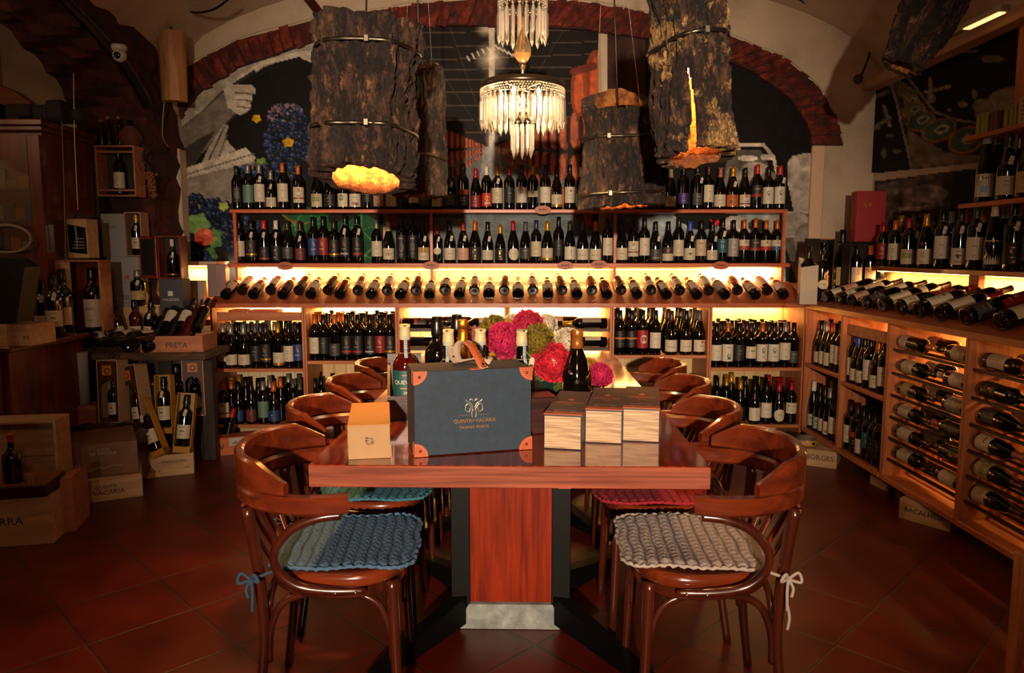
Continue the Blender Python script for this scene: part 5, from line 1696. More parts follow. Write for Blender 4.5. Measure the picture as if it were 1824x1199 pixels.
def gift_case(label, c, size, yaw, outer, inner, door=None, name='gift_box', trim=None):
    """Upright open-fronted case; optional door swung open to the left."""
    sx, sy, sz = size
    r = thing(name, label, 'box', c, (0, 0, yaw))
    t = .008
    mb = MB()
    mb.bb(-sx / 2, -sx / 2 + t, -sy / 2, sy / 2, 0, sz, 0)
    mb.bb(sx / 2 - t, sx / 2, -sy / 2, sy / 2, 0, sz, 0)
    mb.bb(-sx / 2 + t, sx / 2 - t, -sy / 2, sy / 2, 0, t, 1 if trim else 0)
    mb.bb(-sx / 2 + t, sx / 2 - t, -sy / 2, sy / 2, sz - t, sz, 1 if trim else 0)
    mb.build('case', [outer, trim or outer], r)
    mb = MB()
    mb.bb(-sx / 2 + t, sx / 2 - t, sy / 2 - .01, sy / 2, t, sz - t)
    mb.build('lining', inner, r)
    if door:
        mb = MB()
        M = T(-sx / 2, -sy / 2, 0) @ Rz(door)
        mb.bb(-sx + .004, -.002, -.010, 0, 0, sz, 0, M, bev=.001)
        mb.bb(-sx + .018, -.016, -.0115, -.0102, .02, sz - .02, 1, M)
        mb.build('door', [outer, inner], r)
    return r


BLK = pm('#0c0a0a', .45)
gift_case('black open gift box with orange trim holding a champagne bottle', (2.075, 4.90, 1.032), (.105, .11, .345), 0, BLK, pm('#090808', .5), door=R(8), trim=pm('#8a3c16', .5))
bottle('champagne', 'black', 'orangepic', (2.075, 4.89, 1.041), (0, 0, 0), 'champagne bottle with a copper label inside the black gift box', None, False, .97, name='champagne_bottle')
bottle('bordeaux', 'black', 'oval', (1.995, 4.715, .975), (0, 0, 0), 'black-capped bottle with small cream oval standing before the black gift box', None, False, (1.1, 1.1))
bottle('burgundy', 'black', 'portgold', (2.26, 5.03, 1.033), (0, 0, .3), 'tall tagged large bottle behind the two black LV bottles', None, True, 1.38)
gift_case('wide black gift box holding two LV bottles under the red box', (2.345, 4.90, 1.032), (.235, .12, .325), 0, BLK, pm('#090808', .5))
for k, (dx, cp) in enumerate(((-.048, 'black'), (.042, 'orange'))):
    bottle('bordeaux', cp, 'lv', (2.345 + dx, 4.89, 1.041), (0, 0, 0), f'{cp}-capped bottle lettered LV inside the wide black gift box', 'bottles in the wide black box', False, .98)
mb = MB()
mb.box((0, 0, .165), (.19, .10, .33), 0, None, .003)
tag(mb.build('red_gift_box', [pm('#8e0f14', .5)], loc=(2.37, 4.92, 1.358), rot=(0, 0, R(-6))), 'tall plain red gift box standing on the wide black gift box', 'box')
mb = MB()
mb.text('LV', .03, T(2.345, 4.868 - .001, 1.60) @ Rz(R(-6)) @ FRONT)
o = mb.build('lettering', pm('#b8862c', .4, .5))
o.parent = bpy.data.objects['red_gift_box']
o.matrix_parent_inverse = (T(2.37, 4.92, 1.358) @ Rz(R(-6))).inverted()

# floor crates at the side wall
crate('wine_crate', 'wooden crate lettered BACALHOA with circumflex on the floor under the side racks', (2.06, 3.42, 0), (.235, .26, .094), R(-54), CRATE, [('BACALHÔA', 0, .005, .024)])
crate('wine_crate', 'plain wooden crate half hidden under the side racks past the BACALHOA one', (2.20, 2.72, 0), (.30, .26, .094), R(-62), CRATE, [('LLVNA', 0, 0, .02)])
crate('wine_crate', 'plain wooden crate behind the BACALHOA crate', (2.16, 3.86, 0), (.26, .28, .092), R(-84), CRATE)
crate('wine_crate', 'flat wooden crate lettered BORGES on the floor in the corner', (1.93, 4.44, 0), (.21, .34, .094), R(-30), CRATE, [('BORGES', .01, .01, .030)])
u = thing('open_tin', 'open round tin with a yellow and black printed band on the BORGES crate', 'tin', (1.82, 4.40, .102))
mb = MB()
mb.lathe([(0, .001), (.056, .001), (.057, .055), (.055, .055), (.054, .003)], 0, 28)
mb.lathe([(.0575, .008), (.0578, .009), (.0578, .040), (.0575, .041)], 1, 28)
for a in range(6):
    M = Rz(a * PI / 3 + .3)
    mb.box((0, -.0583, .025), (.022, .0006, .016), 2 + a % 2, M)
mb.build('tin_body', [pm('#8a8276', .35, .7), pm('#b07a1c', .45), pm('#20262c', .5), pm('#a9a08e', .5)], u)
for i, (x, y, z, sx, sy, sz, yaw, c, d) in enumerate(((1.50, 4.72, 0, .26, .2, .05, .2, '#7c8a84', 'grey-green carton'), (1.52, 4.70, .051, .22, .18, .03, -.2, '#8a9aa0', 'pale blue box'), (1.60, 4.62, .0, .14, .2, .09, -.6, '#b3a184', 'cream box'), (1.66, 4.66, .091, .16, .075, .035, .9, '#b98a2c', 'yellow-topped box'),
                                                  (1.70, 4.62, 0, .1, .16, .06, .3, '#2e4a2c', 'green box'), (1.44, 4.62, .0, .12, .16, .075, .1, '#3a6a84', 'blue box'))):
    mb = MB()
    mb.box((0, 0, sz / 2), (sx, sy, sz), 0, None, .002)
    mb.box((0, 0, sz + .0006), (sx * .7, sy * .6, .001), 1)
    tag(mb.build('flat_box', [pm(c, .6), pm('#a79c8a', .6)], loc=(x, y, z), rot=(0, 0, yaw)), d + ' in the loose heap on the floor by the corner bay', 'box', 'loose boxes heaped in the corner')
pz = aY(1818, 985, 1.95).z
mb = MB()
mb.bb(aY(1813, 1000, 1.95).x, aY(1813, 1000, 1.95).x + .025, 1.93, 1.97, 0, pz, bev=.003)
tag(mb.build('pine_stand', PINEZ), 'upright pine board of a low stand at the picture edge', 'stand')
# ------------------------------------------------------------------ dining table
TA = R(-1.15)
TM = T(0.013, 2.868, 0) @ Rz(TA)
tb = thing('dining_table', 'long red-brown laminate dining table on black steel feet with a wooden column', 'table', (0.013, 2.868, 0), (0, 0, TA))
mb = MB()
mb.bb(-.506, .506, -1.085, 1.085, .6915, .75, 0, bev=.002)
for i, f in enumerate(mb.f):
    zs = [mb.v[k][2] for k in f]
    if max(zs) - min(zs) > .02:
        mb.m[i] = 1
o = mb.build('tabletop', [TABLETOP, TABLEEDGE], tb)
mb = MB()
mb.add([(.125, -1.0853, .6918), (.158, -1.0853, .6918), (.153, -1.0853, .6985), (.142, -1.0853, .7005), (.131, -1.0853, .6985)], [(0, 1, 2, 3, 4)], 0)
mb.build('edge_chip', pm('#8a2c12', .5), tb)
for py in (-.385, .70):
    # column of the pedestal: front face at local y = py - .11
    y0, y1 = py - .11, py + .11
    mb = MB()
    mb.bb(-.146, .131, y0 + .012, y1 - .012, .092, .691, 0)
    mb.build('column_panel', PANEL, tb)
    for sx in (-1, 1):
        for yy in (y0, y1 - .06):
            mb = MB()
            xa = -.146 - .064 if sx < 0 else .131
            mb.bb(xa, xa + .064, yy, yy + .06, .035, .691, 0, bev=.002)
            mb.build('upright', IRON, tb)
    mb = MB()
    mb.add([(-.180, y0 - .004, .002), (.160, y0 - .004, .002), (.160, y0 - .004, .040), (.135, y0 - .004, .090), (-.150, y0 - .004, .090), (-.180, y0 - .004, .040),
            (-.180, y1 + .004, .002), (.160, y1 + .004, .002), (.160, y1 + .004, .040), (.135, y1 + .004, .090), (-.150, y1 + .004, .090), (-.180, y1 + .004, .040)],
           [(0, 1, 2, 3, 4, 5), (11, 10, 9, 8, 7, 6)] + [((i + 1) % 6, i, 6 + i, 6 + (i + 1) % 6) for i in range(6)], 0)
    mb.build('plinth', rough_mat('scuffed_steel', ['#5f6462', '#848a86', '#a8aca6'], scale=14, rough=.4, bump=.1, dist=.002), tb)
    for sx in (-1, 1):
        for sy in (-1, 1):
            p0 = Vector((sx * .165 - .01, py + sy * .09, .075))
            p1 = Vector((sx * .41, py + sy * .44, .020))
            mb = MB()
            d = (p1 - p0).normalized()
            s = Vector((-d.y, d.x, 0)).normalized() * .026
            up = Vector((0, 0, 1))
            vv = []
            for p, h0, h1 in ((p0, -.055, .045), (p1, -.012, .016)):
                for q in (s, -s):
                    vv += [p + q + up * h0, p + q + up * h1]
            mb.add(vv, [(0, 1, 3, 2), (4, 6, 7, 5), (1, 5, 7, 3), (0, 2, 6, 4), (0, 4, 5, 1), (2, 3, 7, 6)], 0)
            ft = mb.build('foot', IRON, tb)
            mb = MB()
            mb.lathe([(0, 0), (.015, 0), (.015, .008), (0, .008)], 0, 14, T(p1.x, p1.y, 0))
            mb.build('foot_pad', pm('#8f8878', .6), ft)


# ------------------------------------------------------------------ chairs
def sweep(mb, pts, w_, h_, mi=0, ch=.006, lean=None, zc=None):
    """Chamfered rectangle swept along a path; w_ across, h_ up; both may be lists."""
    n = len(pts)
    pts = [Vector(p) for p in pts]
    vs, fs = [], []
    for i, p in enumerate(pts):
        t = pts[min(i + 1, n - 1)] - pts[max(i - 1, 0)]
        t.z = 0
        t.normalize()
        s = Vector((t.y, -t.x, 0))
        W = (w_[i] if isinstance(w_, list) else w_) / 2
        H = (h_[i] if isinstance(h_, list) else h_) / 2
        c = min(ch, W * .8, H * .8)
        for (a, b) in ((W, -H + c), (W, H - c), (W - c, H), (-W + c, H), (-W, H - c), (-W, -H + c), (-W + c, -H), (W - c, -H)):
            vs.append(p + s * a + Vector((0, 0, b)))
    for i in range(n - 1):
        for k in range(8):
            l = (k + 1) % 8
            fs.append((i * 8 + k, (i + 1) * 8 + k, (i + 1) * 8 + l, i * 8 + l))
    fs.append(tuple(range(8)))
    fs.append(tuple((n - 1) * 8 + k for k in range(7, -1, -1)))
    mb.add(vs, fs, mi, None, True)


def bez(p, n=14):
    """Smooth curve through the points (Catmull-Rom)."""
    p = [Vector(q) for q in p]
    out = []
    for i in range(len(p) - 1):
        a, b, c, d = p[max(i - 1, 0)], p[i], p[i + 1], p[min(i + 2, len(p) - 1)]
        for k in range(n):
            t = k / n
            out.append(.5 * ((2 * b) + (c - a) * t + (2 * a - 5 * b + 4 * c - d) * t * t + (3 * b - a - 3 * c + d) * t ** 3))
    out.append(p[-1])
    return out


def copy_tree(o, parent=None):
    c = o.copy()
    COL.objects.link(c)
    if parent:
        c.parent = parent
    for ch in list(o.children):
        copy_tree(ch, c)
    return c


def seat_outline(n=48, a=.205, b=.205, e=2.6):
    pts = []
    for i in range(n):
        t = 2 * PI * i / n
        ct, st = math.cos(t), math.sin(t)
        r = (abs(ct) ** e + abs(st) ** e) ** (-1 / e)
        x, y = a * r * ct, b * r * st
        y *= 1 + .10 * x / a
        pts.append((x, y))
    return pts


def make_chair():
    r = thing('captain_chair', '', 'chair')
    S = seat_outline()
    mb = MB()
    # seat ring and dished top
    vs, fs = [], []
    prof = [(1.0, .432), (1.012, .437), (1.015, .452), (1.0, .464), (.93, .466), (.80, .461), (.4, .457), (.01, .456)]
    n = len(S)
    for (k, z) in prof:
        for (x, y) in S:
            vs.append((x * k, y * k, z))
    for j in range(len(prof) - 1):
        for i in range(n):
            l = (i + 1) % n
            fs.append((j * n + i, j * n + l, (j + 1) * n + l, (j + 1) * n + i))
    fs.append(tuple(range(n))[::-1])
    fs.append(tuple((len(prof) - 1) * n + i for i in range(n)))
    mb.add(vs, fs, 0, None, True)
    mb.build('seat', CHAIRW, r)
    mb = MB()
    sweep(mb, [(x * .90, y * .90, .414) for (x, y) in S + S[:1]], .022, .034, 0, .003)
    mb.build('seat_apron', CHAIRD, r).data.set_sharp_from_angle(angle=R(35))
    # front legs
    for s in (-1, 1):
        mb = MB()
        pts = [(.165, s * .165, .43), (.172, s * .172, .25), (.182, s * .185, 0.001)]
        mb.tube(bez(pts, 6), [.0185 - .0055 * i / 12 for i in range(13)], 0, 12)
        mb.build('leg', CHAIRD, r)
        mb = MB()
        pts = [(-.225, s * .185, .64), (-.205, s * .168, .45), (-.200, s * .165, .25), (-.235, s * .185, 0.001)]
        mb.tube(bez(pts, 6), [.0175 - .004 * i / 18 for i in range(19)], 0, 12)
        mb.build('leg', CHAIRD, r)
    # rail: back curve and two arms
    rail = bez([(.060, -.228, .662), (-.02, -.242, .662), (-.11, -.232, .662), (-.20, -.190, .663), (-.262, -.11, .664), (-.284, 0, .664), (-.262, .11, .664), (-.20, .190, .663), (-.11, .232, .662), (-.02, .242, .662), (.060, .228, .662)], 10)
    mb = MB()
    nn = len(rail)
    ws = [.030 + .016 * max(0, 1 - abs(i - nn * .5) / (nn * .5) * 0 - 1) for i in range(nn)]
    for i in range(nn):
        e = min(i, nn - 1 - i) / nn
        ws[i] = .046 if e < .15 else (.046 - .014 * min(1, (e - .15) / .1))
    sweep(mb, rail, ws, .046, 0, .009)
    mb.build('arm_rail', CHAIRW, r).data.set_sharp_from_angle(angle=R(35))
    # crest on top of the rail
    lo = [i for i, p in enumerate(rail) if p.x < -.095]
    seg = rail[lo[0]:lo[-1] + 1]
    m_ = len(seg)
    hs = []
    for i in range(m_):
        e = min(i, m_ - 1 - i) / (m_ - 1) * 2
        hs.append(.030 + .048 * (min(1, e / .30) ** 1.0) if e < .30 else .078 + .006 * math.sin(PI * min(1, (e - .30) / 1.4)))
    cp = []
    for i, p in enumerate(seg):
        o2 = Vector((p.x + .03, p.y, 0)).normalized() * .004
        cp.append(Vector((p.x, p.y, .6875 + hs[i] / 2)) + o2)
    mb = MB()
    sweep(mb, cp, .027, hs, 0, .006)
    mb.build('crest', CHAIRW, r).data.set_sharp_from_angle(angle=R(35))
    # flat splats
    for k in (-1.5, -.5, .5, 1.5):
        a = k * .27
        top = Vector((-.278 * math.cos(a * 1.0) + .004, .30 * math.sin(a) * 1.15, .636))
        bot = Vector((-.192, k * .058, .462))
        mb = MB()
        P = bez([bot, bot.lerp(top, .5) + Vector((-.008, 0, 0)), top], 4)
        mb.tube(P, .016, 0, 8, up=(0, 1, 0), flat=.38)
        mb.build('splat', CHAIRW, r)
    # bentwood arm loops
    for s in (-1, 1):
        mb = MB()
        pts = [(.04, s * .230, .632), (-.02, s * .238, .628), (-.09, s * .240, .602), (-.138, s * .238, .545), (-.135, s * .230, .492), (-.085, s * .226, .448), (0, s * .224, .432), (.10, s * .219, .428)]
        P = bez(pts, 6)
        mb.tube(P, [.0125] * (len(P) - 6) + [.0122, .0115, .0105, .0095, .008, .006], 0, 10)
        b = mb.build('arm_loop', CHAIRD, r)
        mb = MB()
        for x in (.02, .075):
            mb.lathe([(0, 0), (.004, 0), (.003, .002), (0, .0025)], 0, 10, T(x, s * (.2365 if s > 0 else .2365), .431) @ (Rx(-PI / 2) if s > 0 else Rx(PI / 2)))
        mb.build('screw_heads', pm('#9a8a70', .3, .8), b)
    # arched braces between the legs
    for A, B in (((.176, -.176), (.176, .176)), ((-.203, -.168), (.176, -.176)), ((-.203, .168), (.176, .176)), ((-.203, -.168), (-.203, .168))):
        mb = MB()
        A3, B3 = Vector((*A, 0)), Vector((*B, 0))
        c = (A3 + B3) / 2
        ins = -Vector((c.x, c.y, 0)) * .06
        P = []
        for t, z in ((0.035, .21), (.05, .29), (.13, .362), (.28, .392), (.5, .398), (.72, .392), (.87, .362), (.95, .29), (.965, .21)):
            q = A3.lerp(B3, t) + ins
            P.append((q.x, q.y, z))
        mb.tube(bez(P, 4), .0105, 0, 9)
        mb.build('brace', CHAIRD, r)
    return r


ch0 = make_chair()
CH = [(-.475, 1.985, 3, 'front chair beside the kraft box, under a blue crocheted cushion', 'L'), (-.50, 2.50, 0, 'second chair back along the kraft-box side, with a teal cushion', 'L'),
      (-.485, 2.97, 0, 'third chair back along the kraft-box side, no cushion in view', 'L'), (-.47, 3.44, 0, 'farthest chair on the kraft-box side, next to the black-bottle bay', 'L'),
      (.515, 1.975, -2, 'front chair on the floral side, under a white crocheted cushion', 'R'), (.50, 2.46, 0, 'second chair back beside the three oak boxes, with a crimson cushion', 'R'),
      (.53, 2.94, 0, 'third chair back on the oak-box side, no cushion in view', 'R'), (.545, 3.42, 0, 'farthest chair on the oak-box side, before the red-disc bay', 'R')]
for i, (x, y, a, lb, sd) in enumerate(CH):
    c = ch0 if i == 0 else copy_tree(ch0)
    c.location = (x, y, 0)
    c.rotation_euler = (0, 0, R(a) + (0 if sd == 'L' else PI))
    c.scale = (.92, 1 if i in (0, 4) else .87, 1)
    tag(c, 'brown bentwood ' + lb.replace('on the floral side', 'on the oak-box side'), 'chair', 'bentwood armchairs round the table')


def cushion(label, loc, rot, c1, c2, dims, ribs, seed, wave=.0, tie=None, taper=.0):
    a, b = dims
    rr = random.Random(seed)
    nx, ny = 110, 70
    ca = [lin(c1), lin(c2)]
    mb = MB()
    top, bot, ribx = [], [], []
    for j in range(ny + 1):
        for i in range(nx + 1):
            u, v = i / nx * 2 - 1, j / ny * 2 - 1
            # square to rounded shape
            e = 6.0
            x, y = u, v
            m = max(abs(u), abs(v), 1e-6)
            rr_ = m / ((abs(u) ** e + abs(v) ** e) ** (1 / e) + 1e-9)
            x, y = u * rr_, v * rr_
            edge = max(0, 1 - m)
            rib = abs(math.sin(x * ribs * PI / 2))
            st = math.sin(y * 46 + (2.2 if int((x + 1) * ribs / 2) % 2 else 0)) * .5 + .5
            if i < nx and j < ny:
                ribx.append(x)
            z = .0065 + .0065 * rib + .0022 * st * rib + .0012 * math.sin(u * 90 + v * 37)
            z *= min(1, edge * 10) * .7 + .3
            z += wave * (math.sin(u * 3.3 + 1) * .5 + .5) * max(0, abs(v)) ** 2
            X = x * a * (1 + .02 * math.sin(v * 8 + seed))
            Y = y * b * (1 - taper * x) * (1 + .03 * math.sin(u * 7 + seed))
            top.append((X, Y, z))
            bot.append((X * .99, Y * .99, .0012 + wave * (math.sin(u * 3.3 + 1) * .5 + .5) * max(0, abs(v)) ** 2 * .9))
    n1 = (nx + 1)
    fs = []
    mi = []
    for j in range(ny):
        for i in range(nx):
            k = j * n1 + i
            fs.append((k, k + 1, k + n1 + 1, k + n1))
            mi.append(0 if abs(math.sin((ribx[j * nx + i] + 1 / nx) * ribs * PI / 2)) > .3 else 1)
    N = len(top)
    base = len(mb.v)
    mb.v.extend(top + bot)
    for f, m in zip(fs, mi):
        mb.f.append(f)
        mb.m.append(m)
        mb.sm.append(True)
    for f in fs:
        mb.f.append(tuple(k + N for k in f[::-1]))
        mb.m.append(0)
        mb.sm.append(True)
    ring = [i for i in range(n1)] + [j * n1 + nx for j in range(1, ny + 1)] + [ny * n1 + i for i in range(nx - 1, -1, -1)] + [j * n1 for j in range(ny - 1, 0, -1)]
    for i in range(len(ring)):
        p, q = ring[i], ring[(i + 1) % len(ring)]
        mb.f.append((q, p, p + N, q + N))
        mb.m.append(0)
        mb.sm.append(True)
    r = thing('seat_cushion', label, 'cushion', loc, rot, 'crocheted seat cushions')
    mb.build('crocheted_pad', [pm(c1, .95, noise=.25), pm(c2, .95, noise=.2)], r)
    # scalloped border
    mb = MB()
    P = []
    for i, k in enumerate(ring[::2]):
        x, y, z = top[k]
        P.append((x * 1.0, y * 1.0, z * .5 + .006 + .002 * math.sin(i * 1.9)))
    mb.tube(P, [.0048 + .0016 * math.sin(i * 1.7) for i in range(len(P))], 0, 6, True)
    mb.build('border', pm(c1, .95, noise=.25), r)
    if tie:
        for (p, pts) in tie:
            mb = MB()
            for q in pts:
                mb.tube(bez(q, 5), .0042, 0, 6)
            mb.build('tie', pm(c2 if p else c1, .9), r)
    return r


def bow(x, y, z, sy):
    """strings from the pad corner to the rear leg, with a bow"""
    K = (x - .052, y + sy * .025, z - .010)
    k = lambda a, b, c: (K[0] + a, K[1] + sy * b, K[2] + c)
    return [[(x, y, z), (x - .025, y + sy * .014, z - .004), K], [K, k(-.026, -.004, .016), k(-.030, .008, -.004), K], [K, k(.010, .012, .018), k(.022, .016, .0), K],
            [K, k(-.012, .004, -.022), k(-.008, .006, -.045)], [K, k(.004, .008, -.035), k(.002, .010, -.080)]]


cushion('dusty blue crocheted cushion on the front chair beside the kraft box', (-.458, 1.985, .4665), (0, 0, R(5)), '#3c5874', '#22394f', (.195, .185), 13, 3, .004, [(1, bow(-.17, -.17, .0, -1)), (0, bow(-.17, .17, .0, 1)[:2])], -.06)
cushion('teal crocheted cushion on the second chair back, kraft-box side', (-.47, 2.49, .4665), (0, 0, 0), '#2f6374', '#1d4356', (.19, .165), 13, 5, .003, [(1, bow(-.17, -.17, .0, -1))])
cushion('white crocheted cushion with mauve rib lines on the front chair beside the oak boxes', (.495, 1.985, .4665), (0, 0, PI - R(4)), '#97897f', '#5f5968', (.195, .19), 12, 8, .012, [(0, [[(x, y, z) for (x, y, z) in q] for q in bow(-.17, .17, .0, 1)] + [[(-.222, .20, -.08), (-.226, .205, -.11), (-.222, .205, -.14)]]), (0, bow(-.17, -.17, .0, -1)[:3])], .0)
cushion('crimson crocheted cushion on the second chair back, oak-box side', (.47, 2.46, .4665), (0, 0, PI), '#8c1020', '#4e0a14', (.19, .168), 13, 11, .003, [(0, bow(-.17, .17, .0, 1)[3:])])

# ------------------------------------------------------------------ on the table
TZ = .7505
# kraft box
u = thing('kraft_box', 'small brown kraft cardboard box with a dark stamp at the table corner', 'box', (-.394, 1.985, TZ), (0, 0, R(10)))
mb = MB()
mb.bb(-.0535, .0535, -.142, .142, 0, .088, 0, bev=.001)
mb.build('carton', pm('#94724c', .75, noise=.08), u)
mb = MB()
mb.bb(-.0545, .0545, -.1435, .143, .0885, .0905, 0)
mb.bb(-.0548, -.0538, -.1435, .143, .010, .0885, 0)
mb.build('lid', pm('#a56e28', .7, noise=.08), u)  # top tinted orange: warm lamplight from above put into its colour
mb = MB()
rs = random.Random(2)
for k in range(26):
    a, q = rs.uniform(0, 2 * PI), rs.uniform(.002, .0125)
    x, z = math.cos(a) * q, .046 + math.sin(a) * q
    w_ = rs.uniform(.001, .003)
    mb.add([(x - w_, -.1424, z - .0006), (x + w_, -.1424, z + .0002), (x + w_ * .6, -.1424, z + .0014), (x - w_ * .7, -.1424, z + .001)], [(0, 1, 2, 3)], 0)
mb.tube([(math.cos(2 * PI * i / 20) * .0085, -.1424, .046 + math.sin(2 * PI * i / 20) * .0085) for i in range(20)], .0006, 0, 4, True)
for z in (.012, .03, .07):
    mb.bb(-.0542, -.0530, -.1426, -.1420, z, z + .008, 0)
mb.build('stamp', pm('#2a211b', .8), u)

# suitcase-shaped gift box
SW, SD, SH = .316, .148, .224
u = thing('gift_suitcase', 'navy suitcase gift box with leather corners and handle, lettered QUINTA DE VACARIA', 'gift box', (-.083 - .0375, 1.901 + .071, TZ + .002), (0, 0, R(15)))
NAVY = rough_mat('navy_cloth', ['#0f202d', '#132635', '#182c3c'], scale=60, rough=.75, bump=.15, dist=.001)
mb = MB()
mb.bb(-SW / 2, SW / 2, -SD / 2, SD / 2, 0, SH, 0, bev=.0025)
mb.build('case_body', rough_mat('black_cloth', ['#1a120e', '#241914', '#2c1f18'], scale=50, rough=.8, bump=.1, dist=.001), u)
mb = MB()
mb.bb(-SW / 2 + .001, SW / 2 - .001, -SD / 2 - .0025, -SD / 2 - .0002, .001, SH - .001, 0)
fp = mb.build('front_panel', NAVY, u)
mb = MB()
yf = -SD / 2 - .0032
cz = .104
for s in (-1, 1):
    mb.tube(bez([(s * .002, yf, cz + .018), (s * .008, yf, cz + .030), (s * .016, yf, cz + .034), (s * .022, yf, cz + .040)], 4), .0021, 1, 5)
    mb.tube(bez([(s * .004, yf, cz + .014), (s * .013, yf, cz + .028), (s * .021, yf, cz + .026), (s * .023, yf, cz + .012), (s * .013, yf, cz + .008), (s * .010, yf, cz + .018)], 5), .0019, 1, 5)
    mb.tube(bez([(s * .003, yf, cz + .016), (s * .006, yf, cz + .002), (s * .004, yf, cz - .008)], 4), .0022, 1, 5)
    mb.tube(bez([(s * .012, yf, cz + .038), (s * .007, yf, cz + .042), (s * .002, yf, cz + .036)], 4), .0016, 1, 5)
    for k in range(6):
        mb.add([(s * (.014 + k * .0045), yf, cz - .0015), (s * (.017 + k * .0045), yf, cz - .0015), (s * (.017 + k * .0045), yf, cz - .0005), (s * (.014 + k * .0045), yf, cz - .0005)], [(0, 1, 2, 3)], 0)
mb.text('QUINTA', .0098, T(-.0300, yf, cz - .0165) @ FRONT, 0, .92)
mb.text('DE', .0045, T(-.0010, yf, cz - .0165) @ FRONT, 0)
mb.text('VACARIA', .0098, T(.0320, yf, cz - .0165) @ FRONT, 0, .92)
mb.text('TAWNY PORTS', .0075, T(0, yf, cz - .034) @ FRONT, 0, 1.05)
mb.build('emblem', [pm('#a8743c', .35, .55), pm('#9c9284', .3, .6)], u)
LEA = pm('#96401a', .5, noise=.12)
STI = pm('#c2ab8c', .8)
for sx in (-1, 1):
    for sz in (0, 1):
        mb = MB()
        cx_, cz_ = sx * (SW / 2 + .0012), (SH + .001) if sz else -.001
        pts = [(0, 0)] + [(-sx * math.cos(PI / 2 * i / 10) * .036, (-1 if sz else 1) * math.sin(PI / 2 * i / 10) * .036) for i in range(11)]
        if (sx > 0) == (sz == 0):
            pts = pts[::-1]
        mb.prism([(cx_ + a, cz_ + b) for a, b in pts], SD / 2 + .0028, SD / 2 + .0056, 0, FRONT)
        # wrap on the side face
        a0, a1 = (cz_ - .036, cz_) if sz else (cz_, cz_ + .036)
        mb.bb(cx_ - .0008, cx_ + .0012, -SD / 2 - .005, -SD / 2 + .020, a0, a1, 0)
        for i in range(9):
            t = PI / 2 * (i + .5) / 9
            x, z = cx_ - sx * math.cos(t) * .032, cz_ + (-1 if sz else 1) * math.sin(t) * .032
            mb.box((x, -SD / 2 - .0058, z), (.0022, .0006, .0008), 1)
        for i in range(6):
            mb.box((cx_ + sx * .0013, -SD / 2 + .016, a0 + .004 + i * .0056), (.0006, .0008, .003), 1)
        mb.build('corner_piece', [LEA, STI], u)
        mb = MB()
        mb.lathe([(.0038, 0), (.0034, .0014), (.002, .0024), (0, .0027)], 0, 14, T(cx_ - sx * .015, -SD / 2 - .0054, cz_ + (-1 if sz else 1) * .015) @ Rx(PI / 2))
        mb.build('rivet', pm('#5a4630', .25, .9), u)
mb = MB()


def strap(mb, P, w_, th, mi, mi2=None):
    P = [Vector(p) for p in P]
    n = len(P)
    vs = []
    for i, p in enumerate(P):
        t = (P[min(i + 1, n - 1)] - P[max(i - 1, 0)]).normalized()
        s = Vector((1, 0, 0))
        s = (s - t * t.dot(s)).normalized()
        nn_ = t.cross(s)
        vs += [p + s * w_ / 2 + nn_ * th / 2, p - s * w_ / 2 + nn_ * th / 2, p - s * w_ / 2 - nn_ * th / 2, p + s * w_ / 2 - nn_ * th / 2]
    fs, ms = [], []
    for i in range(n - 1):
        for k in range(4):
            l = (k + 1) % 4
            fs.append((i * 4 + k, i * 4 + l, (i + 1) * 4 + l, (i + 1) * 4 + k))
            ms.append(mi2 if (k == 2 and mi2 is not None) else mi)
    fs += [(3, 2, 1, 0), ((n - 1) * 4, (n - 1) * 4 + 1, (n - 1) * 4 + 2, (n - 1) * 4 + 3)]
    ms += [mi, mi]
    o = len(mb.f)
    mb.add(vs, fs, mi, None, True)
    for q, m in enumerate(ms):
        mb.m[o + q] = m


HP = bez([(.030, -.072, SH + .002), (.026, -.062, SH + .006), (.016, -.045, SH + .032), (.004, -.022, SH + .058), (-.012, .000, SH + .066), (-.024, .018, SH + .052), (-.026, .030, SH + .026), (-.018, .042, SH + .004)], 6)
strap(mb, HP, .022, .003, 2, 0)
for i in range(0, len(HP) - 1, 2):
    for s in (-1, 1):
        p = HP[i]
        mb.box((p.x + s * .0092, p.y - .0012, p.z + .0022), (.0008, .0012, .0026), 1)
mb.build('handle', [LEA, STI, pm('#9c8672', .8)], u)
mb = MB()
strap(mb, bez([(-.018, .040, SH + .003), (.012, .020, SH + .012), (.045, -.005, SH + .018), (.062, -.014, SH + .010)], 5), .024, .0025, 0)
strap(mb, bez([(-.018, .044, SH + .003), (-.040, .034, SH + .030), (-.036, .02, SH + .05)], 5), .024, .0025, 0)
mb.build('handle_tab', pm('#9c8672', .8), u)
mb = MB()
for p in ((.027, -.0665, SH + .012), (-.034, .030, SH + .022), (.050, -.012, SH + .020)):
    mb.lathe([(.0036, 0), (.003, .0014), (0, .0024)], 0, 12, T(*p) @ Rx(R(70)))
mb.build('handle_rivets', pm('#5a4630', .25, .9), u)
mb = MB()
mb.box((0.004, -SD / 2 + .004, SH + .0012), (.03, .02, .0022), 0)
mb.build('handle_anchor', LEA, u)

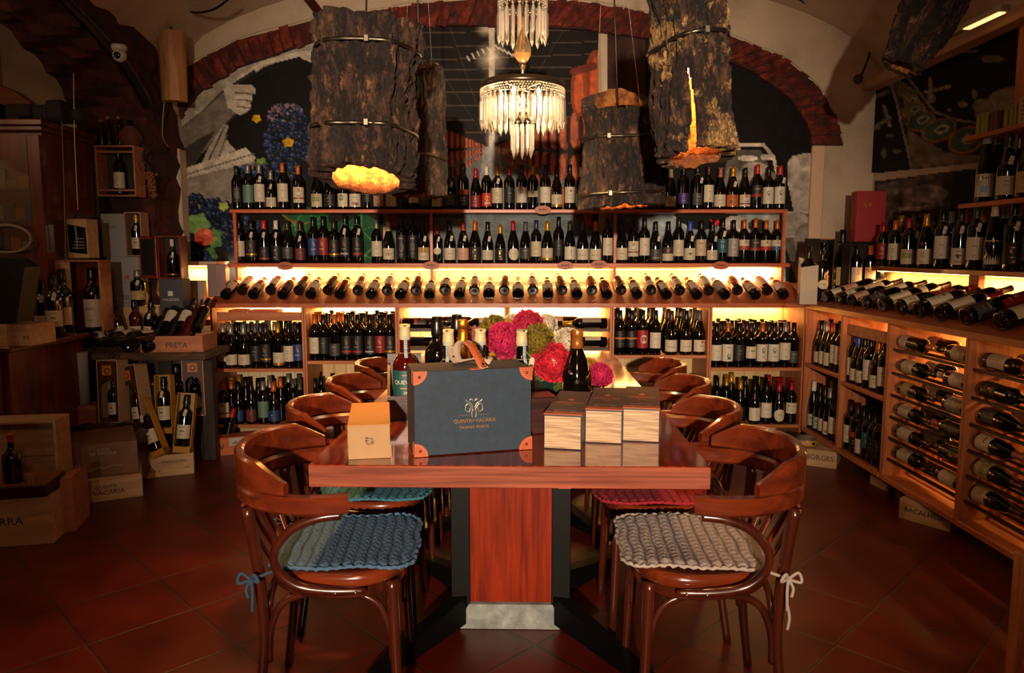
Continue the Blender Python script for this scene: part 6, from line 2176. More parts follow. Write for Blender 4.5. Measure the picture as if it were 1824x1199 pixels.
# three dark boxes with pale oak ends
for i, (x, y, yaw, d) in enumerate(((.137, 1.937, -11.5, 'next to the suitcase, nearest of the three'), (.256, 2.001, -10.5, 'in the middle of the three, before the dark champagne bottle'), (.364, 2.017, -10.5, 'outermost of the three, farthest from the suitcase'))):
    u = thing('wine_gift_box', f'dark box with pale oak front and copper print, {d}', 'gift box', (x, y, TZ), (0, 0, R(yaw)), 'oak-fronted boxes on the table')
    w_, d_, h_ = .104, .335, .097
    mb = MB()
    mb.bb(-w_ / 2, w_ / 2, .002, d_, 0, h_ - .002, 0, bev=.001)
    mb.build('box_body', pm('#15191b', .5), u)
    mb = MB()
    mb.bb(-w_ / 2 + .003, w_ / 2 - .003, -.0015, .0019, .003, h_ - .006, 0)
    mb.build('oak_front', PALEOAK, u)
    mb = MB()
    # top sleeve with a slotted grip, built as strips round the slot
    sl0, sl1 = .034, .060
    zt0, zt1 = h_ - .0018, h_ + .0006
    mb.bb(-w_ / 2, w_ / 2, sl1, d_, zt0, zt1, 0)
    mb.bb(-w_ / 2, -.034, sl0, sl1, zt0, zt1, 0)
    mb.bb(.034, w_ / 2, sl0, sl1, zt0, zt1, 0)
    mb.bb(-w_ / 2, w_ / 2, 0, sl0, zt0, zt1, 2)
    mb.bb(-.034, .034, sl0 + .002, sl1, zt0 - .001, zt0 + .0008, 3)
    for sx in (-1, 1):
        mb.add([(sx * .030, sl0 + .001, zt0 + .0012), (sx * .006, sl0 + .001, zt0 + .0012), (sx * .026, sl0 + .016, zt0 + .0012)], [(0, 1, 2) if sx < 0 else (2, 1, 0)], 4)
    zt = zt1 + .0004
    mb.text('REMINGTONS', .022, T(0, .155, zt), 1, .40)
    mb.add([(-.010, .190, zt), (.010, .190, zt), (.005, .212, zt), (-.006, .208, zt)], [(0, 1, 2, 3)], 1)
    mb.add([(-.012, .125, zt), (.012, .125, zt), (.012, .129, zt), (-.012, .129, zt)], [(0, 1, 2, 3)], 1)
    for k, f in enumerate(mb.f):
        pass
    mb.build('sleeve', [pm('#3a1d12', .7), pm('#cc5a24', .4), pm('#973c12', .5), pm('#050505', .4), pm('#8c877e', .5)], u)

# port and sparkling bottles behind the suitcase
RUBY = pm('#3b0806', .05, 0, .6)
WAX = 'cream'
CAPC['wax'] = pm('#b3a477', .5)
PROF['waxport'] = [(0, .006), (.034, .001), (.039, .002), (.0405, .009), (.0405, .10), (.0412, .150), (.0405, .166), (.036, .182), (.027, .195), (.0185, .206), (.0165, .218), (.0170, .240), (.0172, .262), (.0160, .276), (.0155, .286), (.0165, .288), (.0165, .296), (0, .2965)]
CAPZ['waxport'] = .248
LABZ['waxport'] = (.062, .152)


def seal(parent, z0=.186, z1=.262):
    mb = MB()
    for (za, zb) in ((z0 + .006, z1),):
        n = 8
        vs, fs = [], []
        for i in range(n + 1):
            z = za + (zb - za) * i / n
            r = radius_at('waxport', z) + .0012
            for a in (-.55, -.2, .2, .55):
                a2 = -PI / 2 + a * (.016 / r) * .62
                vs.append((r * math.cos(a2), r * math.sin(a2), z))
        for i in range(n):
            for k in range(3):
                fs.append((i * 4 + k, i * 4 + k + 1, i * 4 + 4 + k + 1, i * 4 + 4 + k))
        mb.add(vs, fs, 0, None, True)
    r = radius_at('waxport', .214) + .0016
    mb.tube([(math.cos(2 * PI * i / 16) * .0065, -r - .0008, .212 + math.sin(2 * PI * i / 16) * .0065) for i in range(16)], .0006, 1, 4, True)
    mb.tube([(math.cos(2 * PI * i / 16) * .004, -r - .0008, .212 + math.sin(2 * PI * i / 16) * .004) for i in range(16)], .0005, 1, 4, True)
    for k in range(4):
        mb.box((0, -radius_at('waxport', .23 + k * .006) - .0016, .228 + k * .006), (.008, .0005, .0016), 1)
    mb.build('paper_seal', [pm('#8d9ba0', .7), pm('#2c3a42', .7)], parent)
    mb = MB()
    rr = .0185
    mb.tube([(rr * math.cos(2 * PI * i / 14), rr * math.sin(2 * PI * i / 14), .206) for i in range(14)], .0011, 0, 5, True)
    mb.tube(bez([(rr, -.006, .206), (rr + .012, -.012, .200), (rr + .020, -.008, .206)], 4), .0008, 0, 5)
    mb.build('string', pm('#a08a68', .9), parent)


q = bottle('waxport', 'wax', 'quevedo', (-.345, 2.335, TZ + .006), (0, 0, .25), 'ruby port bottle with a teal QUEVEDO 2019 label standing in the dark open box', 'port bottles on the table', False, 1.0, RUBY, 'port_bottle')
seal(q)
for (x, y, d, rz) in ((-.196, 2.235, 'directly behind the suitcase handle, nearest of the cream-wax three', -.1), (-.098, 2.25, 'beside the gold-foil bottle', .2), (.030, 2.23, 'before the flowers, with a hanging tag', .5)):
    q = bottle('waxport', 'wax', 'none', (x, y, TZ), (0, 0, rz), f'dark port bottle with cream wax top {d}', 'port bottles on the table', x > 0, 1.0, None, 'port_bottle')
    seal(q)
bottle('port', 'black', 'darkgrey', (-.250, 2.42, TZ), (0, 0, .3), 'tall dark port bottle with black top behind the suitcase, beside the wax-topped one', 'port bottles on the table', False, 1.08, None, 'port_bottle')
bottle('port', 'black', 'none', (-.190, 2.50, TZ), (0, 0, .3), 'dark bottle with black top half hidden behind the wax-topped bottle', 'port bottles on the table', False, 1.08, None, 'port_bottle')
CAPC['foil'] = rough_mat('gold_foil', ['#8a4a12', '#c07a22', '#e0a848'], scale=45, rough=.25, bump=.8, dist=.004)
CAPC['foil'].node_tree.nodes['Principled BSDF'].inputs['Metallic'].default_value = .8
CAPC['bronze'] = pm('#9a5a22', .35, .4)
bottle('champagne', 'foil', 'none', (-.160, 2.36, TZ), (0, 0, 0), 'champagne bottle with crinkled gold foil behind the suitcase handle', None, False, .98, None, 'champagne_bottle')
PROF['sparkling'] = [(r * 1.0, z) for r, z in PROF['champagne']]
CAPZ['sparkling'] = .252
LABZ['sparkling'] = (.03, .1)
q = bottle('sparkling', 'bronze', 'none', (.216, 2.40, TZ), (0, 0, 0), 'large dark champagne bottle with bronze capsule behind the oak-fronted boxes', None, False, (1.12, .865), None, 'champagne_bottle')
mb = MB()
mb.lathe([(0, 0), (.011, 0), (.010, .0016), (0, .002)], 0, 18, T(-.018, -.0335, .165) @ Rx(R(62)))
mb.build('wax_medallion', pm('#3a1c1c', .4), q)

# dark open presentation box for the Quevedo port
u = thing('presentation_box', 'low dark reddish wooden box holding the QUEVEDO bottle', 'box', (-.350, 2.345, TZ), (0, 0, R(8)))
DKB = wood('dark_red_wood', '#1e0c0a', '#35140f', 'x', 1.0, .35, .3, 20)
mb = MB()
mb.bb(-.055, .055, -.058, -.048, 0, .078)
mb.bb(-.055, .055, .05, .06, 0, .20)
mb.build('long_side', DKB, u)
mb = MB()
for s in (-1, 1):
    xs = sorted((s * .055, s * .046))
    mb.add([(xs[0], -.048, 0), (xs[1], -.048, 0), (xs[1], .05, 0), (xs[0], .05, 0), (xs[0], -.048, .078), (xs[1], -.048, .078), (xs[1], .05, .17), (xs[0], .05, .17)],
           [(3, 2, 1, 0), (4, 5, 6, 7), (0, 1, 5, 4), (2, 3, 7, 6), (1, 2, 6, 5), (3, 0, 4, 7)])
mb.bb(-.046, .046, -.048, .05, 0, .005)
mb.build('short_side', DKB, u)
mb = MB()
for (x0_, x1_, z0_, z1_) in ((-.012, .012, .018, .0195), (-.012, .012, .048, .0495), (-.012, -.0105, .0195, .048), (.0105, .012, .0195, .048), (-.005, -.003, .024, .042), (.002, .004, .024, .042)):
    mb.bb(x0_, x1_, -.0588, -.0582, z0_, z1_)
mb.build('stamped_mark', pm('#120706', .6), u)
# dark red box lying behind the suitcase
mb = MB()
mb.box((0, 0, .055), (.30, .09, .11), 0, None, .003)
tag(mb.build('dark_red_box', DKB, loc=(-.02, 2.125, TZ), rot=(0, 0, R(15))), 'long dark red wooden box standing behind the suitcase', 'box')


# ------------------------------------------------------------------ artificial flowers
def flower(mb, c, rad, out, seed, layers=7, mi=0, ruffle=.14):
    """petals springing from the centre: upright cups inside, opening rings outside"""
    rr = random.Random(seed)
    z = Vector(out).normalized()
    x = z.orthogonal().normalized()
    y = z.cross(x)
    for l in range(layers):
        f = l / (layers - 1)
        n = 4 + l
        th1 = R(10 + 92 * f)
        rl = rad * (.80 + .20 * math.sin(PI * (.2 + .6 * f)))
        for k in range(n):
            a = 2 * PI * (k + .5 * (l % 2)) / n + rr.uniform(-.25, .25)
            hw = PI / n * (1.7 if l > 1 else 1.3)
            nu, nv = 9, 5
            vs, fs = [], []
            ph = rr.uniform(0, 6)
            r1 = rl * rr.uniform(.90, 1.06)
            for i in range(nv + 1):
                t = i / nv
                for j in range(nu + 1):
                    s = j / nu * 2 - 1
                    aa = a + s * hw * (.55 + .45 * t)
                    wav = ruffle * t * t * (math.sin(s * 8 + ph) * .7 + math.sin(s * 17 + ph * 2) * .35)
                    th = th1 + (1 - t) * R(34) + wav * .9 + R(9) * s * s * t
                    r2 = r1 * (.30 + .70 * t ** .55) * (1 - .10 * s * s * t + wav * .25)
                    p = Vector(c) + (x * math.cos(aa) + y * math.sin(aa)) * (math.sin(th) * r2) + z * (math.cos(th) * r2 * .8 - rad * .1)
                    vs.append(p)
            for i in range(nv):
                for j in range(nu):
                    q = i * (nu + 1) + j
                    fs.append((q, q + 1, q + nu + 2, q + nu + 1))
            mb.add(vs, fs, mi, None, True)


bq = thing('flower_arrangement', 'arrangement of pink, olive, white and orange artificial flowers in a green pot', 'flowers', (.05, 2.60, TZ))
mb = MB()
mb.lathe([(0, .001), (.045, .001), (.055, .01), (.068, .075), (.071, .08), (.066, .08), (.060, .03), (0, .03)], 0, 28, T(.09, .03, 0))
mb.build('pot', pm('#0c2a26', .3, coat=.4), bq)
PINKM = lambda c: rough_mat('petal' + c, [c, c], scale=20, rough=.75, bump=.2, dist=.002)
PET = {c: PINKM(c) for c in ('#b0164a', '#a81636', '#6e5c10', '#504a12', '#c6b498', '#9c6c1a', '#8f5a60', '#3a4c0e', '#ba142c', '#85693f')}
FL = [(898, 607, 2.46, .066, '#b0164a', 'deep pink peony'), (985, 645, 2.44, .072, '#ba142c', 'crimson pink peony'), (940, 580, 2.58, .060, '#a81636', 'pink peony'), (880, 588, 2.60, .058, '#6e5c10', 'olive flower'),
      (958, 606, 2.47, .060, '#6e5c10', 'olive flower'), (1012, 608, 2.56, .054, '#c6b498', 'white rose'), (912, 578, 2.62, .042, '#c6b498', 'white daisy cluster'), (975, 577, 2.62, .040, '#c6b498', 'white daisy cluster'),
      (848, 600, 2.62, .042, '#8f5a60', 'pale pink flower'), (884, 638, 2.47, .026, '#c6b498', 'small white flower'), (901, 636, 2.46, .020, '#9c6c1a', 'small orange flower'), (915, 634, 2.46, .022, '#8f5a60', 'small pink flower'), (877, 634, 2.43, .014, '#9c6c1a', 'small orange flower'),
      (1050, 655, 2.60, .036, '#9c6c1a', 'orange flower'), (1056, 680, 2.60, .036, '#85693f', 'beige flower'), (1071, 668, 2.52, .046, '#b0164a', 'pink carnation'), (955, 640, 2.50, .038, '#3a4c0e', 'green leaf ruffle'), (870, 622, 2.52, .034, '#3a4c0e', 'green leaf ruffle'),
      (866, 606, 2.58, .020, '#9c6c1a', 'small orange flower'), (905, 573, 2.58, .014, '#9c6c1a', 'small orange flower'), (968, 580, 2.57, .014, '#9c6c1a', 'small orange flower'), (1000, 688, 2.46, .030, '#3a4c0e', 'green leaf ruffle')]
for i, (u_, v_, y_, r_, c_, d_) in enumerate(FL):
    p = aY(u_, v_, y_) - Vector((.05, 2.60, TZ))
    mb = MB()
    o_ = Vector((p.x * 1.2 - .06, -1, .35 + (p.z - .2)))
    flower(mb, p, r_, o_, i + 3, 8 if r_ > .03 else 4, 0, .34 if c_ == '#6e5c10' else .24)
    o = mb.build('flower', PET[c_], bq)
    o['label'] = d_
mb = MB()
rs = random.Random(4)
for k in range(16):
    i = k % len(FL)
    p = aY(FL[i][0], FL[i][1], FL[i][2] + .02) - Vector((.05, 2.60, TZ))
    mb.tube(bez([(.09 + rs.uniform(-.03, .03), .03 + rs.uniform(-.02, .02), .04), ((p.x + .09) / 2, .05, max(.05, p.z * .5)), tuple(p)], 4), .0022, 0, 5)
mb.tube(bez([aY(985, 600, 2.56) - Vector((.05, 2.60, TZ)), aY(988, 570, 2.56) - Vector((.05, 2.60, TZ)), aY(993, 552, 2.56) - Vector((.05, 2.60, TZ))], 4), .0012, 0, 5)
mb.build('stems', pm('#4c5a1c', .7), bq)
mb = MB()
for k in range(26):
    a = rs.uniform(0, 2 * PI)
    c = Vector((.09 + math.cos(a) * .06, .03 + math.sin(a) * .05, .075 + rs.uniform(0, .05)))
    d = Vector((math.cos(a), math.sin(a) - .3, rs.uniform(-.2, .7))).normalized()
    s = d.cross(Vector((0, 0, 1))).normalized() * .012
    L = rs.uniform(.03, .05)
    mb.add([c, c + d * L * .4 + s, c + d * L, c + d * L * .4 - s, c + d * L * .4 + Vector((0, 0, .004))], [(0, 1, 4), (1, 2, 4), (2, 3, 4), (3, 0, 4)], k % 2)
mb.build('leaves', [pm('#1d3b22', .6), pm('#3a5a1c', .6)], bq)
# ------------------------------------------------------------------ cork-bark pendant lamps
def bark_mat(name, lichen):
    m, nt, b = newmat(name)
    tc = nt.nodes.new('ShaderNodeTexCoord')
    mp = nt.nodes.new('ShaderNodeMapping')
    mp.inputs['Scale'].default_value = (1, 1, .45)
    nt.links.new(tc.outputs['Object'], mp.inputs['Vector'])
    n = nt.nodes.new('ShaderNodeTexNoise')
    n.inputs['Scale'].default_value = 26
    n.inputs['Detail'].default_value = 10
    n.inputs['Roughness'].default_value = .7
    nt.links.new(mp.outputs['Vector'], n.inputs['Vector'])
    v = nt.nodes.new('ShaderNodeTexVoronoi')
    v.feature = 'DISTANCE_TO_EDGE'
    v.inputs['Scale'].default_value = 16
    mx0 = nt.nodes.new('ShaderNodeMix')
    mx0.data_type = 'VECTOR'
    mx0.inputs[0].default_value = .2
    nt.links.new(mp.outputs['Vector'], mx0.inputs[4])
    nt.links.new(n.outputs['Color'], mx0.inputs[5])
    nt.links.new(mx0.outputs[1], v.inputs['Vector'])
    cr = nt.nodes.new('ShaderNodeValToRGB')
    e = cr.color_ramp.elements
    e[0].position = .36
    e[0].color = lin('#0d0704')
    e[1].position = .74
    e[1].color = lin('#b98458')
    q = e.new(.47)
    q.color = lin('#2c1a10')
    q = e.new(.58)
    q.color = lin('#5a3722')
    nt.links.new(n.outputs['Fac'], cr.inputs['Fac'])
    ck = nt.nodes.new('ShaderNodeMapRange')
    ck.inputs[1].default_value = .0
    ck.inputs[2].default_value = .09
    ck.inputs[3].default_value = .12
    nt.links.new(v.outputs['Distance'], ck.inputs[0])
    mk = nt.nodes.new('ShaderNodeMix')
    mk.data_type = 'RGBA'
    mk.blend_type = 'MULTIPLY'
    mk.inputs[0].default_value = .85
    nt.links.new(cr.outputs['Color'], mk.inputs[6])
    nt.links.new(ck.outputs[0], mk.inputs[7])
    out = mk.outputs[2]
    if lichen:
        l = nt.nodes.new('ShaderNodeTexNoise')
        l.inputs['Scale'].default_value = 5.5
        l.inputs['Detail'].default_value = 12
        l.inputs['Roughness'].default_value = .75
        nt.links.new(tc.outputs['Object'], l.inputs['Vector'])
        lr = nt.nodes.new('ShaderNodeValToRGB')
        lr.color_ramp.elements[0].position = .52
        lr.color_ramp.elements[0].color = (0, 0, 0, 1)
        lr.color_ramp.elements[1].position = .56
        lr.color_ramp.elements[1].color = (1, 1, 1, 1)
        nt.links.new(l.outputs['Fac'], lr.inputs['Fac'])
        mx = nt.nodes.new('ShaderNodeMix')
        mx.data_type = 'RGBA'
        nt.links.new(lr.outputs['Color'], mx.inputs[0])
        nt.links.new(out, mx.inputs[6])
        mx.inputs[7].default_value = lin('#b58c52')
        out = mx.outputs[2]
    nt.links.new(out, b.inputs['Base Color'])
    b.inputs['Roughness'].default_value = .8
    ad = nt.nodes.new('ShaderNodeMath')
    ad.operation = 'ADD'
    ml = nt.nodes.new('ShaderNodeMath')
    ml.operation = 'MINIMUM'
    ml.inputs[1].default_value = .12
    nt.links.new(v.outputs['Distance'], ml.inputs[0])
    m3 = nt.nodes.new('ShaderNodeMath')
    m3.operation = 'MULTIPLY'
    m3.inputs[1].default_value = 3.0
    nt.links.new(ml.outputs[0], m3.inputs[0])
    nt.links.new(m3.outputs[0], ad.inputs[0])
    nt.links.new(n.outputs['Fac'], ad.inputs[1])
    bp = nt.nodes.new('ShaderNodeBump')
    bp.inputs['Strength'].default_value = 1.0
    bp.inputs['Distance'].default_value = .03
    nt.links.new(ad.outputs[0], bp.inputs['Height'])
    nt.links.new(bp.outputs['Normal'], b.inputs['Normal'])
    return m


BARK, BARKL, = bark_mat('cork_bark', False), bark_mat('cork_bark_lichen', True)
BARKIN = rough_mat('cork_inside', ['#2e1204', '#7a4214', '#a87434'], scale=26, rough=.9, bump=1.0, dist=.02)
from mathutils import noise as mnoise


def cork_lamp(label, c, rads, L, rin, seed, mat=BARK, tilt=(0, 0), rim=0.0, bands=(), crack=None, light=4.0, cord=True, rough=.030, group='cork-bark pendant lamps', botrim=0.0, rimn=.028):
    """c = centre of the bottom rim; rads = [(t, r)] outer radius along the length"""
    u = thing('cork_lamp', label, 'pendant lamp', c, (R(tilt[0]), R(tilt[1]), 0), group)
    NA, NZ = 150, 120
    off = Vector((seed * 3.1, seed * 1.7, seed))

    def rad(t):
        for (a, ra), (b_, rb_) in zip(rads, rads[1:]):
            if a <= t <= b_:
                return ra + (rb_ - ra) * (t - a) / (b_ - a)
        return rads[-1][1]
    a_lo, a_hi = (0, 2 * PI)
    vs, fs, mi = [], [], []
    for j in range(NZ + 1):
        t = j / NZ
        for i in range(NA):
            a = 2 * PI * i / NA
            r0 = rad(t)
            p = Vector((math.cos(a), math.sin(a), t * L * 2.2))
            dsp = rough * (mnoise.noise(p * 1.3 + off) * 1.0 + mnoise.noise(Vector((p.x * 4, p.y * 4, p.z * 2.2)) + off) * .8 + mnoise.noise(Vector((p.x * 9, p.y * 9, p.z * 5)) + off) * .6 + mnoise.noise(Vector((p.x * 18, p.y * 18, p.z * 14)) + off) * .4 + mnoise.noise(Vector((p.x * 34, p.y * 34, p.z * 30)) + off) * .22)
            r = r0 + dsp
            zz = t * L
            if t > .9:
                zz += (t - .9) / .1 * (rimn * mnoise.noise(Vector((p.x * 3, p.y * 3, 5)) + off) + rim * math.sin(a))
            if t < .08:
                zz += (1 - t / .08) * (.012 * mnoise.noise(Vector((p.x * 4, p.y * 4, 9)) + off) + botrim * math.sin(a))
            vs.append((r * math.cos(a), r * math.sin(a), zz))
    skip = set()
    if crack:
        ca, ct = crack
        for j in range(NZ):
            for i in range(NA):
                a = 2 * PI * (i + .5) / NA
                t = j / NZ
                mid = ca + .10 * math.sin(t * 9)
                if t < ct and abs((a - mid + PI) % (2 * PI) - PI) < .030 + .10 * max(0, (ct - t) / ct) ** 2:
                    skip.add((j, i))
    for j in range(NZ):
        for i in range(NA):
            if (j, i) in skip:
                continue
            k = (i + 1) % NA
            fs.append((j * NA + i, j * NA + k, (j + 1) * NA + k, (j + 1) * NA + i))
    mb = MB()
    mb.add(vs, fs, 0, None, True)
    # inner surface and the two rims
    base = len(mb.v)
    NJ = 14
    rr_ = random.Random(seed)
    for j in range(NJ + 1):
        t = j / NJ
        jj = 0 if j == 0 else (NZ if j == NJ else int(NZ * t))
        for i in range(NA):
            a = 2 * PI * i / NA
            ri = rin * (rad(t) / rads[0][1]) * (1 + .05 * mnoise.noise(Vector((math.cos(a) * 3, math.sin(a) * 3, t * 9)) + off))
            zz = vs[jj * NA + i][2] if j in (0, NJ) else t * L
            mb.v.append((ri * math.cos(a), ri * math.sin(a), zz))
    for j in range(NJ):
        for i in range(NA):
            k = (i + 1) % NA
            if (int(NZ * j / NJ), i) in skip or (min(NZ - 1, int(NZ * (j + 1) / NJ) - 1), i) in skip:
                continue
            mb.f.append((base + j * NA + k, base + j * NA + i, base + (j + 1) * NA + i, base + (j + 1) * NA + k))
            mb.m.append(1)
            mb.sm.append(True)
    for i in range(NA):
        k = (i + 1) % NA
        if (0, i) not in skip:
            mb.f.append((i, base + i, base + k, k))
            mb.m.append(0)
            mb.sm.append(False)
        mb.f.append((NZ * NA + k, base + NJ * NA + k, base + NJ * NA + i, NZ * NA + i))
        mb.m.append(0)
        mb.sm.append(False)
    mb.build('bark_tube', [mat, BARKIN], u)
    for (tb_, tl) in bands:
        mb = MB()
        P = []
        for i in range(64):
            a = 2 * PI * i / 64
            t = tb_ + tl * math.sin(a + seed)
            r = max((Vector(vs[min(NZ, max(0, int(t * NZ) + d_)) * NA + (int(a / 2 / PI * NA) + e_) % NA]).xy.length for d_ in (-1, 0, 1) for e_ in (-1, 0, 1)))
            P.append((r, a, t * L))
        rs_ = [sum(P[(i + d_) % 64][0] for d_ in range(-2, 3)) / 5 + .003 for i in range(64)]
        vv, ff = [], []
        for i in range(64):
            x, y = rs_[i] * math.cos(P[i][1]), rs_[i] * math.sin(P[i][1])
            x2, y2 = (rs_[i] + .0012) * math.cos(P[i][1]), (rs_[i] + .0012) * math.sin(P[i][1])
            vv += [(x2, y2, P[i][2] - .006), (x2, y2, P[i][2] + .006), (x, y, P[i][2] + .006), (x, y, P[i][2] - .006)]
        for i in range(64):
            k = (i + 1) % 64
            for q in range(4):
                ff.append((i * 4 + q, k * 4 + q, k * 4 + (q + 1) % 4, i * 4 + (q + 1) % 4))
        mb.add(vv, ff, 0, None, True)
        mb.build('steel_band', pm('#5e554a', .35, .95), u)
        mb = MB()
        i = 50 if seed % 2 else 44
        mb.box(((rs_[i] + .003) * math.cos(P[i][1]), (rs_[i] + .003) * math.sin(P[i][1]), P[i][2]), (.016, .012, .022), 0, None, .002)
        mb.build('band_clip', pm('#756b5e', .35, .95), u)
    if cord:
        mb = MB()
        mb.tube([(0, 0, L * .62), (0, 0, L + .9)], .0035, 0, 6)
        mb.tube([(rin * .8, 0, L - .01), (.01, 0, L + .9)], .0008, 1, 4)
        mb.tube([(-rin * .8, 0, L - .01), (-.01, 0, L + .9)], .0008, 1, 4)
        mb.build('cord', [BLACK, pm('#8a857c', .4, .8)], u)
    if light:
        mb = MB()
        zb = L * .42
        mb.lathe([(0, zb - .045), (.018, zb - .040), (.028, zb - .02), (.028, zb), (.018, zb + .03), (.014, zb + .05), (0, zb + .05)], 0, 16)
        mb.build('bulb', pm('#ffb050', .4, emit=30.0), u)
        mb = MB()
        mb.lathe([(0, zb + .05), (.016, zb + .051), (.016, zb + .11), (0, zb + .115)], 0, 12)
        mb.build('bulb_holder', BLACK, u)
        lamp('POINT', 'bulb_glow', (0, 0, zb - .06), light, (1.0, .48, .13), u, size=.03)
    return u


cork_lamp('largest cork-bark lamp, dark and craggy, with glowing bottom above the kraft box', (-.492, 2.5, 1.525), [(0, .155), (.1, .163), (.25, .150), (.7, .150), (.9, .168), (1, .165)], .50, .112, 3, BARK, (0, 1.5), .0, ((.30, .03), (.80, .03)), None, 60.0, rough=.034, botrim=-.034)
cork_lamp('narrow reddish cork-bark lamp partly hidden behind the largest one', (-.385, 3.12, 1.52), [(0, .112), (.4, .105), (1, .100)], .52, .07, 4, BARK, (0, 0), .03, ((.3, .02),), None, 1.0, rough=.018)
cork_lamp('squat cork-bark lamp with an orange-lit upper rim, between chandelier and lichen lamp', (.462, 3.12, 1.475), [(0, .165), (.5, .160), (.9, .135), (1, .14)], .43, .115, 6, BARK, (0, -3), .075, ((.12, .01), (.66, .03)), None, 16, rough=.026, rimn=.008)
cork_lamp('lichen-patched cork-bark lamp with a glowing split down its front', (.592, 2.4, 1.585), [(0, .125), (.15, .120), (.5, .112), (1, .120)], .70, .085, 9, BARKL, (0, -4.5), .0, ((.50, .02),), (-PI / 2 - .35, .36), 26.0, rough=.026, botrim=-.02)
cork_lamp('unlit dark bark log hanging at a slant over the tins photo print', (1.70, 3.3, 2.09), [(0, .08), (.3, .115), (.7, .12), (1, .14)], .62, .05, 12, BARK, (0, 26), .0, (), None, 0, cord=False, rough=.03, group=None)

# ------------------------------------------------------------------ crystal chandelier
CHX, CHY = .042, 3.0
u = thing('crystal_chandelier', 'lit crystal chandelier with three tiers of prisms round a glass stem', 'chandelier', (CHX, CHY, 0))
SILV = pm('#7d6a55', .25, .9)


def glass(name, col, rough=.02, tr=1.0, emit=0):
    m, nt, b = newmat(name)
    b.inputs['Base Color'].default_value = lin(col)
    b.inputs['Roughness'].default_value = rough
    b.inputs['Transmission Weight'].default_value = tr
    b.inputs['IOR'].default_value = 1.5
    return m


CRY = glass('crystal', '#fff4e0', .22, .8)
AMB = glass('amber_glass', '#f8d49a', .03, .9)


def prism_mesh(w_, L):
    def f():
        mb = MB()
        mb.lathe([(0, 0), (w_ * .55, -.004), (w_ * .75, -.012), (w_, -.02), (w_, -L * .82), (0, -L)], 0, 6, None, False)
        mb.lathe([(0, .010), (w_ * .9, .004), (0, -.001)], 0, 6, None, False)
        return mb.build('crystal_prism', CRY)
    return mesh_of(('prism', w_, L), f)


for (r, z, n, L, w_, nm) in ((.165, 1.915, 44, .125, .0085, 'main'), (.040, 1.815, 12, .135, .008, 'low'), (.094, 2.252, 22, .130, .0085, 'top')):
    mb = MB()
    ring = [(r * math.cos(2 * PI * i / 48), r * math.sin(2 * PI * i / 48)) for i in range(48)]
    mb.lathe([(r - .004, z + .012), (r + .006, z + .010), (r + .008, z + .022), (r + .003, z + .036), (r - .003, z + .036), (r - .004, z + .012)], 0, 48)
    mb.build('metal_ring', SILV, u)
    mb = MB()
    for k in range(3 if nm != 'low' else 2):
        nb = int(2 * PI * r / .011)
        for i in range(nb):
            a = 2 * PI * (i + .5 * (k % 2)) / nb
            mb.lathe([(0, -.0045), (.0045, 0), (0, .0045)], 0, 5, T((r + .002) * math.cos(a), (r + .002) * math.sin(a), z + .008 - k * .009), False)
    mb.build('bead_strings', CRY, u)
    for i in range(n):
        a = 2 * PI * i / n
        o = link('crystal_prism', prism_mesh(w_, L if i % 2 else L * .88), u)
        o.location = (r * math.cos(a), r * math.sin(a), z - .022)
        o.rotation_euler = (0, 0, a)
    if nm == 'main':
        for i in range(22):
            a = 2 * PI * (i + .5) / 22
            o = link('crystal_prism', prism_mesh(w_, L * .88), u)
            o.location = (.125 * math.cos(a), .125 * math.sin(a), z - .035)
mb = MB()
mb.lathe([(.006, 1.80), (.010, 1.84), (.006, 1.88), (.007, 2.00), (.012, 2.015), (.016, 2.022), (.010, 2.03)], 0, 20)
mb.tube([(0, 0, 2.20), (0, 0, 2.95)], .005, 0, 8)
for k in range(6):
    a = 2 * PI * k / 6
    mb.tube([(0, 0, 1.93), (.163 * math.cos(a), .163 * math.sin(a), 1.93)], .003, 0, 6)
mb.lathe([(0, 1.862), (.05, 1.866), (.052, 1.872), (0, 1.874)], 0, 20)
mb.lathe([(.038, 1.80), (.042, 1.80), (.042, 1.845), (.038, 1.845)], 0, 24)
mb.build('metal_stem', SILV, u)
mb = MB()
mb.lathe([(.010, 2.030), (.024, 2.044), (.033, 2.062), (.034, 2.082), (.027, 2.108), (.017, 2.14), (.012, 2.17), (.0135, 2.205)], 0, 28)
g = mb.build('glass_stem', AMB, u)
mb = MB()
mb.lathe([(0, 2.034), (.022, 2.046), (.030, 2.062), (.0300, 2.0665), (0, 2.067)], 0, 24)
mb.build('amber_filling', pm('#d88a2c', .3), u)
for k in range(5):
    a = 2 * PI * k / 5 + .5
    x, y = .085 * math.cos(a), .085 * math.sin(a)
    mb = MB()
    mb.lathe([(0, 1.835), (.010, 1.84), (.014, 1.86), (.010, 1.885), (.004, 1.905), (0, 1.915)], 0, 12, T(x, y, .012))
    mb.build('candle_bulb', pm('#ffdc9a', .4, emit=40.0), u)
    lamp('POINT', 'bulb_glow', (x, y, 1.87), 13, (1.0, .66, .34), u, size=.02)

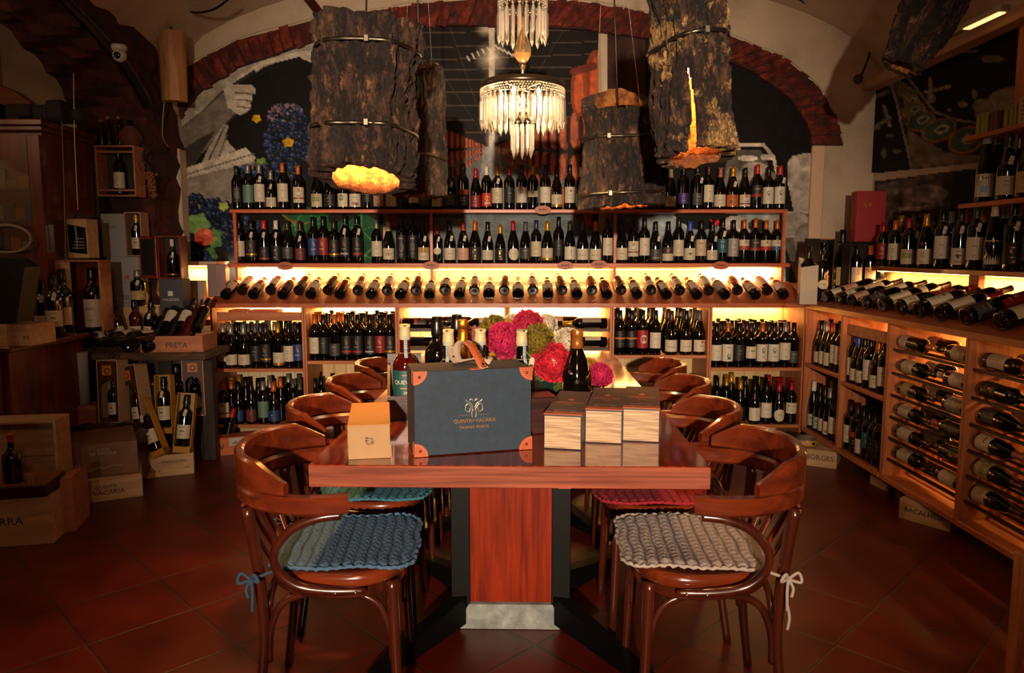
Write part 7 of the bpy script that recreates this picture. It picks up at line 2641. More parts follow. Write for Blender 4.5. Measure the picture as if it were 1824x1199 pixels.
# ------------------------------------------------------------------ fittings on the walls
mb = MB()
n = 16
vv = []
for z in (0, 1):
    for i in range(n + 1):
        a = PI * (i / n) + PI
        vv.append((.085 * math.cos(a), .075 * math.sin(a), 0))
vv = [(x * (1.06 if k > n else .94), y, .44 if k > n else 0) for k, (x, y, z) in enumerate(vv)]
ff = [(i, i + 1, n + 2 + i, n + 1 + i) for i in range(n)] + [tuple(range(n + 1))[::-1], tuple(range(n + 1, 2 * n + 2)), (0, n + 1, 2 * n + 1, n)]
mb.add(vv, ff, 0, None, False)
tag(mb.build('half_log_sconce', wood('peeled_log', '#8a5a30', '#b07c48', 'z', 1, .6, 0, 12), loc=(-2.21, 4.93, 2.265), rot=(0, 0, R(8))), 'peeled half-log wall light mounted where the two arches meet', 'wall light')
for nm, lab_, pts, rr_, col in (
        ('power_cable', 'black cable looping over the plaster above the half-log', [aY(306, 62, 4.88), aY(302, 20, 4.95), aY(312, 6, 4.95), aY(345, 22, 4.9), aY(382, 16, 4.8), aY(412, -6, 4.7)], .007, BLACK),
        ('power_cable', 'thin pale cord hanging below the half-log', [aY(293, 178, 4.9), aY(290, 215, 4.9), aY(290, 245, 4.92), aY(300, 262, 5.0)], .004, pm('#8f7a62', .7)),
        ('power_cable', 'black cable sagging across the plaster to the round outlet', [aY(1420, -4, 5.1), aY(1455, 18, 5.2), aY(1490, 26, 5.2), aY(1538, 14, 5.22), aY(1551, 30, 5.22), aY(1550, 90, 5.22), aY(1534, 135, 5.22)], .007, BLACK),
        ('hanging_wire', 'bright thin wire hanging before the side arch', [aY(131, 130, 4.2), aY(133, 250, 4.2), aY(139, 374, 4.2)], .0022, pm('#c9b79a', .4)),
        ('hanging_wire', 'dull thin wire hanging beside the tall dark cabinet', [aY(110, 215, 4.1), aY(114, 330, 4.1), aY(117, 470, 4.1)], .002, pm('#7a6650', .6)),
        ('black_conduit', 'thick black beam following the curve of the side arch', [(-2.262, 3.6, 2.62), (-2.262, 3.9, 2.545), (-2.262, 4.19, 2.455), (-2.262, 4.42, 2.365), (-2.262, 4.60, 2.25), (-2.262, 4.66, 2.19)], .032, BLACK)):
    mb = MB()
    mb.tube(bez(pts, 6), rr_, 0, 8)
    tag(mb.build(nm, col), lab_, 'cable' if 'cond' not in nm else 'beam')
u = thing('wall_outlet', 'small round outlet box on the plaster at the end of the black cable', 'outlet', tuple(aY(1528, 141, BW - .01)))
mb = MB()
mb.lathe([(0, 0), (.032, 0), (.030, .014), (.012, .018), (0, .016)], 0, 20, Rx(PI / 2))
mb.build('outlet_body', pm('#4a3c30', .5), u)
# security camera
u = thing('security_camera', 'white dome security camera on the black beam of the side arch', 'camera', tuple(aY(213, 97, 4.20)))
mb = MB()
mb.lathe([(.0, .052), (.038, .050), (.042, .036), (.036, .022), (.022, .012), (0, .012)], 0, 22)
mb.build('mount', pm('#a39b8e', .4), u)
mb = MB()
mb.lathe([(0, -.042), (.016, -.039), (.030, -.028), (.037, -.01), (.036, .004), (.026, .02), (0, .028)], 0, 24)
mb.build('ball_housing', pm('#a39b8e', .3), u)
mb = MB()
mb.lathe([(0, .0405), (.012, .039), (.018, .034), (.019, .030)], 0, 18, T(.002, 0, -.008) @ Rx(PI / 2 + .1))
mb.build('lens', pm('#050505', .1), u)
# fluorescent fitting on the slope over the side wall
u = thing('strip_luminaire', 'slim lit strip light high on the plaster over the side wall', 'light fitting', tuple(aX(1740, 38, 2.34)), (0, 0, R(2)))
mb = MB()
mb.box((0, 0, 0), (.05, .42, .03), 0, None, .004)
mb.build('housing', pm('#a39684', .5), u)
mb = MB()
mb.box((-.005, -.06, -.0175), (.036, .26, .005), 0)
mb.build('diffuser', pm('#ffb868', .5, emit=3.0), u)
# exposed beam end and triangular hook
mb = MB()
mb.box((0, 0, 0), (.05, .3, .30), 0, Ry(R(-38)), .004)
tag(mb.build('roof_beam', pm('#5a1c10', .6, noise=.2), loc=tuple(aY(535, -22, 4.9))), 'dark red beam end poking down from the vault above the largest bark lamp', 'beam')
mb = MB()
hp = [aX(1668, 92, 2.53), aX(1688, 80, 2.53), aX(1678, 74, 2.53)]
mb.tube(hp, .003, 0, 5, True)
tag(mb.build('wire_hook', pm('#5a4a3a', .4, .6)), 'small triangular wire hook on the wall above the pale cornice', 'hook')
# ------------------------------------------------------------------ the dim corner on the left
# tall cabinet with a glazed arched door
cab = thing('glazed_cabinet', 'tall mahogany cabinet with an arched glass door full of packets', 'cabinet', (-2.86, 4.12, 0))
mb = MB()
mb.bb(-.55, .255, .02, .5, .80, 1.95)
mb.build('carcass', CABW, cab)
mb = MB()
mb.bb(-.57, .285, -.02, .5, 1.95, 1.975, bev=.004)
mb.bb(-.58, .300, -.04, .5, 1.975, 2.01, bev=.006)
mb.build('cornice', CABW, cab)
mb = MB()
mb.bb(.185, .255, -.004, .019, .86, 1.93, bev=.003)
mb.bb(-.35, .184, -.004, .019, 1.80, 1.93)
mb.bb(-.35, .184, -.004, .019, .86, .95)
# arched corner piece of the door
pts = [(.184, 1.80), (.184, 1.72)] + [(.184 - .10 * math.sin(PI / 2 * i / 8), 1.72 + .06 * (1 - math.cos(PI / 2 * i / 8)) + .0) for i in range(9)] + [(.05, 1.80)]
mb.prism(pts, -.019, .004, 0, FRONT)
d = mb.build('door', CABW, cab)
mb = MB()
mb.bb(-.34, .183, .001, .004, .951, 1.799)
mb.build('glass_pane', glass('cabinet_glass', '#ffffff', .02, 1.0), d)
for z in (1.10, 1.27, 1.44, 1.62):
    mb = MB()
    mb.bb(-.5, .20, .0195, .0199, z, z + .004)
mb = MB()
rs = random.Random(6)
cols = ['#5a4a34', '#2c4a44', '#6e2a1c', '#7a6a4c', '#30261c', '#8a5a24']
for zi, z in enumerate((.96, 1.13, 1.30, 1.47, 1.64)):
    x = -.34
    while x < .16:
        w_ = rs.uniform(.03, .08)
        h_ = rs.uniform(.02, .11)
        mb.bb(x, min(x + w_, .178), .006, .0185, z, z + h_, rs.randrange(6))
        x += w_ + .004
    mb.bb(-.34, .18, .006, .0188, z - .012, z - .001, 0)
tag(mb.build('shelf_packets', [pm(c, .7) for c in cols], cab), None, None, None, 'stuff')
mb = MB()
ring = [((.10 * math.cos(2 * PI * i / 40)), .105 * math.sin(2 * PI * i / 40)) for i in range(40)]
mb.tube([(-2.80 + a * 1.35, 4.08, 1.36 + b * .72) for a, b in ring], .008, 0, 8, True)
tag(mb.build('oval_hoop', pm('#8f8468', .5)), 'pale oval hoop leaning on the glazed cabinet door', 'hoop')
# darker cabinet next to it
u = thing('dark_cabinet', 'tall nearly black cabinet standing behind the upright bottles', 'cabinet', (-2.70, 4.62, 0))
mb = MB()
mb.bb(-.12, .12, 0, .35, 0, 2.02, bev=.004)
mb.build('carcass', DARKW, u)
mb = MB()
mb.bb(-.10, .10, -.012, -.001, .85, 1.95, bev=.003)
mb.build('door', DARKW, u)
mb = MB()
mb.lathe([(0, 0), (.008, .002), (.010, .012), (0, .018)], 0, 12, T(-.07, -.012, 1.55) @ Rx(PI / 2))
mb.build('knob', pm('#3a2a1a', .3, .6), u)
mb = MB()
rs = random.Random(8)
for k in range(7):
    mb.box((-.30 + k * .085, .1, .04 + .015 * (k % 2)), (.10, .14, .075 + .02 * (k % 3)), 0, Rz(rs.uniform(-.2, .2)), .02, 2)
tag(mb.build('rolled_bags', pm('#14100e', .8), loc=(-2.66, 4.12, 2.012)), 'row of dark rolled bags lying on top of the glazed cabinet', 'bag', kind='stuff')
mb = MB()
mb.lathe([(0, 0), (.06, 0), (.07, .03), (.045, .09), (.022, .12), (.02, .15), (.028, .16)], 0, 20)
tag(mb.build('clay_jug', pm('#3a1c10', .6), loc=(-2.93, 4.25, 2.012)), 'round-bellied clay jug on top of the glazed cabinet', 'jug')
mb = MB()
mb.prism([(-3.575, 1.9), (-3.27, 1.9), (-3.27, 2.2), (-3.34, 2.32), (-3.45, 2.4), (-3.575, 2.45)], -5.29, -5.20, 0, FRONT)
tag(mb.build('wooden_tympanum', CRATER), 'wooden arched board high behind the glazed cabinet', 'panel')

# console with crates and screen
u = thing('console_cabinet', 'dark mahogany console under the standing bottles and flat crates', 'cabinet', (-2.85, 3.95, 0))
mb = MB()
mb.bb(-.55, .39, -.42, .20, .0, .80, bev=.004)
mb.build('carcass', CABW, u)
mb = MB()
mb.bb(-.58, .43, -.46, .22, .801, .830, bev=.006)
mb.build('top', CABW, u)
mb = MB()
mb.bb(.29, .36, -.46, -.421, .0, .80, bev=.01)
mb.bb(-.02, .27, -.434, -.421, .10, .70, bev=.004)
mb.build('door', CABW, u)
mb = MB()
mb.bb(.0, .44, .05, .075, .8305, .842)
mb.build('brass_rail', pm('#a06a20', .3, .7), u)
for i, (x, w_, y, z) in enumerate(((-2.62, .22, 3.52, .86), (-2.50, .14, 3.55, .865), (-2.40, .12, 3.58, .87))):
    crate('flat_crate', f'flat pale wooden crate on the console, {["outermost", "middle", "nearest the bottles"][i]} of three', (x, y + .06, .831), (w_ * .8 if i else .16, .20, .105 - i * .004), R(0), CRATE, [('FT', .03, -.01, .02)] if i == 2 else None, 'flat crates on the console')
mb = MB()
mb.prism([(-.20, 0), (.10, 0), (.16, .27), (.10, .31), (-.20, .34)], -.12, .0, 0, FRONT)
tag(mb.build('till_screen', pm('#050505', .5), loc=(-2.50, 3.52, .945)), 'black angular casing standing on the flat crates', 'screen')
bottle('port', 'black', 'redscript', (-2.535, 3.93, .843), (0, 0, .3), 'dark port bottle with cream label, the outermost of three on the console', 'bottles standing on the console', True, 1.0, None, 'port_bottle')
bottle('port', 'black', 'port', (-2.455, 3.90, .843), (0, 0, .4), 'dark port bottle with cream label, the middle of three on the console', 'bottles standing on the console', True, 1.08, None, 'port_bottle')
bottle('port', 'black', 'port', (-2.50, 4.06, .831), (0, 0, .2), 'large dark port bottle behind the two smaller ones on the console', 'bottles standing on the console', False, 1.22, None, 'port_bottle')

# plank table with straw
u = thing('plank_table', 'rough plank table on dark upright boards, strewn with straw', 'table', (-2.2, 4.40, 0))
mb = MB()
mb.bb(-.42, .40, -.17, .22, .655, .70, bev=.008)
mb.build('plank_top', rough_mat('old_plank', ['#2e1d12', '#4c3422', '#64482e'], scale=8, rough=.9, bump=.6, dist=.008, stretch=(1, 6, 6)), u)
rs = random.Random(3)
for k in range(9):
    mb = MB()
    mb.bb(-.37 + k * .082, -.37 + k * .082 + .074, .03 + rs.uniform(-.012, .012), .075, 0, .65, bev=.004)
    mb.build('upright_board', DARKW, u)
mb = MB()
for k in range(900):
    x, y = rs.uniform(-2.60, -1.82), rs.uniform(4.235, 4.46)
    z = .702 + rs.uniform(0, .018)
    a = rs.uniform(0, PI)
    L = rs.uniform(.015, .05)
    if y < 4.25:
        z -= rs.uniform(0, .02)
    p0 = Vector((x, y, z))
    p1 = Vector((x + math.cos(a) * L, y + math.sin(a) * L * .5, z + rs.uniform(-.004, .012)))
    mb.tube([p0, p0.lerp(p1, .5) + Vector((0, 0, .003)), p1], .0008, k % 2, 3, caps=False)
tag(mb.build('packing_straw', [pm('#7a5a34', .8), pm('#5a4226', .8)]), 'loose packing straw spread over the plank table', 'straw', kind='stuff')
PR = crate('wine_crate', 'long wooden crate lettered PRETA holding lying bottles on the plank table', (-2.005, 4.37, .703), (.36, .24, .095), R(3), CRATER, [('PRETA', .03, -.006, .030)], None, True)
for i, (dx, dy, dz, k, cp, lb) in enumerate(((-.135, -.060, .02, 'port', 'black', 'none'), (-.045, -.060, .02, 'burgundy', 'black', 'none'), (.045, -.060, .02, 'port', 'maroon', 'none'), (-.09, .02, .075, 'port', 'black', 'script'), (.0, .02, .075, 'port', 'black', 'script'), (.09, .02, .075, 'port', 'black', 'none'))):
    M = Rx(R(38)) @ Rx(-PI / 2)
    bottle(k, cp, lb, (-2.005 + dx, 4.37 + dy, .703 + .045 + dz), M, f'dark bottle tilted back in the PRETA crate, {["front row outer", "front row middle", "front row inner", "back row outer", "back row middle", "back row inner"][i]}', 'bottles in the PRETA crate', False, .92, RUBY if cp == 'maroon' else None, 'port_bottle')
for i, (u_, y, tl, cp, lb, kd, gm) in enumerate(((200, 4.46, -4, 'black', 'port', 'port', RUBY), (219, 4.44, 12, 'black', 'port', 'port', RUBY), (244, 4.46, 2, 'black', 'port', 'port', RUBY), (264, 4.46, -6, 'black', 'port', 'port', None), (182, 4.42, -14, 'black', 'orangepic', 'port', RUBY), (184, 4.38, 18, 'brown', 'redscript', 'port', RUBY))):
    p = aY(u_, 590, y)
    bottle(kd, cp, lb, (p.x, y, .722), Ry(R(-tl)), f'ruby port bottle on the plank table, {["upright next to the tall white box", "leaning, with bent label", "upright beside the PRETA crate", "leaning on the PRETA crate", "leaning against the lettered wooden case", "tilted with orange neck"][i]}', 'port bottles on the straw', i in (1, 3), .93, gm, 'port_bottle')
for i, (x, y, z, hd, rl) in enumerate(((-2.245, 4.235, .702, 1.95, .2), (-2.150, 4.225, .702, .95, -.3), (-2.24, 4.30, .76, 4.55, .1), (-2.11, 4.30, .76, 4.4, .4))):
    flatlie(x, y, z, hd, 'port', 'black', 'port', f'port bottle lying in the straw, {["base out, outer of the crossed pair", "base out, inner of the crossed pair", "neck out over the crossed pair", "orange-necked, before the PRETA crate"][i]}', 'bottles lying in the straw', 1.0, rl)
for i, (x, y) in enumerate(((-2.50, 4.33), (-2.42, 4.34))):
    flatlie(x, y, .702, 1.4, 'bordeaux', 'black', 'cream', f'bottle lying on the plank table before the lettered case, {["outer", "inner"][i]}', 'bottles before the lettered case', .98, .1)
# supports and boxes behind
crate('wine_crate', 'plain wooden crate behind the ruby bottles carrying the gold-labelled port', (-2.30, 4.58, .702), (.22, .13, .245), 0, CRATE)
q = bottle('port', 'silver', 'portgold', (-2.335, 4.56, .957), (0, 0, .2), 'squat port bottle with yellowed label standing on the plain crate', None, True, (1.12, .74), None, 'port_bottle')
WB = pm('#8f8b85', .7)
u = thing('white_carton', 'tall pale grey carton with a small orange crest and the figure 50', 'box', (-2.475, 4.62, .702))
mb = MB()
mb.box((.02, .06, .28), (.20, .12, .555), 0, None, .002)
mb.build('carton_body', WB, u)
mb = MB()
mb.box((.045, -.0005, .43), (.028, .0008, .028), 0)
mb.text('VALLEGRE', .012, T(.045, -.001, .40) @ FRONT, 0)
mb.build('print', pm('#9a5a30', .6), u)
mb = MB()
mb.text('50', .03, T(.030, -.001, .30) @ FRONT, 0)
mb.bb(.01, .06, -.001, -.0005, .265, .268)
mb.build('figure_print', pm('#3a3a3c', .6), u)
u2 = thing('white_carton', 'wide pale carton standing on the tall grey one, beside the framed port', 'box', (-2.52, 4.63, 1.258))
mb = MB()
mb.box((-.0, .06, .135), (.19, .11, .27), 0, None, .002)
mb.build('carton_body', WB, u2)
mb = MB()
mb.bb(-.03, .03, .0035, .0045, .19, .193)
mb.bb(-.02, .02, .0035, .0045, .18, .182)
mb.build('print', pm('#5a4a3c', .6), u2)
gift_case('pale wood presentation case framing a port bottle above the tall grey carton', (-2.37, 4.66, 1.262), (.105, .10, .275), 0, pm('#8a6a54', .6), pm('#3c3a38', .7))
bottle('port', 'gold', 'port', (-2.37, 4.655, 1.271), (0, 0, .1), 'port bottle with cream label inside the pale presentation case', None, True, .86, None, 'port_bottle')
# carry box with glossy black front
u = thing('carry_case', 'wooden carry case with rope handle and glossy black lettered front', 'box', (-2.51, 4.25, 1.253), (0, 0, R(-6)))
mb = MB()
mb.box((0, .05, .112), (.125, .10, .224), 0, None, .003)
mb.build('case_body', CRATE, u)
mb = MB()
mb.add([(-.055, -.001, .035), (.058, -.001, .022), (.055, -.001, .175), (-.055, -.001, .195)], [(0, 1, 2, 3)], 0)
mb.add([(-.004, -.002, .05), (.002, -.002, .05), (.000, -.002, .18), (-.010, -.002, .185)], [(0, 1, 2, 3)], 1)
for k in range(4):
    mb.bb(-.035 + .008 * k, .042, -.0022, -.0018, .055 + k * .018, .060 + k * .018, 1)
mb.build('front_plate', [pm('#060606', .15), pm('#8a867e', .4)], u)
mb = MB()
mb.tube(bez([(-.045, .05, .224), (-.035, .05, .245), (0, .05, .252), (.035, .05, .245), (.045, .05, .224)], 5), .005, 0, 8)
mb.build('rope_handle', pm('#15100c', .8), u)
# lettered case with a magnum
u = thing('bottle_case', 'open wooden case with a large bottle lettered PINEI', 'box', (-2.50, 4.25, .831), (0, 0, R(4)))
for nm, b_, m_ in (('side_panel', (-.135, -.125, -.06, .07, 0, .40), CRATE), ('side_panel', (.125, .135, -.06, .07, 0, .40), CRATER), ('top_panel', (-.135, .135, -.06, .07, .401, .412), CRATER), ('back_panel', (-.124, .124, .06, .07, 0, .40), CABW), ('front_flap', (-.124, -.03, -.062, -.052, 0, .40), CRATE)):
    mb = MB()
    mb.bb(*b_)
    mb.build(nm, m_, u)
mb = MB()
mb.bb(-.12, -.07, -.0635, -.0622, .325, .345)
mb.build('slot', BLACK, u)
bottle('port', 'black', 'pinei', (-2.435, 4.235, .832), (0, 0, .1), 'very large dark bottle with a white label lettered PINEI in the open case', None, False, 1.24, None, 'port_bottle')
# decanter case and grey box
mb = MB()
mb.box((0, 0, .210), (.145, .12, .42), 0, None, .002)
o = tag(mb.build('grey_gift_box', pm('#33363a', .6), loc=(-2.115, 4.585, .703)), 'dark grey gift box with white emblem lettered VALLEGRE 50', 'gift box')
mb = MB()
mb.box((-.002, -.0615, .33), (.030, .001, .030), 0, None, 0)
mb.text('VALLEGRE', .0155, T(-.002, -.0615, .292) @ FRONT, 0, 1.0)
mb.text('50', .028, T(.0, -.0615, .215) @ FRONT, 0)
p = mb.build('print', pm('#b5b0a4', .5), o)
gift_case('red-brown presentation case with open door holding a decanter bottle', (-2.115, 4.58, 1.125), (.142, .10, .262), 0, wood('rosewood', '#4a160a', '#7a2c14', 'z', 1, .35, .3, 12), pm('#0a0808', .6), door=R(-22))
q = bottle('flagon', 'cream', 'none', (-2.115, 4.575, 1.134), (0, 0, .2), 'dark decanter bottle with pale stopper in the red-brown case', None, True, (.72, .86), None, 'decanter')
mb = MB()
mb.lathe([(.049, .012), (.0505, .014), (.0505, .024), (.049, .026)], 0, 20)
mb.build('gilt_foot_ring', GOLD, q)

# wall niche crate with bottle and friends
u = thing('wall_crate', 'square wooden crate frame hung on the dark brick pier', 'shelf', (-2.452, 4.60, 1.642))
for nm, b_ in (('frame_side', (-.122, -.112, 0, .12, 0, .29)), ('frame_side', (.112, .122, 0, .12, 0, .29)), ('frame_top', (-.122, .122, 0, .12, .290, .300)), ('frame_bottom', (-.122, .122, 0, .12, -.010, -.0005)), ('rail', (-.111, .111, 0, .008, .255, .266)), ('rail', (-.111, .111, 0, .008, .022, .033)), ('back_board', (-.111, .111, .112, .12, 0, .289))):
    mb = MB()
    mb.bb(*b_)
    mb.build(nm, DARKW if nm == 'back_board' else CRATER, u)
bottle('bordeaux', 'black', 'cream', (-2.455, 4.65, 1.6425), (0, 0, .1), 'black-capped bottle with cream label inside the hung crate frame', None, False, .93)
for i, x in enumerate((-2.545, -2.50, -2.435)):
    u = thing('slim_vial', f'slim wire-wound dark vial with cork on the hung crate, {["outermost", "middle", "beside the wicker flask"][i]}', 'vial', (x, 4.64, 1.943), (0, 0, 0), 'vials on the hung crate')
    mb = MB()
    mb.lathe([(0, 0), (.013, 0), (.014, .01), (.014, .10 + .02 * (i > 0)), (.009, .125), (.008, .14 + .02 * (i > 0)), (0, .141 + .02 * (i > 0))], 0, 14)
    for k in range(8):
        mb.tube([(.0145 * math.cos(a), .0145 * math.sin(a), .012 + k * .012 + a * .0018) for a in [2 * PI * j / 12 for j in range(12)]], .0012, 0, 4, True)
    mb.build('vial_body', pm('#120c0a', .2), u)
    mb = MB()
    mb.lathe([(0, 0), (.012, 0), (.013, .018), (0, .02)], 0, 12, T(0, 0, .141 + .02 * (i > 0)))
    mb.build('cork', pm('#6a5642', .7), u)
u = thing('wicker_flask', 'round wicker-covered flask on the hung crate', 'flask', (-2.39, 4.68, 1.943))
mb = MB()
for k in range(12):
    t = k / 11
    r = .02 + .05 * math.sin(PI * (.15 + .8 * t))
    mb.tube([((r + .0015 * (-1) ** j) * math.cos(2 * PI * j / 24), (r + .0015 * (-1) ** j) * math.sin(2 * PI * j / 24), .006 + t * .115) for j in range(24)], .006, 0, 5, True)
mb.build('wicker_body', pm('#5a2c14', .7), u)
mb = MB()
mb.lathe([(.024, .12), (.012, .14), (.011, .165), (0, .166)], 0, 14)
mb.build('neck', BLACK, u)
u = thing('dried_grapes', 'bunch of dried brown grapes hanging from a twig beside the hung crate', 'grapes', (-2.245, 4.62, 1.80))
mb = MB()
rs = random.Random(12)
for k in range(70):
    t = rs.random()
    r = .040 * (1 - t * .6)
    a = rs.uniform(0, 2 * PI)
    mb.lathe([(0, -.010), (.008, -.006), (.010, 0), (.008, .006), (0, .010)], 0, 8, T(math.cos(a) * r * rs.random() + .012 * t, math.sin(a) * r * .7, -.02 - t * .15))
mb.build('berries', pm('#6e3a1c', .6), u)
mb = MB()
mb.tube(bez([(0, 0, -.03), (-.02, 0, .03), (-.045, 0, .06), (-.03, 0, .11), (.03, -.01, .13), (.05, -.02, .17)], 5), .006, 0, 6)
mb.tube(bez([(-.045, 0, .06), (-.06, -.02, .02), (-.05, -.02, -.01)], 4), .003, 0, 5)
mb.build('twig', pm('#1e120c', .8), u)
mb = MB()
mb.box((0, 0, 0), (.19, .02, .42), 0)
for s in (-1, 1):
    mb.tube([(-.09, -.011, -s * .12), (.09, -.011, s * .12)], .002, 1, 4)
tag(mb.build('pale_panel', [pm('#6f675c', .6), pm('#8f8474', .5)], loc=tuple(aY(142, 320, 4.75))), 'pale panel with crossed cords beside the hung crate', 'panel')

# beneath the plank table
u = thing('card_tube', 'white cardboard bottle tube with grey crest under the plank table', 'tube', (-2.47, 4.13, .42))
mb = MB()
mb.lathe([(0, 0), (.042, 0), (.042, .30), (.039, .302), (0, .302)], 0, 26)
mb.build('tube_body', pm('#8f8a82', .6), u)
mb = MB()
for k in range(5):
    mb.box((-.008 + k * .004, -.0428, .20 + .01 * (k % 2)), (.0018, .0008, .03), 0)
mb.box((0, -.0428, .165), (.04, .0008, .005), 0)
mb.build('print', pm('#4a4640', .6), u)
u = thing('card_tube', 'slim white bottle tube standing behind the green tins', 'tube', (-1.985, 4.52, .0))
mb = MB()
mb.lathe([(0, 0), (.030, 0), (.030, .60), (.031, .602), (.031, .628), (0, .63)], 0, 22)
mb.build('tube_body', pm('#8a8474', .6), u)
mb = MB()
mb.box((0, -.0308, .50), (.04, .001, .008), 0)
mb.box((.008, -.0308, .53), (.006, .001, .010), 1)
mb.build('print', [pm('#3a342c', .6), pm('#7a3020', .6)], u)
crate('wine_crate', 'wooden crate lettered LEGRE in the stack beside the console', (-2.42, 4.14, .205), (.19, .16, .105), R(-3), CRATE, [('LEGRE', .01, 0, .028)], 'crates stacked beside the console')
crate('wine_crate', 'short reddish crate topmost of the stack beside the console', (-2.44, 4.14, .318), (.15, .15, .095), R(2), CRATER, None, 'crates stacked beside the console')
crate('wine_crate', 'pale card crate lowest of the stack beside the console', (-2.40, 4.14, .09), (.20, .16, .107), R(4), pm('#8a8880', .7), None, 'crates stacked beside the console')
crate('wine_crate', 'wooden crate on the floor carrying the stack beside the console', (-2.42, 4.14, .0), (.22, .18, .082), R(0), CABW, None, 'crates stacked beside the console')


def window_box(label, c, yaw, lean, roll=0.0):
    """narrow bottle carton with printed badge and an arched window showing a bottle"""
    u = thing('windowed_bottle_box', label, 'box', c, (R(lean), R(roll), R(yaw)), 'windowed bottle boxes')
    w_, d_, h_ = .125, .105, .36
    mb = MB()
    mb.bb(-w_ / 2, -w_ / 2 + .006, -d_ / 2, d_ / 2, 0, h_)
    mb.bb(w_ / 2 - .006, w_ / 2, -d_ / 2, d_ / 2, 0, h_)
    mb.bb(-w_ / 2, w_ / 2, d_ / 2 - .006, d_ / 2, 0, h_)
    mb.bb(-w_ / 2, w_ / 2, -d_ / 2, d_ / 2, 0, .006)
    mb.bb(-w_ / 2, w_ / 2, -d_ / 2, d_ / 2, h_ - .006, h_)
    mb.build('carton', pm('#9a7a5a', .7), u)
    mb = MB()
    ar = [(-.044 * math.cos(PI * i / 12), .20 + .045 * math.sin(PI * i / 12)) for i in range(13)]
    Y_ = d_ / 2 + .001
    hw = w_ / 2 - .008
    left = [(-hw, .01), (-.044, .03), (-.044, .20)]
    mb.prism([(-hw, .01), (hw, .01), (.044, .03), (-.044, .03)], Y_, Y_ + .0015, 0, FRONT)
    mb.prism([(-hw, .01), (-.044, .03), (-.044, .20), (-hw, .25)], Y_, Y_ + .0015, 0, FRONT)
    mb.prism([(hw, .01), (hw, .25), (.044, .20), (.044, .03)], Y_, Y_ + .0015, 0, FRONT)
    mb.prism([(-hw, .25)] + ar[:7] + [(0, .35), (-hw, .35)], Y_, Y_ + .0015, 0, FRONT)
    mb.prism([(hw, .25), (hw, .35), (0, .35)] + ar[6:], Y_, Y_ + .0015, 0, FRONT)
    mb.box((0, -Y_ - .002, .30), (.055, .001, .055), 1)
    mb.tube([(.013 * math.cos(2 * PI * i / 16) + .003, -Y_ - .003, .297 + .015 * math.sin(2 * PI * i / 16)) for i in range(16)], .003, 0, 5, True)
    mb.build('printed_front', [pm('#3c100c', .5), pm('#a8641c', .5)], u)
    mb = MB()
    mb.tube(bez([(-.02, 0, h_), (-.015, 0, h_ + .02), (.005, 0, h_ + .032), (.02, 0, h_ + .018), (.02, 0, h_)], 4), .003, 0, 6)
    mb.build('cord_handle', pm('#1c0c0a', .8), u)
    return u


for i, (u_, v_, y, yaw, lean, rl, d) in enumerate(((205, 752, 4.10, -4, -6, -3, 'upright beside the LEGRE crate'), (250, 760, 4.14, -10, -8, -12, 'leaning towards the green tins'), (350, 738, 4.42, 12, 0, 0, 'behind the standing port bottle'))):
    p = aY(u_, v_, y)
    q = window_box(f'dark red windowed box with orange badge, {d}', tuple(p), yaw, lean, rl)
    M = q.matrix_basis
    Mw = T(*p) @ Euler((R(lean), R(rl), R(yaw))).to_matrix().to_4x4()
    pos = Mw @ Vector((0, .0, .0075))
    b_ = bottle('port', 'black', 'port', tuple(pos), Euler((R(lean), R(rl), R(yaw))).to_matrix().to_4x4(), f'port bottle seen through the window of the box {d}', 'bottles in windowed boxes', False, .86, None, 'port_bottle')
mb = MB()
mb.bb(-2.32, -2.16, 4.04, 4.20, 0, .30, bev=.01)
tag(mb.build('storage_plinth', DARKW), 'low dark wooden block under the windowed boxes', 'plinth')
mb = MB()
mb.bb(-2.15, -1.97, 4.30, 4.41, 0, .30, bev=.01)
tag(mb.build('storage_plinth', DARKW), 'low dark wooden block under the green tins', 'plinth')
for i, (u_, y) in enumerate(((272, 4.32), (302, 4.36))):
    p = aY(u_, 690, y)
    u = thing('green_tin', f'tall dark green tin with gilt rim, {["outer", "inner"][i]} of the pair', 'tin', (p.x, y, .303), (0, 0, 0), 'dark green tins')
    mb = MB()
    mb.lathe([(0, 0), (.056, 0), (.056, .20), (0, .20)], 0, 26)
    mb.build('tin_body', pm('#1c2a22', .5), u)
    mb = MB()
    mb.lathe([(.056, .20), (.0585, .201), (.0585, .212), (.054, .214), (0, .213)], 0, 26)
    mb.build('gilt_lid', pm('#8a5a1c', .3, .7), u)


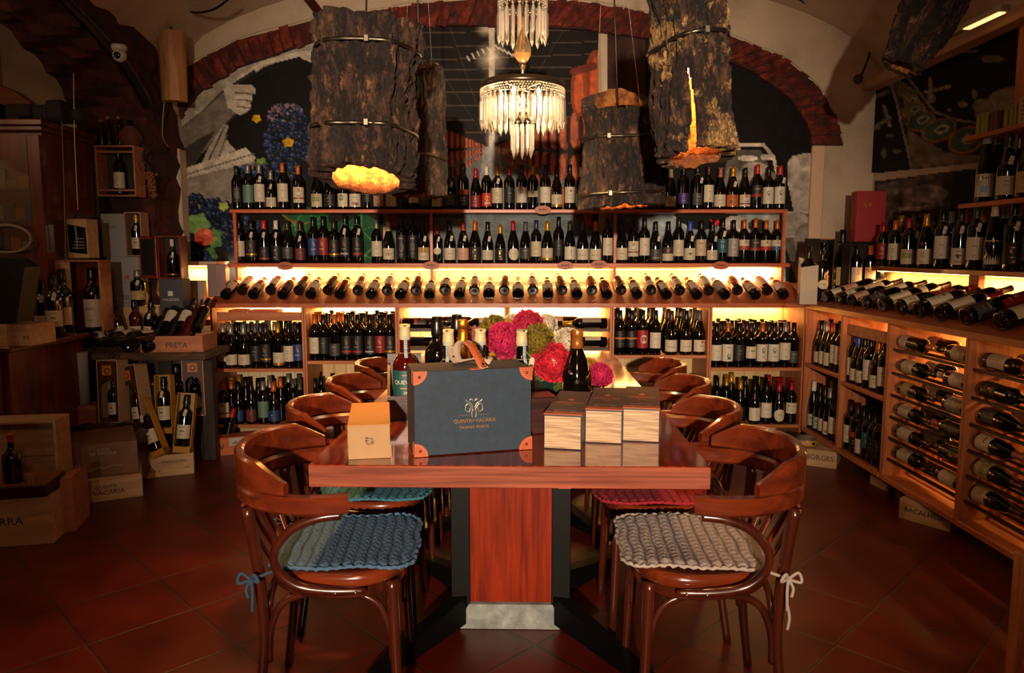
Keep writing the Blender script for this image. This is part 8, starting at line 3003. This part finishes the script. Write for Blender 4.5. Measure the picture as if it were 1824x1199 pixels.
def tray_box(label, c, rotm, lb='port'):
    """open orange-edged tray holding a port bottle, seen from the front"""
    u = thing('bottle_tray', label, 'box', c, (0, 0, 0), 'orange bottle trays')
    u.rotation_euler = rotm.to_euler()
    w_, d_, h_ = .098, .05, .345
    YEL = pm('#a8701c', .6)
    mb = MB()
    mb.bb(-w_ / 2, -w_ / 2 + .004, -d_ / 2, d_ / 2, 0, h_)
    mb.bb(w_ / 2 - .004, w_ / 2, -d_ / 2, d_ / 2, 0, h_)
    mb.bb(-w_ / 2, w_ / 2, -d_ / 2, d_ / 2, h_ - .004, h_)
    mb.bb(-w_ / 2, w_ / 2, -d_ / 2, d_ / 2, 0, .035)
    mb.build('tray_walls', YEL, u)
    mb = MB()
    mb.bb(-w_ / 2 + .004, w_ / 2 - .004, d_ / 2 - .004, d_ / 2, .035, h_ - .004)
    mb.build('tray_back', pm('#8f7c54', .7), u)
    M = T(*c) @ rotm.to_4x4()
    b_ = bottle('port', 'black', lb, tuple(M @ Vector((0, -.01, .036))), rotm.to_4x4(), 'black port bottle resting in the ' + label[:label.find(' tray')].replace('orange-edged', 'orange-edged') + ' tray' + label[label.find(' tray') + 5:], 'bottles in orange trays', True, 1.0, None, 'port_bottle')


def E3(x, y, z):
    return Euler((R(x), R(y), R(z))).to_matrix()


pa, pb, pc = aY(297, 772, 4.20), aY(287, 812, 4.08), aY(325, 806, 4.14)
tray_box('orange-edged tray standing upright below the green tins', tuple(pa), E3(-8, -4, -4))
tray_box('orange-edged tray slanting across the VINHALDEIRA crate', tuple(pb), E3(-10, -27, -8))
tray_box('orange-edged tray upright on the inner end of the VINHALDEIRA crate', tuple(pc), E3(-12, 4, 6))
crate('wine_crate', 'straw-filled wooden crate lettered VINHALDEIRA on the floor', (-2.02, 4.19, 0), (.27, .18, .125), R(22), CRATE, [('VINHALDEIRA', .03, .022, .015), ('RESERVA', -.08, -.03, .014), ('DOC', .10, -.02, .010)], None, True)
mb = MB()
rs = random.Random(31)
for k in range(300):
    p0 = Vector((-2.02, 4.19, .10)) + Rz(R(22)) @ Vector((rs.uniform(-.12, .12), rs.uniform(-.07, .07), rs.uniform(0, .03)))
    p1 = p0 + Vector((rs.uniform(-.02, .02), rs.uniform(-.02, .02), rs.uniform(0, .02)))
    mb.tube([p0, p1], .0009, 0, 3, caps=False)
tag(mb.build('packing_straw', pm('#6e5230', .8)), 'packing straw filling the VINHALDEIRA crate', 'straw', kind='stuff')
bottle('port', 'black', 'port', (aY(318, 735, 4.36).x, 4.355, .303), (0, 0, -.2), 'tall black port bottle with pale crest standing by the windowed box', None, False, 1.05, None, 'port_bottle')
gift_case('arched wooden window case beside the end bay, holding a bottle', (-1.93 - .06, 4.60, .33), (.10, .10, .35), R(-8), CRATE, DARKW)
crate('long_crate', 'long orange-brown wooden box lettered CV on the floor before the end bay', (-1.85, 4.60, 0), (.36, .12, .105), R(24), REDPINE, [('CV', -.04, .0, .035)])
mb = MB()
mb.box((.055, 0, 0), (.115, .002, .05), 0)
for k in range(8):
    mb.box((.02 + k * .01, -.0015, -.008 + .004 * math.sin(k)), (.006, .001, .008 + .004 * (k % 3)), 1)
tag(mb.build('paper_card', [pm('#9a968c', .6), pm('#2c2a28', .6)], loc=(-1.80, 4.543, .085), rot=(R(-8), 0, R(24))), 'white printed card leaning on the CV box', 'card')
for i, (u_, v_, kd, cp, lb, s, ln) in enumerate(((358, 790, 'port', 'scarlet', 'salmon', .9, 0), (385, 785, 'flagon', 'orange', 'oval', 1.0, 0), (402, 788, 'bordeaux', 'scarlet', 'none', .95, 16))):
    p = aZ(u_, v_ + 6, 0)
    p.y = max(p.y, 4.70) if i else 4.62
    p.x = (u_ - 912) / 1300 * (p.y * .99 + .1)
    if i:
        p.y = 4.68
    bottle(kd, cp, lb, (p.x, p.y, .002), Ry(R(ln)), f'{cp}-topped dark bottle standing on the floor behind the CV box, {["outer", "squat with round label", "leaning"][i]}', 'bottles behind the CV box', False, s)
crate('wine_crate', 'wooden crate lettered MOUR under the end bay of the back shelving', (-1.62, 5.0, 0), (.45, .30, .105), 0, CRATE, [('MOUR', -.06, .02, .02), ('MOUR', .13, .02, .02)])
# navy umbrella-like sack and slatted box
mb = MB()
mb.box((0, 0, 0), (.20, .14, .09), 0, Ry(R(20)), .03, 3)
tag(mb.build('navy_sack', pm('#0c1420', .8), loc=tuple(aY(338, 625, 4.45))), 'dark navy cloth sack wedged between plank table and end bay', 'bag')
crate('slatted_box', 'small slatted wooden box tilted beside the end bay post', tuple(aY(362, 628, 4.50)), (.09, .10, .06), R(20), CRATER)
# red barrel, cartons on the floor
u = thing('red_barrel', 'dark red lying barrel behind the carton stack', 'barrel', (-2.28, 3.98, .17), (0, 0, 0))
mb = MB()
M = Ry(PI / 2)
mb.lathe([(0, -.20), (.13, -.20), (.135, -.21), (.145, -.21), (.165, -.08), (.17, 0), (.165, .08), (.145, .21), (.135, .21), (.13, .20), (0, .20)], 0, 32, M)
mb.build('staves', pm('#3c0e0a', .35, noise=.2), u)
for x in (-.18, -.10, .10, .18):
    mb = MB()
    r = .166 if abs(x) < .15 else .152
    mb.lathe([(r - .004, x - .012), (r + .002, x - .012), (r + .002, x + .012), (r - .004, x + .012)], 0, 32, M)
    mb.build('hoop', pm('#100c0b', .4, .5), u)
crate('wine_crate', 'low wooden crate lettered QUINTA DE VACARIA on the floor', (-2.165, 3.79, 0), (.335, .24, .112), R(27), CRATE, [('QUINTA', .0, .018, .018), ('DE', -.058, -.014, .009), ('VACARIA', .012, -.012, .024)])
u = thing('cardboard_carton', 'brown cardboard carton with white QUINTA DE VACARIA print on the low crate', 'box', (-2.175, 3.80, .1195), (R(-3), 0, R(27)))
mb = MB()
w_, d_, h_ = .315, .20, .165
mb.add([(-w_ / 2, -d_ / 2, 0), (w_ / 2, -d_ / 2, 0), (w_ / 2, d_ / 2, 0), (-w_ / 2, d_ / 2, 0), (-w_ / 2 - .012, -d_ / 2 + .004, h_), (w_ / 2, -d_ / 2 + .004, h_ * 1.02), (w_ / 2 - .02, d_ / 2, h_ + .055), (-w_ / 2, d_ / 2, h_ + .05)],
       [(3, 2, 1, 0), (0, 1, 5, 4), (1, 2, 6, 5), (2, 3, 7, 6), (3, 0, 4, 7), (4, 5, 6, 7)])
mb.build('carton', rough_mat('brown_card', ['#5c3f2a', '#6e4c34', '#7a573c'], scale=12, rough=.7, bump=.3, dist=.006), u)
mb = MB()
mb.text('QUINTA', .011, T(.0, -d_ / 2 - .001, .138) @ FRONT, 0)
mb.text('DE VACARIA', .015, T(.0, -d_ / 2 - .001, .118) @ FRONT, 0)
mb.tube(bez([(-.10, -.101, .02), (-.06, -.101, .035), (-.02, -.101, .045), (.0, -.101, .035), (.03, -.101, .05), (.09, -.101, .045)], 5), .0018, 0, 4)
for s in (-1, 1):
    mb.tube(bez([(0, -.1005, .078), (s * .010, -.1005, .088), (s * .012, -.1005, .098), (s * .004, -.1005, .096)], 4), .0014, 0, 4)
mb.build('print', pm('#a59a8c', .6), u)

# lower left corner: crates with a dark bottle on a red tray
crate('wine_crate', 'big pale wooden crate ending in the letters RA at the picture edge', (-2.285, 3.18, 0), (.46, .22, .205), R(12), CRATE, [('SERRA', .045, .01, .035)])
crate('wine_crate', 'narrow reddish crate on end beside the RA crate', (-2.075, 3.36, 0), (.05, .22, .25), R(14), CRATER)
u = thing('red_tray', 'dark red lined tray with gold edge on the RA crate', 'tray', (-2.235, 3.17, .2235), (0, 0, R(12)))
mb = MB()
mb.bb(-.18, .175, -.11, .11, 0, .05, bev=.003)
mb.build('tray_body', pm('#2c0a0c', .5), u)
mb = MB()
mb.bb(-.178, .173, -.108, .108, .0505, .054)
mb.build('gold_edge', pm('#8a5a24', .4, .3), u)
bottle('flagon', 'orange', 'none', (-2.20, 3.13, .279), (0, 0, 0), 'squat black flagon with orange neck on the dark red tray', None, False, .8, None, 'flagon')
mb = MB()
mb.box((0, 0, .02), (.025, .002, .045), 0, Rx(.2))
mb.text('TI', .012, T(-.03, -.002, .02) @ FRONT, 0)
tag(mb.build('price_card', pm('#8f8678', .7), loc=(-2.11, 3.11, .279)), 'small white folded price card on the dark red tray', 'card')
u = thing('wine_crate', 'tall open wooden crate standing behind the dark red tray', 'crate', (-2.32, 3.42, 0), (0, 0, R(10)))
for b_, nm in (((-.16, .16, .06, .072, 0, .50), 'back_board'), ((.15, .162, -.09, .059, 0, .50), 'side_board'), ((-.16, .149, -.09, .059, .49, .50), 'end_board'), ((-.10, .10, .045, .058, .30, .47), 'inner_block')):
    mb = MB()
    mb.bb(*b_)
    mb.build(nm, CRATE, u)
# pale curtain and card by the end bay, lit from the added shelf strip
mb = MB()
vs, fs = [], []
for i in range(41):
    x = -.115 + .23 * i / 40
    for z in (0, .36):
        vs.append((x, .008 * math.sin(i * 1.1), z))
for i in range(40):
    fs.append((2 * i, 2 * i + 2, 2 * i + 3, 2 * i + 1))
mb.add(vs, fs, 0, None, True)
c = tag(mb.build('sheer_curtain', pm('#b59468', .8), loc=(-2.16, 5.10, .84)), 'small pale sheer curtain hanging beside the sloping display', 'curtain')
sm = c.modifiers.new('thick', 'SOLIDIFY')
sm.thickness = .002
mb = MB()
mb.bb(-2.30, -2.02, 5.02, 5.24, 1.20, 1.225)
s_ = thing('added_lamp_shelf', 'added short pale shelf with a light strip above the sheer curtain', 'shelf')  # shelf and strip added to make the pale glow beside the end bay
mb.build('shelf_board', pm('#a08a70', .7), s_)
strip_light(-2.26, -2.06, 5.06, 1.192, s_, 22)
mb = MB()
mb.box((0, 0, .13), (.10, .05, .26), 0, Rz(R(-10)), .002)
tag(mb.build('white_card_box', pm('#8f867c', .7), loc=(-2.12, 4.93, .84)), 'slim grey-white card box before the sheer curtain', 'box')
mb = MB()
mb.bb(-2.28, -2.02, 4.86, 5.2, .80, .838)
tag(mb.build('side_ledge', PINE), 'small pine ledge under the sheer curtain', 'shelf')
# dark red wooden box at the display end
mb = MB()
mb.box((0, 0, .11), (.115, .13, .215), 0, None, .003)
tag(mb.build('dark_wood_box', CABW, loc=(-1.965, 4.90, .99), rot=(R(-2), 0, R(10))), 'dark red-brown wooden box on the outer end of the sloping display', 'box')
